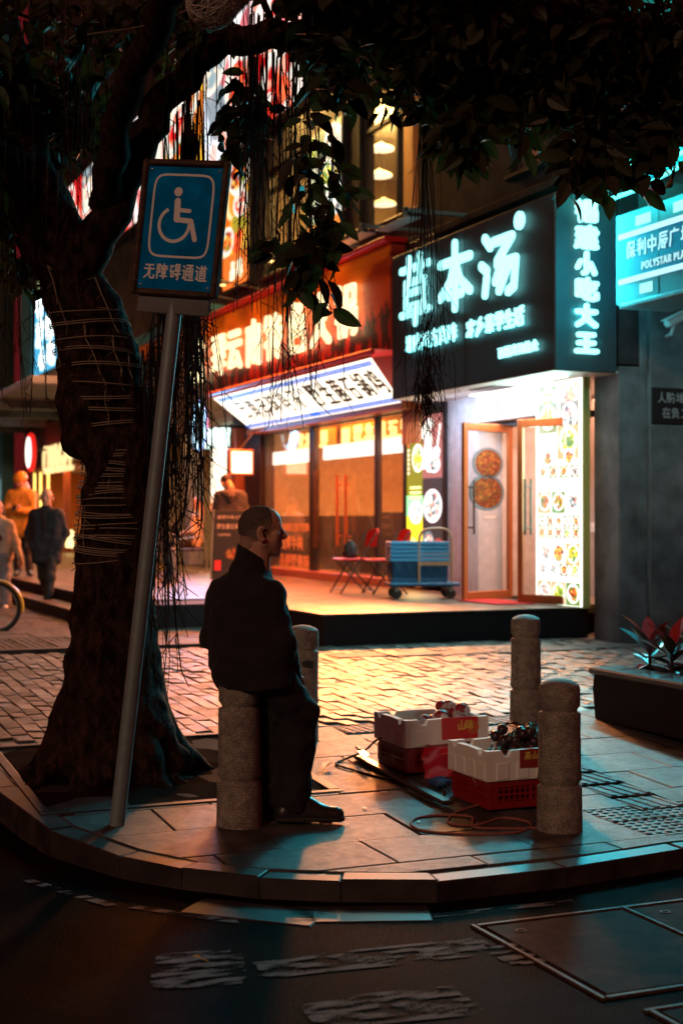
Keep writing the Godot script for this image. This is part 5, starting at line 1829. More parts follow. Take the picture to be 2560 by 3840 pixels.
	ob(ts, "counter", boxm(Vector3(7.0, 1.0, 0.6), 0.02, Vector3(-28.0, 1.12, -1.2)), mat(L(0.4, 0.14, 0.04), 0.5))
	for q in [[-27.0, 1.0], [-31.2, 1.1]]:
		ob(ts, "low_sign", boxm(Vector3(0.9, 0.5, 0.05), 0.01, Vector3(q[0], q[1], 0.16)), glow(Color(1.0, 0.9, 0.6), 2.0))
	var tn := thing("tea_shop_sign", "glowing cream word sign CHAGEE on the dark tea shop fascia", "sign")
	latin(tn, "lettering", "CHAGEE", Vector3(-27.9, 3.28, 0.32), 1.12, 0.06, glow(Color(1.0, 0.88, 0.6), 1.3))
	var em := MB.new()
	em.disc(Vector3(-24.85, 3.55, 0.32), X * 0.42, Y * 0.38, Z, 20)
	ob(tn, "emblem_glow", em, glow(Color(1.0, 0.9, 0.66), 2.2))
	var rs := thing("round_sign", "round red rimmed white blade sign hung before the tea shop", "sign")
	var rb := MB.new()
	rb.lathe(Vector3.ZERO, [[0.001, -0.06], [0.55, -0.06], [0.58, 0.0], [0.55, 0.06], [0.001, 0.06]], 28)
	ob(rs, "rim", rb, glow(Color(1.0, 0.15, 0.12), 0.9, Color(0.6, 0.05, 0.05)), Transform3D(Basis(X, PI / 2), Vector3(-29.4, 3.52, 0.8)))
	var rf := MB.new()
	rf.disc(Vector3(-29.4, 3.52, 0.875), X * 0.46, Y * 0.46, Z, 28)
	ob(rs, "glow_face", rf, glow(Color(1.0, 0.97, 0.92), 2.0))
	ob(rs, "hanger", boxm(Vector3(0.06, 0.06, 0.8), 0.0, Vector3(-29.4, 3.6, 0.4)), M.dark)
	# teal lit neighbours
	var nb := thing("teal_building", "teal lit building front with canopy at the street's far left end", "building")
	ob(nb, "wall", boxm(Vector3(44.0, 20.0, 0.4), 0.0, Vector3(-56.5, 10.0, 0.6)), mat(L(0.05, 0.14, 0.15), 0.7))
	ob(nb, "wall", boxm(Vector3(11.0, 7.9, 0.4), 0.0, Vector3(-38.7, 8.5, 1.2)), mat(L(0.012, 0.02, 0.02), 0.8))
	ob(nb, "column", boxm(Vector3(1.5, 3.6, 0.7), 0.02, Vector3(-23.3, 6.4, 1.7)), M.teal)
	ob(nb, "canopy", boxm(Vector3(24.0, 0.18, 2.6), 0.02, Vector3(-30.5, 4.62, 1.5)), M.wall_light)
	for k in 6:
		ob(nb, "canopy_beam", boxm(Vector3(0.14, 0.22, 2.5), 0.01, Vector3(-40.0 + k * 3.4, 4.42, 1.5)), M.wall_grey)
	ob(nb, "shop_screen", boxm(Vector3(2.4, 1.1, 0.1), 0.0, Vector3(-36.2, 2.3, 0.9)), glow(Color(0.85, 1.0, 1.0), 2.0))
	ob(nb, "shop_screen", boxm(Vector3(5.0, 2.0, 0.1), 0.0, Vector3(-39.5, 2.2, 0.86)), glow(Color(0.05, 0.75, 0.75), 0.75))
	area(nb, Vector3(-38.5, 2.6, 1.05), Z, Vector2(5, 1.5), Color(0.3, 1.0, 1.0), 12.0)
	var tl := thing("teal_light_box", "bright cyan light box sign with white characters, high left of the trunk", "sign")
	ob(tl, "case", boxm(Vector3(2.8, 2.1, 0.4), 0.02, Vector3(-21.0, 6.08, 1.8)), M.dark)
	panel(tl, "sign_face", -22.36, -19.64, 5.06, 7.10, 2.005, glow(Color(0.0, 0.72, 0.92), 1.0))
	var tb := MB.new()
	line(tb, "茶", Vector3(-22.1, 6.45, 2.007), X, Y, Z * 0.02, 0.9, 0.5, 1.2, 0.11)
	line(tb, "家味", Vector3(-22.0, 5.75, 2.007), X, Y, Z * 0.02, 0.8, 0.55, 1.15, 0.10)
	line(tb, "小吃", Vector3(-21.7, 5.18, 2.007), X, Y, Z * 0.02, 0.7, 0.45, 1.05, 0.08)
	ob(tl, "lettering", tb, glow(Color(0.92, 1.0, 1.0), 2.2))
	area(tl, Vector3(-21.0, 6.0, 2.1), Z, Vector2(2.6, 1.9), Color(0.2, 0.9, 1.0), 9.0)

# ---------------------------------------------------------------- tree
func strand(b: MB, a: Vector3, ln: float, r: float, sway: float, twigs: int) -> void:
	var n := maxi(5, int(ln / 0.11))
	var p := PackedVector3Array()
	var rr := PackedFloat32Array()
	var q := a
	var d := Vector3(rng.randfn(0, sway), -1, rng.randfn(0, sway))
	for i in n + 1:
		p.append(q)
		rr.append(r * lerpf(1.0, 0.55, float(i) / n))
		d = (d + Vector3(rng.randfn(0, sway * 1.5), 0, rng.randfn(0, sway * 1.5))).normalized()
		d.y = -absf(d.y)
		d.x *= 0.9
		d.z *= 0.9
		q += d.normalized() * (ln / n)
	b.tube(p, rr, 4, false)
	for t in twigs:
		var k := rng.randi_range(int(n * 0.25), n)
		var s := p[k]
		var e := Vector3(rng.randfn(0, 0.5), -rng.randf_range(0.5, 1.2), rng.randfn(0, 0.5)).normalized() * rng.randf_range(0.06, 0.24)
		var mid := s + e * 0.5 + Vector3(rng.randfn(0, 0.012), 0, rng.randfn(0, 0.012))
		b.tube(PackedVector3Array([s, mid, s + e]), PackedFloat32Array([r * 0.6, r * 0.5, r * 0.3]), 3, false)

func leaf_mesh(l: float, w: float) -> ArrayMesh:
	# a pointed oval, folded along its rib and bent down at the tip; base at the origin, tip towards +y
	var b := MB.new()
	var n := 6
	var rows := []
	for i in n + 1:
		var t := float(i) / n
		var hw := w * 0.5 * pow(sin(PI * pow(t, 0.85)), 0.75) if i > 0 and i < n else 0.0
		var z := -0.25 * l * t * t
		rows.append([t * l, hw, z])
	for s in [-1.0, 1.0]:
		var f := b.v.size()
		for i in n + 1:
			b.pt(Vector3(0, rows[i][0], rows[i][2]), Vector3(-0.25 * s, 0.3, 1))
			b.pt(Vector3(s * rows[i][1], rows[i][0], rows[i][2] + rows[i][1] * 0.35), Vector3(-0.35 * s, 0.3, 1))
		for i in n:
			var q := f + i * 2
			b.tri(q, q + 1, q + 3)
			b.tri(q, q + 3, q + 2)
	b.rod(Vector3(0, -0.035, 0.004), Vector3(0, 0.0, 0), 0.0022, 3)
	return b.mesh()

func build_tree() -> void:
	# its own axes: x to the picture's right, z towards the road, origin at the trunk's foot
	var t := thing("ficus_tree", "large dark ficus tree with roped leaning trunk and curtains of hanging roots", "tree", Vector3(4.533, 0.09, 6.525), YAW)
	var mid := [[-0.01, -0.05, 0.34], [-0.015, 0.24, 0.285], [-0.01, 0.45, 0.26], [0.0, 0.71, 0.245], [-0.005, 1.22, 0.222], [0.0, 1.53, 0.21], [0.012, 1.86, 0.185], [-0.015, 2.09, 0.205], [-0.05, 2.24, 0.23], [-0.09, 2.40, 0.24], [-0.15, 2.62, 0.215], [-0.23, 2.82, 0.195], [-0.34, 3.08, 0.20], [-0.44, 3.34, 0.21]]
	var bones := []
	for i in mid.size() - 1:
		bones.append([Vector3(mid[i][0], mid[i][1], 0), Vector3(mid[i + 1][0], mid[i + 1][1], 0), mid[i][2] * 0.92, mid[i + 1][2] * 0.92])
	# fused stems that make the trunk lumpy
	for q in [[-0.16, 0.16, 0.05, 1.1, 0.11], [0.13, 0.14, 0.0, 1.5, 0.10], [-0.06, 0.19, 0.3, 2.0, 0.09], [0.12, 0.10, 1.6, 2.45, 0.13], [-0.16, 0.12, 1.95, 2.5, 0.13], [0.17, -0.02, 0.0, 0.9, 0.11], [-0.20, 0.0, 0.0, 0.7, 0.10]]:
		bones.append([Vector3(q[0] * 1.15, q[2], q[1] * 1.1), Vector3(q[0] * 0.75 - (0.09 if q[3] > 2.0 else 0.0), q[3], q[1] * 0.8), q[4], q[4] * 0.8])
	# buttress roots
	for i in 11:
		var a := TAU * i / 11.0 + 0.3
		var d := Vector3(cos(a), 0, sin(a))
		var ln := rng.randf_range(0.36, 0.58)
		bones.append([d * 0.20 + Vector3(0, rng.randf_range(0.35, 0.6), 0), d * 0.36 + Vector3(0, 0.10, 0), 0.10, 0.085])
		var e := d.rotated(Vector3.UP, rng.randf_range(-0.4, 0.4)) * ln
		bones.append([d * 0.36 + Vector3(0, 0.10, 0), e + Vector3(0, -0.01, 0), 0.085, 0.04])
		bones.append([e + Vector3(0, -0.01, 0), e * 1.35 + Vector3(0, -0.05, 0), 0.04, 0.025])
	var tb := MB.new()
	nets(tb, bones, 0.028, 0.07, Transform3D(), noise(3.4, 4, 19), 0.05)
	var trunk := ob(t, "trunk", tb, M.bark)
	# limbs
	var limbs := [
		[[-0.42, 3.25, 0.0, 0.18], [-0.54, 3.7, 0.05, 0.15], [-0.64, 4.2, 0.1, 0.12], [-0.72, 4.9, 0.2, 0.11]],
		[[-0.28, 2.88, 0.0, 0.13], [-0.04, 3.20, 0.1, 0.11], [0.12, 3.58, 0.1, 0.10], [0.30, 3.92, 0.2, 0.09], [0.65, 4.2, 0.3, 0.08], [1.14, 4.19, 0.5, 0.085], [1.8, 4.2, 0.7, 0.07], [2.6, 4.2, 1.2, 0.05]],
		[[-0.05, 3.3, 0.1, 0.09], [0.1, 3.75, 0.5, 0.085], [0.45, 4.15, 1.2, 0.08], [1.2, 4.2, 1.9, 0.085], [2.0, 4.15, 2.2, 0.07], [2.9, 4.1, 2.3, 0.055], [3.7, 4.15, 2.4, 0.04]],
		[[-0.50, 3.5, 0.0, 0.12], [-0.8, 3.75, 0.5, 0.11], [-1.1, 3.9, 1.0, 0.09]],
	]
	for l in limbs:
		var p := PackedVector3Array()
		var r := PackedFloat32Array()
		for i in l.size() - 1:
			for k in 5:
				var f := k / 5.0
				p.append(Vector3(l[i][0], l[i][1], l[i][2]).lerp(Vector3(l[i + 1][0], l[i + 1][1], l[i + 1][2]), f) + Vector3(rng.randfn(0, 0.012), rng.randfn(0, 0.012), 0))
				r.append(lerpf(l[i][3], l[i + 1][3], f) * rng.randf_range(0.94, 1.07))
		var b := MB.new()
		b.tube(p, r, 12)
		ob(t, "limb", b, M.bark)
	# hanging roots: [x, top, bottom, how many, spread, z, twigs, thickness]
	var curt := [
		[-0.62, 3.6, 2.05, 9, 0.07, 0.15, 4, 0.004], [-0.45, 3.4, 2.4, 6, 0.07, 0.3, 3, 0.005], [-0.50, 2.75, 2.1, 4, 0.06, -0.1, 6, 0.005],
		[0.445, 3.75, 1.40, 34, 0.036, 0.1, 10, 0.0062], [0.34, 3.7, 1.6, 10, 0.05, -0.1, 8, 0.005], [0.55, 3.7, 1.72, 8, 0.05, 0.2, 8, 0.005],
		[0.32, 3.0, 0.95, 22, 0.045, 0.12, 10, 0.006], [0.26, 2.4, 0.3, 18, 0.04, 0.14, 9, 0.0055], [0.30, 1.9, 0.45, 7, 0.03, 0.1, 5, 0.005],
		[0.80, 4.1, 2.55, 10, 0.06, 0.3, 4, 0.004], [0.86, 4.15, 2.75, 26, 0.035, 0.35, 2, 0.005], [1.03, 4.2, 1.95, 14, 0.07, 0.35, 6, 0.004],
		[1.12, 4.1, 2.05, 12, 0.045, 0.55, 7, 0.0045], [0.98, 4.2, 3.4, 8, 0.06, 0.4, 3, 0.004], [0.50, 4.2, 3.45, 7, 0.05, 0.3, 3, 0.004],
		[1.79, 3.9, 2.0, 22, 0.02, 0.7, 1, 0.0032], [0.1, 4.2, 3.2, 12, 0.22, 0.3, 2, 0.004], [-0.25, 4.2, 3.2, 12, 0.22, 0.4, 2, 0.004], [0.65, 4.4, 3.5, 12, 0.2, 0.5, 2, 0.004],
		[0.0, 3.9, 3.15, 8, 0.08, 0.2, 3, 0.004], [-0.1, 3.6, 3.0, 6, 0.1, 0.2, 3, 0.004],
	]
	for c in curt:
		var nstr: int = c[3]
		for k in nstr:
			var b := MB.new()
			var top: float = c[1] + rng.randf_range(-0.1, 0.25)
			var bot: float = c[2] + absf(rng.randfn(0, 0.16)) * (c[1] - c[2]) * 0.9
			strand(b, Vector3(c[0] + rng.randfn(0, c[4]), top, c[5] + rng.randfn(0, c[4])), maxf(top - bot, 0.25), c[7] * rng.randf_range(0.6, 1.4), 0.02, c[6])
			if c[0] == 1.79:   # the tuft at the end of the long thin bundle
				for q in 4:
					strand(b, Vector3(c[0] + rng.randfn(0, 0.03), bot + 0.12, c[5] + rng.randfn(0, 0.03)), rng.randf_range(0.1, 0.22), 0.003, 0.12, 1)
			ob(t, "aerial_root", b, M.root)
	# thin stems creeping down the bark
	for k in 16:
		var y0 := rng.randf_range(1.2, 3.0)
		var p := PackedVector3Array()
		var a := rng.randf_range(0.3, 2.6)
		for i in 12:
			var y := y0 - i * 0.09
			var c := trunk_at(mid, y)
			a += rng.randfn(0, 0.07)
			p.append(Vector3(c.x + cos(a) * c.z * 1.08, y, sin(a) * c.z * 1.08))
		var b := MB.new()
		b.tube(p, PackedFloat32Array([0.006, 0.005, 0.004]), 4, false)
		for i in 10:
			b.tube(PackedVector3Array([p[i], p[i] + Vector3(rng.randfn(0, 0.03), rng.randf_range(-0.05, 0.02), 0.03)]), PackedFloat32Array([0.003, 0.002]), 3, false)
		ob(t, "creeping_root", b, M.twine if k % 3 == 0 else M.root)
	# crown: clumps of leaves [x, y, z, rx, ry, rz, count]
	var clumps := []
	var cl := [
		[1.30, 3.84, 1.2, 0.15, 0.30, 0.4, 60], [1.5, 4.08, 1.3, 0.38, 0.30, 0.5, 170], [1.87, 3.80, 1.3, 0.33, 0.34, 0.5, 170], [2.2, 3.84, 1.3, 0.35, 0.36, 0.5, 180], [2.55, 3.72, 1.3, 0.35, 0.38, 0.5, 180], [2.88, 3.76, 1.3, 0.33, 0.34, 0.5, 180], [3.25, 3.84, 1.3, 0.3, 0.34, 0.5, 150],
		[1.92, 3.40, 1.4, 0.14, 0.16, 0.25, 44], [1.72, 3.74, 1.4, 0.14, 0.12, 0.25, 24], [2.23, 3.54, 1.4, 0.2, 0.14, 0.25, 50], [2.52, 3.27, 1.5, 0.16, 0.18, 0.25, 54], [2.75, 3.32, 1.4, 0.18, 0.18, 0.25, 56], [2.92, 3.46, 1.4, 0.12, 0.12, 0.2, 24],
		[1.4, 4.38, 0.6, 0.6, 0.22, 0.6, 150], [0.3, 4.3, 0.3, 0.45, 0.2, 0.6, 90], [-0.4, 4.2, 0.4, 0.6, 0.25, 0.6, 100], [-0.9, 4.0, 0.4, 0.5, 0.4, 0.5, 110], [2.3, 4.15, 0.9, 1.1, 0.3, 0.7, 300], [-0.75, 3.5, 0.5, 0.2, 0.4, 0.3, 50],
		[1.7, 4.32, -0.4, 0.7, 0.32, 0.6, 160], [2.9, 4.1, -0.3, 0.8, 0.4, 0.6, 180], [-0.56, 2.98, -0.3, 0.20, 0.12, 0.25, 30], [-0.75, 3.72, -0.4, 0.4, 0.42, 0.4, 190], [-0.32, 3.95, -0.3, 0.32, 0.3, 0.4, 130], [-0.95, 3.3, -0.5, 0.25, 0.4, 0.3, 90], [0.75, 3.85, -0.1, 0.16, 0.3, 0.3, 60],
	]
	var lf := [leaf_mesh(0.135, 0.062), leaf_mesh(0.115, 0.058), leaf_mesh(0.15, 0.07)]
	for v in 3:
		var xs: Array[Transform3D] = []
		for c in cl:
			for k in int(c[6]) * 2 / 3:
				var d := Vector3(rng.randfn(), rng.randfn(), rng.randfn()).normalized() * pow(rng.randf(), 0.4)
				xs.append(Transform3D(leaf_turn(), Vector3(c[0] + d.x * c[3], c[1] + d.y * c[4], c[2] + d.z * c[5])))
		var mm := MultiMesh.new()
		mm.transform_format = MultiMesh.TRANSFORM_3D
		mm.mesh = lf[v]
		mm.instance_count = xs.size()
		for i in xs.size():
			mm.set_instance_transform(i, xs[i])
		var mi := MultiMeshInstance3D.new()
		mi.name = "crown"
		mi.multimesh = mm
		mi.material_override = M.leaf if v else M.leaf2
		mi.set_meta("kind", "stuff")
		t.add_child(mi, true)
	# twigs in the crown
	var tw := MB.new()
	for c in cl:
		for k in 5:
			var a := Vector3(c[0], c[1] + 0.1, c[2])
			var e := a + Vector3(rng.randfn(0, c[3] * 0.6), rng.randfn(0, c[4] * 0.6), rng.randfn(0, c[5] * 0.5))
			tw.tube(PackedVector3Array([a, a.lerp(e, 0.5) + Vector3(0, 0.03, 0), e]), PackedFloat32Array([0.010, 0.007, 0.004]), 4, false)
	tag(ob(t, "twigs", tw, M.root), "", "", "", "stuff")
	# near sprays whose leaves one can tell apart: [top of stem, end of stem, leaves]
	var sprays := [
		[Vector3(1.15, 3.6, 1.15), Vector3(1.20, 2.72, 1.2), 36], [Vector3(1.10, 3.35, 1.15), Vector3(1.10, 2.66, 1.15), 26], [Vector3(1.27, 3.5, 1.15), Vector3(1.29, 2.80, 1.2), 26], [Vector3(1.0, 2.95, 1.2), Vector3(1.02, 2.80, 1.2), 8],
		[Vector3(1.14, 2.9, 1.25), Vector3(1.10, 2.60, 1.25), 10], [Vector3(1.22, 2.9, 1.25), Vector3(1.27, 2.52, 1.25), 10], [Vector3(1.28, 3.3, 1.2), Vector3(1.38, 3.12, 1.2), 9], [Vector3(1.24, 3.0, 1.2), Vector3(1.36, 2.96, 1.2), 6],
		[Vector3(1.95, 3.45, 1.6), Vector3(1.93, 3.14, 1.6), 10], [Vector3(2.45, 3.3, 1.7), Vector3(2.40, 3.02, 1.7), 13], [Vector3(2.6, 3.3, 1.7), Vector3(2.58, 3.02, 1.7), 10],
		[Vector3(2.84, 3.3, 1.6), Vector3(2.76, 3.06, 1.6), 10], [Vector3(2.95, 3.35, 1.6), Vector3(2.90, 3.12, 1.6), 9], [Vector3(2.2, 3.45, 1.6), Vector3(2.2, 3.25, 1.6), 9],
		[Vector3(-0.62, 3.05, 0.0), Vector3(-0.50, 2.84, 0.0), 9],
	]
	for s in sprays:
		var a: Vector3 = s[0]
		var e: Vector3 = s[1]
		var st := MB.new()
		var p := PackedVector3Array()
		for i in 7:
			p.append(a.lerp(e, i / 6.0) + Vector3(sin(i * 1.3) * 0.015, 0, cos(i * 1.7) * 0.015))
		st.tube(p, PackedFloat32Array([0.008, 0.007, 0.006, 0.005, 0.004, 0.003]), 5)
		ob(t, "stem", st, M.root)
		for k in int(s[2]):
			var f := clampf((k + rng.randf()) / s[2], 0, 1)
			var q := a.lerp(e, f)
			var az := rng.randf() * TAU
			var dir := Vector3(cos(az), rng.randf_range(-1.6, 0.3), sin(az)).normalized()
			var nrm := Vector3(rng.randfn(0, 0.5), rng.randf_range(0.0, 0.7), rng.randf_range(0.3, 1.0))
			var xx := dir.cross(nrm).normalized()
			var B := Basis(xx, dir, xx.cross(dir).normalized()).scaled(Vector3.ONE * rng.randf_range(0.8, 1.2))
			put(t, "leaf", lf[rng.randi() % 3], M.leaf if rng.randf() < 0.75 else M.leaf2, Transform3D(B, q + dir * 0.03))
	# rope wound round the trunk in two bands
	for band in [[2.02, 2.70, 9, "twine coil wound round the trunk's upper bulge beside the sign pole"], [1.24, 1.88, 19, "close twine coil wound round the trunk's narrow middle"]]:
		var tn := thing("twine_coil", band[3], "twine", Vector3(4.533, 0.09, 6.525), YAW, "twine wound round the trunk")
		for k in int(band[2]):
			var y: float = lerpf(band[0], band[1], k / float(band[2] - 1)) + rng.randf_range(-0.012, 0.012)
			var tilt := rng.randf_range(-0.025, 0.025)
			for two in (2 if rng.randf() < 0.45 else 1):
				var p := PackedVector3Array()
				for i in 33:
					var a := TAU * i / 32.0
					var yy := y + two * 0.013 + cos(a) * tilt + sin(a * 2 + k) * 0.008
					var c := trunk_at(mid, yy)
					var rr := c.z * 0.99 + 0.026 + 0.006 * sin(a * 3.0 + k)
					p.append(Vector3(c.x + cos(a) * rr, yy, sin(a) * (rr + 0.02)))
				var b := MB.new()
				b.tube(p, PackedFloat32Array([0.0034]), 5, false)
				ob(tn, "loop", b, M.twine)

func leaf_turn() -> Basis:
	var az := rng.randf() * TAU
	var dir := Vector3(cos(az), rng.randf_range(-1.5, 0.25), sin(az)).normalized()
	var nrm := Vector3(rng.randfn(0, 0.6), rng.randf_range(0.1, 1.0), rng.randfn(0, 0.6))
	var xx := dir.cross(nrm).normalized()
	return Basis(xx, dir, xx.cross(dir).normalized()).scaled(Vector3.ONE * rng.randf_range(0.75, 1.2))

func trunk_at(mid: Array, y: float) -> Vector3:   # (x, -, radius) at a height
	for i in mid.size() - 1:
		if y <= mid[i + 1][1]:
			var t: float = clampf((y - mid[i][1]) / (mid[i + 1][1] - mid[i][1]), 0, 1)
			return Vector3(lerpf(mid[i][0], mid[i + 1][0], t), y, lerpf(mid[i][2], mid[i + 1][2], t))
	return Vector3(mid[-1][0], y, mid[-1][2])

# ---------------------------------------------------------------- the street corner: bollards, sign, fruit seller's goods, planter
func build_corner() -> void:
	var X := Vector3.RIGHT
	var Y := Vector3.UP
	var Z := Vector3.BACK
	# four turned stone bollards
	var prof := [[0.118, -0.05], [0.116, 0.0], [0.113, 0.218], [0.097, 0.226], [0.096, 0.236], [0.113, 0.258], [0.108, 0.30], [0.106, 0.590], [0.090, 0.598], [0.089, 0.608], [0.105, 0.630], [0.104, 0.715], [0.098, 0.734], [0.080, 0.748], [0.05, 0.759], [0.02, 0.764], [0.001, 0.765]]
	var bp := thing("bollard", "granite bollard under the seated person", "bollard", Vector3(5.936, 0.025, 6.23), 0.3, "granite bollards round the corner")
	var body := MB.new()
	body.lathe(Vector3.ZERO, prof.slice(0, 13), 32)
	ob(bp, "shaft", body, M.bollard)
	var cap := MB.new()
	cap.lathe(Vector3.ZERO, prof.slice(12), 32)
	ob(bp, "domed_top", cap, M.bollard)
	var foot := MB.new()
	foot.lathe(Vector3(0, 0, 0), [[0.145, -0.022], [0.138, -0.012], [0.117, -0.008]], 24)
	ob(bp, "socket_ring", foot, M.soil)
	dup(bp, Vector3(6.561, 0.003, 4.734), 1.4, "nearest granite bollard standing alone beside the white fruit boxes")
	dup(bp, Vector3(3.895, 0.125, 3.385), 2.5, "granite bollard by the lane, left of the dark planter")
	var b4 := dup(bp, Vector3(4.067, 0.115, 5.177), 4.0, "chipped granite bollard half hidden behind the seated person")
	b4.rotation.z = 0.02
	var ch := MB.new()
	ch.plate(PackedVector2Array([Vector2(-0.03, 0.0), Vector2(0.035, -0.015), Vector2(0.045, 0.03), Vector2(0.0, 0.045), Vector2(-0.04, 0.03)]), Vector3(0, 0.50, 0.1035), X, Y, Z * 0.0035, false)
	ob(b4, "chip", ch, M.dark, Transform3D(Basis(Y, YAW - 4.0 + 0.35), Vector3.ZERO))

	# barrier free access sign on a leaning pole
	var sg := thing("access_sign", "blue wheelchair access sign with white characters on a leaning grey pole", "street sign", Vector3(5.745, 0.02, 6.815), YAW)
	var lean := Basis(Z, deg_to_rad(-6.3)) * Basis(X, deg_to_rad(0.0))
	var pl := MB.new()
	pl.lathe(Vector3.ZERO, [[0.039, -0.1], [0.039, 0.35], [0.0385, 0.36], [0.0385, 2.68], [0.03, 2.70], [0.001, 2.70]], 20)
	ob(sg, "pole", pl, M.steel, Transform3D(lean, Vector3.ZERO))
	var pr := MB.new()
	pr.lathe(Vector3.ZERO, [[0.06, -0.02], [0.05, 0.0], [0.04, 0.012]], 14)
	ob(sg, "base_collar", pr, M.dark)
	var SB := Basis(Y, deg_to_rad(-20)) * Basis(Z, deg_to_rad(-6.6))
	var S := Transform3D(SB, Vector3(0.325, 3.01, 0.055))
	var hw := 0.223
	var hh := 0.325
	ob(sg, "panel", boxm(Vector3(hw * 2 - 0.03, hh * 2 - 0.03, 0.012), 0.002), M.signblue, S)
	var fr := MB.new()
	for s in [-1, 1]:
		fr.box(Vector3(s * hw, 0, 0), Vector3(0.034, hh * 2 + 0.034, 0.045), 0.01)
		fr.box(Vector3(0, s * hh, 0), Vector3(hw * 2 - 0.034, 0.034, 0.045), 0.01)
	ob(sg, "frame", fr, M.rust, S)
	ob(sg, "bracket_plate", boxm(Vector3(0.40, 0.085, 0.02), 0.004, Vector3(0.0, -0.385, -0.012)), M.wall_grey, S)
	for sx in [-1, 1]:
		for s2 in [-1, 1]:
			var bo := MB.new()
			bo.lathe(Vector3.ZERO, [[0.007, 0.0], [0.006, 0.004], [0.001, 0.005]], 8)
			ob(sg, "bolt", bo, M.chrome, S * Transform3D(Basis(X, PI / 2), Vector3(sx * (hw - 0.035), s2 * (hh - 0.035), 0.006)))
	# pictogram: rounded frame, head, body, wheel
	var pg := MB.new()
	var rr := PackedVector3Array()
	for k in 41:
		var a := TAU * k / 40.0
		var e := Vector2(cos(a), sin(a))
		rr.append(Vector3(signf(e.x) * pow(absf(e.x), 0.28) * 0.165, 0.062 + signf(e.y) * pow(absf(e.y), 0.28) * 0.205, 0.0065))
	band(pg, rr, 0.0055)
	ob(sg, "rounded_border", pg, M.signwhite, S)
	var ic := MB.new()
	ic.plate(circle(0.023, 18, Vector2(-0.028, 0.182)), Vector3(0, 0, 0.0062), X, Y, Z * 0.0012, false)
	for q in [[-0.026, 0.135, -0.022, 0.045, 0.017], [-0.020, 0.092, 0.045, 0.088, 0.010], [-0.020, 0.043, 0.058, 0.038, 0.013], [0.058, 0.038, 0.088, -0.052, 0.013]]:
		capsule(ic, Vector2(q[0], q[1]), Vector2(q[2], q[3]), q[4], 0.0062)
	var wh := PackedVector3Array()
	for k in 25:
		var a := deg_to_rad(118 + k * 10.2)
		wh.append(Vector3(-0.034 + cos(a) * 0.084, 0.018 + sin(a) * 0.084, 0.0066))
	band(ic, wh, 0.0085)
	ob(sg, "wheelchair_symbol", ic, M.signwhite, S)
	var tx := MB.new()
	line(tx, "无障碍通道", Vector3(-0.176, -0.258, 0.0062), X, Y, Z * 0.0012, 0.060, 0.076, 0.0725, 0.0043, 4)
	ob(sg, "lettering", tx, M.signwhite, S)

	# fruit seller's goods
	var foam1 := foam_box("white foam box of wrapped red fruit with a red label, rear one", Vector3(5.02, 0, 4.70))
	var foam2 := foam_box("white foam box heaped with dark mangosteens beside the nearest bollard", Vector3(5.94, 0, 4.66))
	crate("red plastic crate under the rear foam box of wrapped fruit", Vector3(5.02, 0, 4.70))
	crate("red plastic crate with a yellow label under the mangosteen box", Vector3(5.94, 0, 4.66))
	foam1.position.y = 0.160 + rise(5.02)
	foam2.position.y = 0.160 + rise(5.94)
	# labels
	var lab := MB.new()
	lab.box(Vector3(0.2305, 0.100, -0.08), Vector3(0.006, 0.13, 0.24), 0.002)
	var l1 := ob(foam1, "paper_label", lab, M.red)
	var lt := MB.new()
	line(lt, "山", Vector3(0.234, 0.085, -0.065), Vector3(0, 0, -1), Y, X * 0.001, 0.05, 0.06, 0.06, 0.005)
	line(lt, "味", Vector3(0.234, 0.085, -0.115), Vector3(0, 0, -1), Y, X * 0.001, 0.05, 0.06, 0.06, 0.004)
	ob(l1, "lettering", lt, mat(L(0.75, 0.5, 0.08), 0.5))
	var fd := MB.new()
	fd.plate(circle(0.04, 16, Vector2.ZERO), Vector3(0.234, 0.10, -0.165), Vector3(0, 0, -1), Y, X * 0.0008, false)
	ob(l1, "fruit_print", fd, mat(L(0.6, 0.12, 0.03), 0.5))
	var lab2 := MB.new()
	lab2.box(Vector3(0.2305, 0.110, -0.05), Vector3(0.006, 0.10, 0.26), 0.002)
	var l2 := ob(foam2, "paper_label", lab2, mat(L(0.28, 0.02, 0.015), 0.5))
	var lt2 := MB.new()
	line(lt2, "高山精品", Vector3(0.234, 0.105, 0.05), Vector3(0, 0, -1), Y, X * 0.001, 0.034, 0.042, 0.042, 0.003)
	ob(l2, "lettering", lt2, mat(L(0.65, 0.45, 0.08), 0.5))
	# fruit
	var r2 := RandomNumberGenerator.new()
	r2.seed = 5
	var mg := thing("mangosteen", "dark round mangosteen with leafy cap heaped in the nearer foam box", "fruit", Vector3.ZERO, 0.0, "mangosteens in the foam box")
	var mf := MB.new()
	mf.lathe(Vector3.ZERO, [[0.001, -0.031], [0.016, -0.028], [0.029, -0.012], [0.032, 0.004], [0.026, 0.020], [0.010, 0.029], [0.001, 0.030]], 12)
	var mm1 := mat(L(0.035, 0.012, 0.016), 0.35)
	ob(mg, "fruit_skin", mf, mm1)
	var mc := MB.new()
	for k in 4:
		var a := TAU * k / 4.0
		mc.plate(circle(0.012, 7, Vector2(0.011, 0)), Vector3(0, 0.029, 0), Vector3(cos(a), -0.25, sin(a)), Vector3(-sin(a), 0, cos(a)), Y * 0.003)
	mc.rod(Vector3(0, 0.028, 0), Vector3(0.004, 0.052, 0), 0.0045, 5)
	ob(mg, "leaf_cap", mc, mat(L(0.06, 0.06, 0.02), 0.6))
	var n := 0
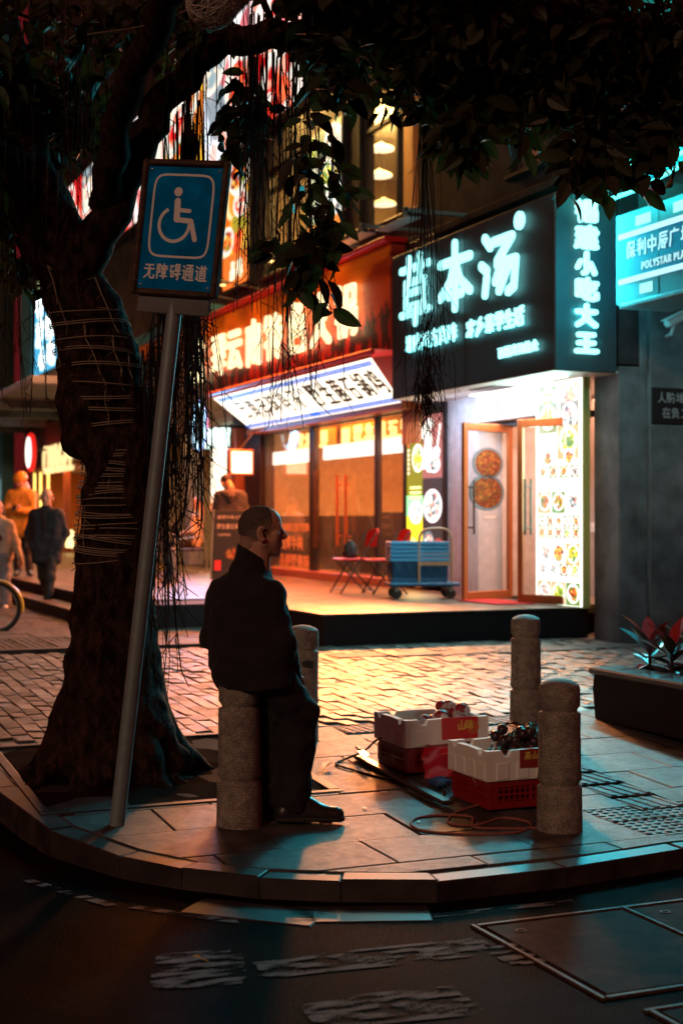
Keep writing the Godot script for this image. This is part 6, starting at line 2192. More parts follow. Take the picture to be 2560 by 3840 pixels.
	for layer in 4:
		for k in [20, 17, 13, 7][layer]:
			var p := Vector3(5.94 + r2.randf_range(-0.165, 0.165) * (1.0 - layer * 0.16), foam2.position.y + 0.095 + layer * 0.042 + r2.randf_range(-0.01, 0.01), 4.61 + r2.randf_range(-0.20, 0.16) * (1.0 - layer * 0.16))
			var o: Node3D = mg if n == 0 else dup(mg, p, 0.0)
			o.position = p
			o.rotation = Vector3(r2.randfn(0, 0.6), r2.randf() * TAU, r2.randfn(0, 0.6))
			n += 1
	var wf := thing("wrapped_fruit", "red fruit half wrapped in white tissue, heaped in the rear foam box", "fruit", Vector3.ZERO, 0.0, "wrapped fruit in the foam box")
	var wb := MB.new()
	nets(wb, [[Vector3.ZERO, Vector3(0.036, 0.032, 0.036)]], 0.008, 0.01, Transform3D(), noise(18.0, 2, 3), 0.006)
	ob(wf, "fruit_skin", wb, mat(L(0.28, 0.02, 0.025), 0.4))
	var ws := MB.new()
	nets(ws, [[Vector3(0.006, -0.010, 0.004), Vector3(0.042, 0.032, 0.042)]], 0.008, 0.01, Transform3D(), noise(30.0, 2, 6), 0.012, [Plane(Vector3(0.5, 0.85, 0.1).normalized(), 0.012)])
	ob(wf, "tissue", ws, mat(L(0.55, 0.50, 0.50), 0.8))
	n = 0
	for layer in 3:
		for k in [11, 8, 4][layer]:
			var p := Vector3(5.02 + r2.randf_range(-0.15, 0.15) * (1.0 - layer * 0.2), foam1.position.y + 0.105 + layer * 0.045, 4.555 + r2.randf_range(-0.11, 0.13) * (1.0 - layer * 0.2))
			var o: Node3D = wf if n == 0 else dup(wf, p, 0.0)
			o.position = p
			o.rotation = Vector3(r2.randfn(0, 0.5), r2.randf() * TAU, r2.randfn(0, 0.5))
			n += 1
	# red bag over the rear crate, blue cloth, carrying pole, knife, ropes, dry leaf
	var bg := MB.new()
	var bn := noise(9.0, 3, 14)
	for i in 9:
		for j in 9:
			var u := i / 8.0
			var v := j / 8.0
			bg.pt(Vector3(5.275 + bn.get_noise_2d(u, v) * 0.03 + v * 0.04, 0.235 - v * 0.21 - u * 0.02 * sin(v * 9.0), 4.88 - u * 0.36 + bn.get_noise_2d(v + 5, u) * 0.02), Vector3(1, bn.get_noise_2d(u * 2, v * 2 + 3) * 0.9 + 0.2, bn.get_noise_2d(u * 2 + 9, v * 2) * 0.9))
	for i in 8:
		for j in 8:
			var a := i * 9 + j
			bg.tri(a, a + 1, a + 9)
			bg.tri(a + 1, a + 10, a + 9)
	one("plastic_bag", "crumpled shiny red plastic bag hanging on the rear crate", "bag", bg, mat(L(0.5, 0.015, 0.03), 0.22))
	var cb := MB.new()
	nets(cb, [[Vector3(0, 0.02, 0), Vector3(0.06, 0.026, 0.05)], [Vector3(0.05, 0.02, 0.03), Vector3(0.04, 0.02, 0.03)]], 0.01, 0.02, Transform3D(), noise(22.0, 3, 4), 0.022)
	one("cloth", "small crumpled blue cloth lying between the two crates", "cloth", cb, mat(L(0.03, 0.08, 0.2), 0.8), Vector3(5.50, rise(5.5) + 0.005, 4.88))
	var cp := thing("carrying_pole", "long dark flat wooden carrying pole lying along the crates", "pole", Vector3(5.35, rise(5.35) + 0.012, 5.06), -0.03)
	var cm := MB.new()
	cm.box(Vector3(0, 0.012, 0), Vector3(1.30, 0.024, 0.07), 0.01, Basis(Z, deg_to_rad(-2.0)))
	ob(cp, "shaft", cm, mat(L(0.035, 0.022, 0.018), 0.35))
	for s in [-1, 1]:
		var pg2 := MB.new()
		pg2.rod(Vector3(s * 0.60, 0.02, 0), Vector3(s * 0.60, 0.055, 0), 0.008, 6)
		ob(cp, "end_peg", pg2, M.rust)
	var kn := thing("knife", "shiny knife lying on the end of the carrying pole", "knife", Vector3(4.78, rise(4.78) + 0.07, 5.06), -0.25)
	var kb := MB.new()
	kb.plate(PackedVector2Array([Vector2(0, -0.02), Vector2(0.20, -0.022), Vector2(0.235, 0.0), Vector2(0.20, 0.022), Vector2(0, 0.02)]), Vector3.ZERO, X, Vector3(0, 0.25, -1).normalized(), Y * 0.003)
	ob(kn, "blade", kb, M.chrome)
	ob(kn, "grip", boxm(Vector3(0.13, 0.022, 0.028), 0.008, Vector3(-0.065, 0.0, 0)), M.black)
	var rope_m := mat(L(0.30, 0.10, 0.08), 0.8)
	var ropes := [
		["loose pinkish rope lying in loops before the nearer crate", [[5.98, 0.15, 4.92], [6.02, 0.10, 4.90], [6.02, 0.03, 4.88], [6.10, 0.008, 5.08], [6.28, 0.008, 5.22], [6.36, 0.008, 5.10], [6.28, 0.008, 4.90], [6.42, 0.008, 4.82], [6.56, 0.008, 4.98], [6.50, 0.008, 5.24], [6.34, 0.008, 5.42], [6.16, 0.008, 5.36], [6.12, 0.008, 5.20], [6.22, 0.012, 5.06], [6.40, 0.012, 5.14], [6.46, 0.008, 5.02], [6.52, 0.008, 4.80], [6.50, 0.008, 4.62]]],
		["dark rope looping past the carrying pole's far end", [[5.0, 0.19, 4.96], [4.86, 0.15, 4.98], [4.76, 0.06, 5.03], [4.72, 0.01, 5.14], [4.82, 0.008, 5.24], [5.0, 0.008, 5.20], [5.2, 0.008, 5.14], [5.4, 0.02, 5.08]]],
		["pink rope tied round the rear foam box", [[5.23, 0.195, 4.92], [5.25, 0.175, 4.80], [5.255, 0.185, 4.60], [5.25, 0.18, 4.46]]],
	]
	for r in ropes:
		var p := smooth_path(r[1], 7)
		for i in p.size():
			p[i].y += rise(p[i].x)
		var b := MB.new()
		var rad := PackedFloat32Array()
		for i in p.size():
			rad.append(0.0068 + 0.0012 * sin(i * 2.4))
		b.tube(p, rad, 6)
		one("rope", r[0], "rope", b, rope_m if r[0][0] != "d" else M.rubber)
	var dl := put(self, "fallen_leaf", leaf_mesh(0.13, 0.06), M.leaf, Transform3D(Basis.from_euler(Vector3(-1.2, 0.6, 0.3)), Vector3(4.96, rise(4.96) + 0.02, 5.37)))
	tag(dl, "single dark curled leaf on the pavement right of the seated person's shin", "leaf")
	for q in [[7.05, -0.085, 5.30, "tiny yellow leaf in the gutter under the kerb"], [7.62, -0.085, 6.95, "tiny yellow leaf on the dark road, left of the white paint"]]:
		var yl := put(self, "fallen_leaf", leaf_mesh(0.045, 0.022), mat(L(0.5, 0.30, 0.04), 0.6), Transform3D(Basis.from_euler(Vector3(-1.3, q[2] * 3.0, 0.2)), Vector3(q[0], q[1], q[2])))
		tag(yl, q[3], "leaf")
	for q in [[4.55, 5.45], [5.55, 5.25], [5.85, 5.50], [6.2, 5.35], [5.2, 5.05]]:
		var sc := put(self, "paper_scrap", boxm(Vector3(0.035, 0.002, 0.016)).mesh(), M.white, Transform3D(Basis(Y, q[0] * 7), Vector3(q[0], rise(q[0]) + 0.006, q[1])))
		tag(sc, "small white paper scrap on the pavement between bollard and crates", "paper scrap", "paper scraps on the pavement")

	# planter
	var pn := thing("planter", "dark stone planter box with wet teal lit rim", "planter", Vector3(3.92, 0.12, 2.84))
	var pb := MB.new()
	var side := PackedVector2Array([Vector2(0.03, 0.0), Vector2(3.2, 0.0), Vector2(3.2, 0.32), Vector2(0.015, 0.32), Vector2(0.0, 0.22)])
	pb.plate(side, Vector3(0.0, 0, -1.5), X, Y, Z * 1.5)
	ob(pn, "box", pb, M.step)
	var rim := MB.new()
	for q in [[1.58, 0.345, -0.14, 3.26, 0.30], [1.58, 0.345, -1.40, 3.26, 0.22], [0.03, 0.345, -0.79, 0.14, 0.995]]:
		rim.box(Vector3(q[0], q[1], q[2]), Vector3(q[3], 0.05, q[4]), 0.012)
	ob(pn, "rim", rim, mat(L(0.10, 0.10, 0.10), 0.22))
	ob(pn, "soil", boxm(Vector3(3.0, 0.04, 0.95), 0.0, Vector3(1.62, 0.315, -0.79)), M.soil)
	var lm := leaf_mesh(0.30, 0.10)
	var reds := [mat(L(0.35, 0.02, 0.02), 0.35), mat(L(0.12, 0.012, 0.015), 0.3), mat(L(0.04, 0.02, 0.012), 0.3), mat(L(0.05, 0.045, 0.015), 0.35)]
	var pr2 := RandomNumberGenerator.new()
	pr2.seed = 3
	for k in 5:
		var c := Vector3(4.0 + [0.0, 0.16, 0.30, 0.7, 0.3][k], 0.44, 2.40 + [0.0, -0.28, 0.02, -0.2, -0.5][k])
		var rp := thing("red_plant", ["red leaved plant at the planter's left end, brightest red tip", "dark red plant behind the leftmost one in the planter", "red brown plant in the planter's middle, at the picture's edge", "red plant at the planter's right, past the picture's edge", "dark leaved plant at the planter's back edge"][k], "plant", c, 0.0, "red plants in the planter")
		var sm := MB.new()
		sm.rod(Vector3(0, -0.05, 0), Vector3(0, 0.22, 0), 0.012, 6)
		ob(rp, "stem", sm, M.root)
		for i in 15:
			var f := i / 14.0
			var az := i * 2.4 + k
			var d := Vector3(cos(az), lerpf(-0.15, 1.8, f), sin(az)).normalized()
			var nn := Vector3(-d.x, 1.2, -d.z)
			var xx := d.cross(nn).normalized()
			put(rp, "leaf", lm, reds[0 if (f > 0.8 and k != 1) or i == 3 else [1, 2, 3, 2][i % 4]], Transform3D(Basis(xx, d, xx.cross(d).normalized()).scaled(Vector3.ONE * pr2.randf_range(0.75, 1.05)), Vector3(0, lerpf(0.0, 0.20, f), 0) + d * 0.02))
	# woven ball lantern and its cord
	var bl := thing("woven_lantern", "pale woven string ball lantern hanging at the picture's top", "lantern", Vector3(6.284, 4.05, 6.485), YAW)
	var wv := MB.new()
	for k in 46:
		var ax := Vector3(rng.randfn(), rng.randfn(), rng.randfn()).normalized()
		var u := ax.cross(Vector3(0.3, 1, 0.2)).normalized()
		var v := ax.cross(u)
		var off := rng.randf_range(-0.75, 0.75)
		var p := PackedVector3Array()
		for i in 25:
			var a := TAU * i / 24.0
			var q := (u * cos(a) + v * sin(a)) * sqrt(1.0 - off * off) + ax * off
			p.append(q * 0.125 * (1.0 + rng.randf_range(-0.02, 0.02)))
		wv.tube(p, PackedFloat32Array([0.0035]), 4, false)
	ob(bl, "woven_shell", wv, mat(L(0.40, 0.34, 0.28), 0.8))
	var cd := MB.new()
	cd.rod(Vector3(0, 0.12, 0), Vector3(0.02, 0.6, 0), 0.004, 5)
	ob(bl, "cord", cd, M.black)
	var wire := MB.new()
	wire.tube(smooth_path([[5.9, 3.95, 7.0], [5.6, 4.15, 6.6], [5.35, 4.42, 6.2], [5.1, 4.7, 5.8]], 6), PackedFloat32Array([0.004]), 5)
	one("wire", "thin pale wire rising to the picture's top beside the lantern", "wire", wire, M.twine)

func capsule(b: MB, a: Vector2, c: Vector2, r: float, z: float) -> void:
	var d := (c - a).normalized()
	var q := PackedVector2Array()
	for j in 7:
		q.append(c + Vector2.from_angle(d.angle() - PI / 2 + PI * j / 6.0) * r)
	for j in 7:
		q.append(a + Vector2.from_angle(d.angle() + PI / 2 + PI * j / 6.0) * r)
	b.plate(q, Vector3(0, 0, z), Vector3.RIGHT, Vector3.UP, Vector3.BACK * (0.0012 + absf(a.x) * 0.004), false)

func band(b: MB, p: PackedVector3Array, r: float) -> void:   # a flat ribbon along a path in the plane z
	var f := b.v.size()
	for i in p.size():
		var d := (p[mini(i + 1, p.size() - 1)] - p[maxi(i - 1, 0)]).normalized()
		if i == 0 or i == p.size() - 1:
			if p[0].distance_to(p[-1]) < 1e-4:
				d = (p[1] - p[-2]).normalized()
		var s := Vector3(-d.y, d.x, 0) * r
		b.pt(p[i] + s, Vector3.BACK)
		b.pt(p[i] - s, Vector3.BACK)
	for i in p.size() - 1:
		var q := f + i * 2
		b.tri(q, q + 1, q + 2)
		b.tri(q + 1, q + 3, q + 2)

func smooth_path(pts: Array, n: int) -> PackedVector3Array:
	var c := PackedVector3Array()
	for q in pts:
		c.append(Vector3(q[0], q[1], q[2]))
	var r := PackedVector3Array()
	for i in c.size() - 1:
		for k in n:
			r.append(c[i].cubic_interpolate(c[i + 1], c[maxi(i - 1, 0)], c[mini(i + 2, c.size() - 1)], float(k) / n))
	r.append(c[-1])
	return r

func foam_box(label: String, at: Vector3) -> Node3D:
	var o := thing("foam_box", label, "foam box", at, 0.0)
	var hx := 0.225
	var hz := 0.275
	var h := 0.16
	# walls with thumb notches in their rims
	for w in [[Vector3(0, 0, hz), Vector3.RIGHT, hx, Vector3(0, 0, -1)], [Vector3(0, 0, -hz), Vector3.RIGHT, hx, Vector3(0, 0, 1)], [Vector3(hx, 0, 0), Vector3(0, 0, 1), hz - 0.034, Vector3(-1, 0, 0)], [Vector3(-hx, 0, 0), Vector3(0, 0, 1), hz - 0.034, Vector3(1, 0, 0)]]:
		var W: float = w[2]
		var poly := PackedVector2Array([Vector2(-W, 0), Vector2(W, 0), Vector2(W, h)])
		for q in [[0.78, h], [0.70, h - 0.03], [0.58, h - 0.035], [0.52, h - 0.004], [0.1, h], [-0.52, h - 0.002], [-0.58, h - 0.028], [-0.72, h - 0.03], [-0.78, h]]:
			poly.append(Vector2(q[0] * W, q[1]))
		poly.append(Vector2(-W, h))
		var b := MB.new()
		b.plate(poly, w[0], w[1], Vector3.UP, w[3] * 0.034)
		ob(o, "side_wall", b, M.foam)
		for k in 4:
			var rb := MB.new()
			rb.box(w[0] - w[3] * 0.0015 + w[1] * ((k - 1.5) * W * 0.5) + Vector3(0, 0.05, 0), Vector3(0.075, 0.09, 0.075) * (Vector3.ONE - w[3].abs()) + w[3].abs() * 0.010, 0.004)
			ob(o, "rib", rb, M.foam)
	ob(o, "bottom", boxm(Vector3(hx * 2 - 0.07, 0.03, hz * 2 - 0.07), 0.0, Vector3(0, 0.016, 0)), M.foam)
	return o

func crate(label: String, at: Vector3) -> Node3D:
	var o := thing("plastic_crate", label, "crate", Vector3(at.x, rise(at.x) + 0.004, at.z))
	var hx := 0.205
	var hz := 0.25
	var h := 0.155
	for q in [[Vector3(0, h / 2, hz), Vector3.RIGHT, hx], [Vector3(0, h / 2, -hz), Vector3.RIGHT, hx], [Vector3(hx, h / 2, 0), Vector3(0, 0, 1), hz], [Vector3(-hx, h / 2, 0), Vector3(0, 0, 1), hz]]:
		var b := MB.new()
		var W: float = q[2]
		var thin: Vector3 = Vector3(0.012, 0, 0.012) * (Vector3.ONE - q[1].abs())
		for y in [-h / 2 + 0.02, h / 2 - 0.02, 0.0]:
			b.box(q[0] + Vector3(0, y, 0), q[1].abs() * W * 2 + thin + Vector3(0, 0.035 if y else 0.012, 0), 0.003)
		for k in 15:
			var s: float = (k - 7) * W / 7.6
			var wide := 0.05 if k == 0 or k == 14 else (0.02 if k == 7 else 0.007)
			b.box(q[0] + q[1] * s, q[1].abs() * wide + thin * 0.9 + Vector3(0, h - 0.05, 0), 0.0)
		for y in [-0.06, -0.03, 0.03, 0.06]:
			b.box(q[0] + Vector3(0, y, 0), q[1].abs() * W * 1.9 + thin * 0.8 + Vector3(0, 0.006, 0), 0.0)
		ob(o, "lattice_side", b, M.redcrate)
	ob(o, "floor", boxm(Vector3(hx * 2 - 0.02, 0.012, hz * 2 - 0.02), 0.0, Vector3(0, 0.012, 0)), M.redcrate)
	ob(o, "inner_liner", boxm(Vector3(hx * 1.7, 0.11, hz * 1.7), 0.01, Vector3(0, 0.07, 0)), mat(L(0.25, 0.02, 0.02), 0.6))
	if "yellow" in label:
		ob(o, "yellow_label", boxm(Vector3(0.006, 0.11, 0.10), 0.001, Vector3(hx + 0.010, 0.085, -0.14)), mat(L(0.60, 0.34, 0.03), 0.5))
		var pr := MB.new()
		for k in 7:
			pr.plate(circle(0.012, 10, Vector2((k % 3 - 1) * 0.022, (k / 3 - 1) * 0.022)), Vector3(hx + 0.0135, 0.08, -0.14), Vector3(0, 0, -1), Vector3.UP, Vector3.RIGHT * (0.0006 + k * 0.0001), false)
		ob(o, "fruit_print", pr, mat(L(0.5, 0.5, 0.48), 0.6))
	return o

# ---------------------------------------------------------------- things on the terrace
func build_terrace_things() -> void:
	var X := Vector3.RIGHT
	var Y := Vector3.UP
	var Z := Vector3.BACK
	var fl := 0.606
	# platform trolley with blue fold crates
	var tr := thing("platform_trolley", "blue platform trolley with a bent steel push handle", "trolley", Vector3(-2.88, fl, 0.92), YAW + 0.10)
	ob(tr, "deck", boxm(Vector3(0.86, 0.045, 0.52), 0.015, Vector3(0, 0.175, 0)), M.blueplastic)
	for q in [[-0.33, -0.17], [0.33, -0.17], [-0.33, 0.17], [0.33, 0.17]]:
		var w := MB.new()
		w.lathe(Vector3.ZERO, [[0.001, -0.018], [0.05, -0.018], [0.062, -0.012], [0.062, 0.012], [0.05, 0.018], [0.001, 0.018]], 16)
		var wn := ob(tr, "wheel", w, M.rubber, Transform3D(Basis(X, PI / 2), Vector3(q[0], 0.062, q[1])))
		ob(wn, "fork", boxm(Vector3(0.05, 0.06, 0.09), 0.006, Vector3(0, 0, -0.068)), M.steel)
	var hb := MB.new()
	var hp := smooth_path([[0.0, 0.20, -0.2], [0.0, 0.62, -0.2], [0.0, 0.78, -0.18], [0.0, 0.84, -0.10], [0.0, 0.845, 0.10], [0.0, 0.78, 0.18], [0.0, 0.62, 0.2], [0.0, 0.20, 0.2]], 5)
	hb.tube(hp, PackedFloat32Array([0.016]), 8)
	hb.box(Vector3(0, 0.48, 0), Vector3(0.012, 0.16, 0.39), 0.003)
	ob(tr, "push_handle", hb, mat(L(0.35, 0.27, 0.18), 0.4, 0.4), Transform3D(Basis(Y, PI / 2), Vector3(0.13, 0, 0.235)))
	for k in 5:
		var cr := thing("folding_crate", ["lowest", "second lowest", "middle", "second highest", "topmost"][k] + " blue nested plastic crate in the stack on the trolley", "crate", Vector3(-2.88, fl + 0.20 + k * 0.05, 0.98), YAW + 0.10, "blue crates stacked on the trolley")
		var b := MB.new()
		var hh := 0.29
		for s in [-1, 1]:
			b.box(Vector3(0.0 + s * 0.33, hh / 2, 0), Vector3(0.02, hh, 0.40), 0.004)
			b.box(Vector3(0, hh / 2, s * 0.20), Vector3(0.66, hh, 0.02), 0.004)
		ob(cr, "walls", b, M.blueplastic)
		var rb := MB.new()
		for s in [-1, 1]:
			rb.box(Vector3(s * 0.345, hh - 0.02, 0), Vector3(0.03, 0.04, 0.46), 0.006)
			rb.box(Vector3(0, hh - 0.02, s * 0.215), Vector3(0.66, 0.04, 0.03), 0.006)
		ob(cr, "rim", rb, mat(L(0.04, 0.24, 0.45), 0.4))
		var gr := MB.new()
		for j in 5:
			var px := -0.26 + j * 0.13
			gr.rod(Vector3(px - 0.05, hh - 0.04, 0.213), Vector3(px, hh - 0.16, 0.213), 0.006, 4)
			gr.rod(Vector3(px, hh - 0.16, 0.213), Vector3(px + 0.05, hh - 0.04, 0.213), 0.006, 4)
		ob(cr, "ribs", gr, M.blueplastic)
		ob(cr, "floor", boxm(Vector3(0.65, 0.02, 0.39), 0.0, Vector3(0, 0.012, 0)), M.blueplastic)
		for s in [-1, 1]:
			ob(cr, "grip", boxm(Vector3(0.012, 0.02, 0.14), 0.004, Vector3(s * 0.366, hh - 0.05, 0)), M.black)
	# folding chairs
	var seats := [[-3.88, 0.98, YAW - 1.25, "red metal folding chair standing nearest the blue crates"], [-4.25, 1.27, YAW - 1.25, "red metal folding chair with a dark bag on it, left of its twin"], [-4.6, -0.75, YAW + 2.7, "red folding chair seen through the window behind the crates"], [-5.6, -0.9, YAW + 2.9, "red folding chair seen through the glass left of the table"]]
	var c0: Node3D = null
	for s in seats:
		if c0 == null:
			c0 = folding_chair(s[3])
			c0.position = Vector3(s[0], fl, s[1])
			c0.rotation.y = s[2]
		else:
			dup(c0, Vector3(s[0], fl, s[1]), s[2], s[3])
	var bb := MB.new()
	nets(bb, [[Vector3(0, 0.11, 0), Vector3(0.09, 0.12, 0.06)], [Vector3(0, 0.04, 0), Vector3(0.10, 0.05, 0.07)]], 0.016, 0.03, Transform3D(), noise(10, 2, 2), 0.01)
	var bag := one("handbag", "small dark bag standing on the left red folding chair", "bag", bb, M.black, Vector3(-4.27, fl + 0.46, 1.27), YAW)
	var st := MB.new()
	st.tube(smooth_path([[-0.05, 0.20, 0], [-0.04, 0.30, 0], [0.04, 0.30, 0], [0.05, 0.20, 0]], 5), PackedFloat32Array([0.008]), 5)
	ob(bag, "handle", st, M.black)
	var bin := thing("pedal_bin", "small white pedal bin inside the soup shop door", "bin", Vector3(-2.55, fl, -0.70), 0.3)
	var bn := MB.new()
	bn.lathe(Vector3.ZERO, [[0.001, 0.0], [0.115, 0.0], [0.125, 0.02], [0.14, 0.34], [0.145, 0.36], [0.13, 0.385], [0.03, 0.40], [0.001, 0.40]], 20)
	ob(bin, "bucket", bn, M.white)
	ob(bin, "pedal", boxm(Vector3(0.05, 0.012, 0.06), 0.003, Vector3(0, 0.02, 0.145)), M.black)
	var bh := MB.new()
	bh.tube(smooth_path([[-0.14, 0.30, 0.02], [-0.08, 0.22, 0.12], [0.08, 0.22, 0.12], [0.14, 0.30, 0.02]], 5), PackedFloat32Array([0.005]), 5)
	ob(bin, "wire_handle", bh, M.steel)
	one("door_mat", "red door mat on the terrace before the soup shop doors", "mat", boxm(Vector3(0.95, 0.012, 0.5), 0.004, Vector3(0, 0.008, 0)), mat(L(0.45, 0.01, 0.015), 0.9), Vector3(-1.72, fl - 0.002, 0.55))
	var wd := thing("water_dispenser", "pale upright water dispenser inside the soup shop", "dispenser", Vector3(-1.62, fl, -1.9))
	ob(wd, "cabinet", boxm(Vector3(0.30, 1.15, 0.30), 0.02, Vector3(0, 0.575, 0)), M.plaster)
	var bo := MB.new()
	bo.lathe(Vector3(0, 1.15, 0), [[0.05, 0.0], [0.13, 0.05], [0.135, 0.30], [0.10, 0.36], [0.001, 0.37]], 18)
	ob(wd, "bottle", bo, M.white)
	# A-board before the hotpot shop
	var ab := thing("a_board", "black menu A board with a bowl picture, behind the seated person's head", "sign board", Vector3(-9.08, fl, 1.32), YAW - 0.1)
	for s in [1, -1]:
		var p := MB.new()
		p.box(Vector3(0, 0.56, 0), Vector3(0.56, 1.12, 0.02), 0.004)
		var pn := ob(ab, "board", p, M.black, Transform3D(Basis(X, -0.20 * s), Vector3(0, 0, 0.23 * s)))
		if s == 1:
			var fr := MB.new()
			for q in [-0.285, 0.285]:
				fr.box(Vector3(q, 0.56, 0.004), Vector3(0.02, 1.14, 0.03), 0.004)
			ob(pn, "edge", fr, M.steel)
			var im := Image.create(96, 96, false, Image.FORMAT_RGBA8)
			im.fill(Color(0, 0, 0, 0))
			dish(im, Vector2(48, 48), Vector2(46, 46), Color(0.3, 0.25, 0.2), WARM)
			var pm := mat(Color(0.7, 0.7, 0.7), 0.5)
			pm.albedo_texture = ImageTexture.create_from_image(im)
			pm.transparency = BaseMaterial3D.TRANSPARENCY_ALPHA_SCISSOR
			var d := MB.new()
			d.disc(Vector3(0.03, 0.42, 0.012), X * 0.12, Y * 0.12, Z, 20)
			ob(pn, "bowl_print", d, pm)
			var lt := MB.new()
			line(lt, "高原牛肉火锅", Vector3(-0.21, 0.98, 0.0105), X, Y, Z * 0.001, 0.055, 0.055, 0.07, 0.004)
			line(lt, "野生菌石锅鸡", Vector3(-0.21, 0.82, 0.0105), X, Y, Z * 0.001, 0.06, 0.075, 0.072, 0.005)
			line(lt, "云南特色", Vector3(-0.20, 0.70, 0.0105), X, Y, Z * 0.001, 0.04, 0.04, 0.055, 0.003)
			ob(pn, "lettering", lt, mat(L(0.4, 0.36, 0.3), 0.6))
			ob(pn, "red_tag", boxm(Vector3(0.10, 0.16, 0.004), 0.001, Vector3(-0.18, 0.22, 0.012)), M.red)
	# canvas chairs and table left of the terrace
	var cc := thing("canvas_chair", "dark canvas armchair with steel frame on the terrace's left", "chair", Vector3(-8.55, fl, 2.75), YAW + 0.4)
	ob(cc, "backrest", boxm(Vector3(0.56, 0.44, 0.03), 0.01, Vector3(0, 0.64, -0.24)), M.black)
	ob(cc, "seat", boxm(Vector3(0.52, 0.05, 0.48), 0.015, Vector3(0, 0.41, 0)), M.black)
	for s in [-1, 1]:
		var lg := MB.new()
		lg.tube(smooth_path([[s * 0.28, 0.88, -0.26], [s * 0.28, 0.45, -0.24], [s * 0.28, 0.03, -0.26], [s * 0.28, 0.02, 0.0], [s * 0.28, 0.03, 0.26], [s * 0.28, 0.60, 0.24], [s * 0.28, 0.62, 0.0], [s * 0.28, 0.60, -0.22]], 4), PackedFloat32Array([0.012]), 6)
		ob(cc, "side_frame", lg, M.steel)
	dup(cc, Vector3(-11.9, fl, 1.2), YAW + 1.9, "dark canvas armchair farther back beside the yellow shoe")
	var tb := thing("cafe_table", "small dark cafe table standing beside the canvas armchair", "table", Vector3(-9.9, fl, 2.3))
	ob(tb, "top", boxm(Vector3(0.6, 0.03, 0.6), 0.008, Vector3(0, 0.70, 0)), M.dark)
	var lg2 := MB.new()
	lg2.lathe(Vector3.ZERO, [[0.22, 0.0], [0.21, 0.02], [0.03, 0.05], [0.025, 0.68]], 16)
	ob(tb, "pedestal", lg2, M.black)
	var bs := thing("traffic_cone", "grey blue plastic barrier post standing before the canvas armchair", "barrier", Vector3(-8.0, fl, 2.62))
	var bsm := MB.new()
	bsm.lathe(Vector3.ZERO, [[0.16, 0.0], [0.15, 0.03], [0.11, 0.05], [0.07, 0.50], [0.06, 0.52], [0.001, 0.53]], 18)
	ob(bs, "cone", bsm, mat(L(0.06, 0.08, 0.11), 0.5))
	# shared bicycle at the picture's left edge
	bicycle()

func folding_chair(label: String) -> Node3D:
	var o := thing("folding_chair", label, "chair", Vector3.ZERO, 0.0, "red folding chairs at the hotpot shop")
	ob(o, "seat", boxm(Vector3(0.40, 0.035, 0.40), 0.015, Vector3(0, 0.44, 0)), M.red)
	var b := MB.new()
	var n := 8
	for i in n:
		var a0 := lerpf(-0.21, 0.21, float(i) / n)
		var a1 := lerpf(-0.21, 0.21, float(i + 1) / n)
		var z0 := -0.27 - 0.05 * cos(a0 * 7.0)
		var z1 := -0.27 - 0.05 * cos(a1 * 7.0)
		var h0 := 0.84 - 0.06 * pow(absf(a0) / 0.21, 3)
		var h1 := 0.84 - 0.06 * pow(absf(a1) / 0.21, 3)
		for d in [0.0, 0.014]:
			b.quad(Vector3(a0, 0.60, z0 + d), Vector3(a1, 0.60, z1 + d), Vector3(a1, h1, z1 - 0.03 + d), Vector3(a0, h0, z0 - 0.03 + d), Vector3(0, 0, 1 if d > 0 else -1))
		b.quad(Vector3(a0, h0, z0 - 0.03), Vector3(a1, h1, z1 - 0.03), Vector3(a1, h1, z1 - 0.016), Vector3(a0, h0, z0 - 0.016), Vector3.UP)
	ob(o, "backrest", b, M.red)
	for s in [-1, 1]:
		var f := MB.new()
		f.rod(Vector3(s * 0.21, 0.80, -0.28), Vector3(s * 0.21, 0.0, 0.22), 0.012, 7)
		ob(o, "front_leg", f, M.rust)
		var g := MB.new()
		g.rod(Vector3(s * 0.185, 0.44, 0.16), Vector3(s * 0.185, 0.0, -0.26), 0.012, 7)
		ob(o, "rear_leg", g, M.rust)
	var r := MB.new()
	r.rod(Vector3(-0.21, 0.05, 0.19), Vector3(0.21, 0.05, 0.19), 0.009, 6)
	r.rod(Vector3(-0.185, 0.05, -0.21), Vector3(0.185, 0.05, -0.21), 0.009, 6)
	ob(o, "stretcher", r, M.steel)
	return o

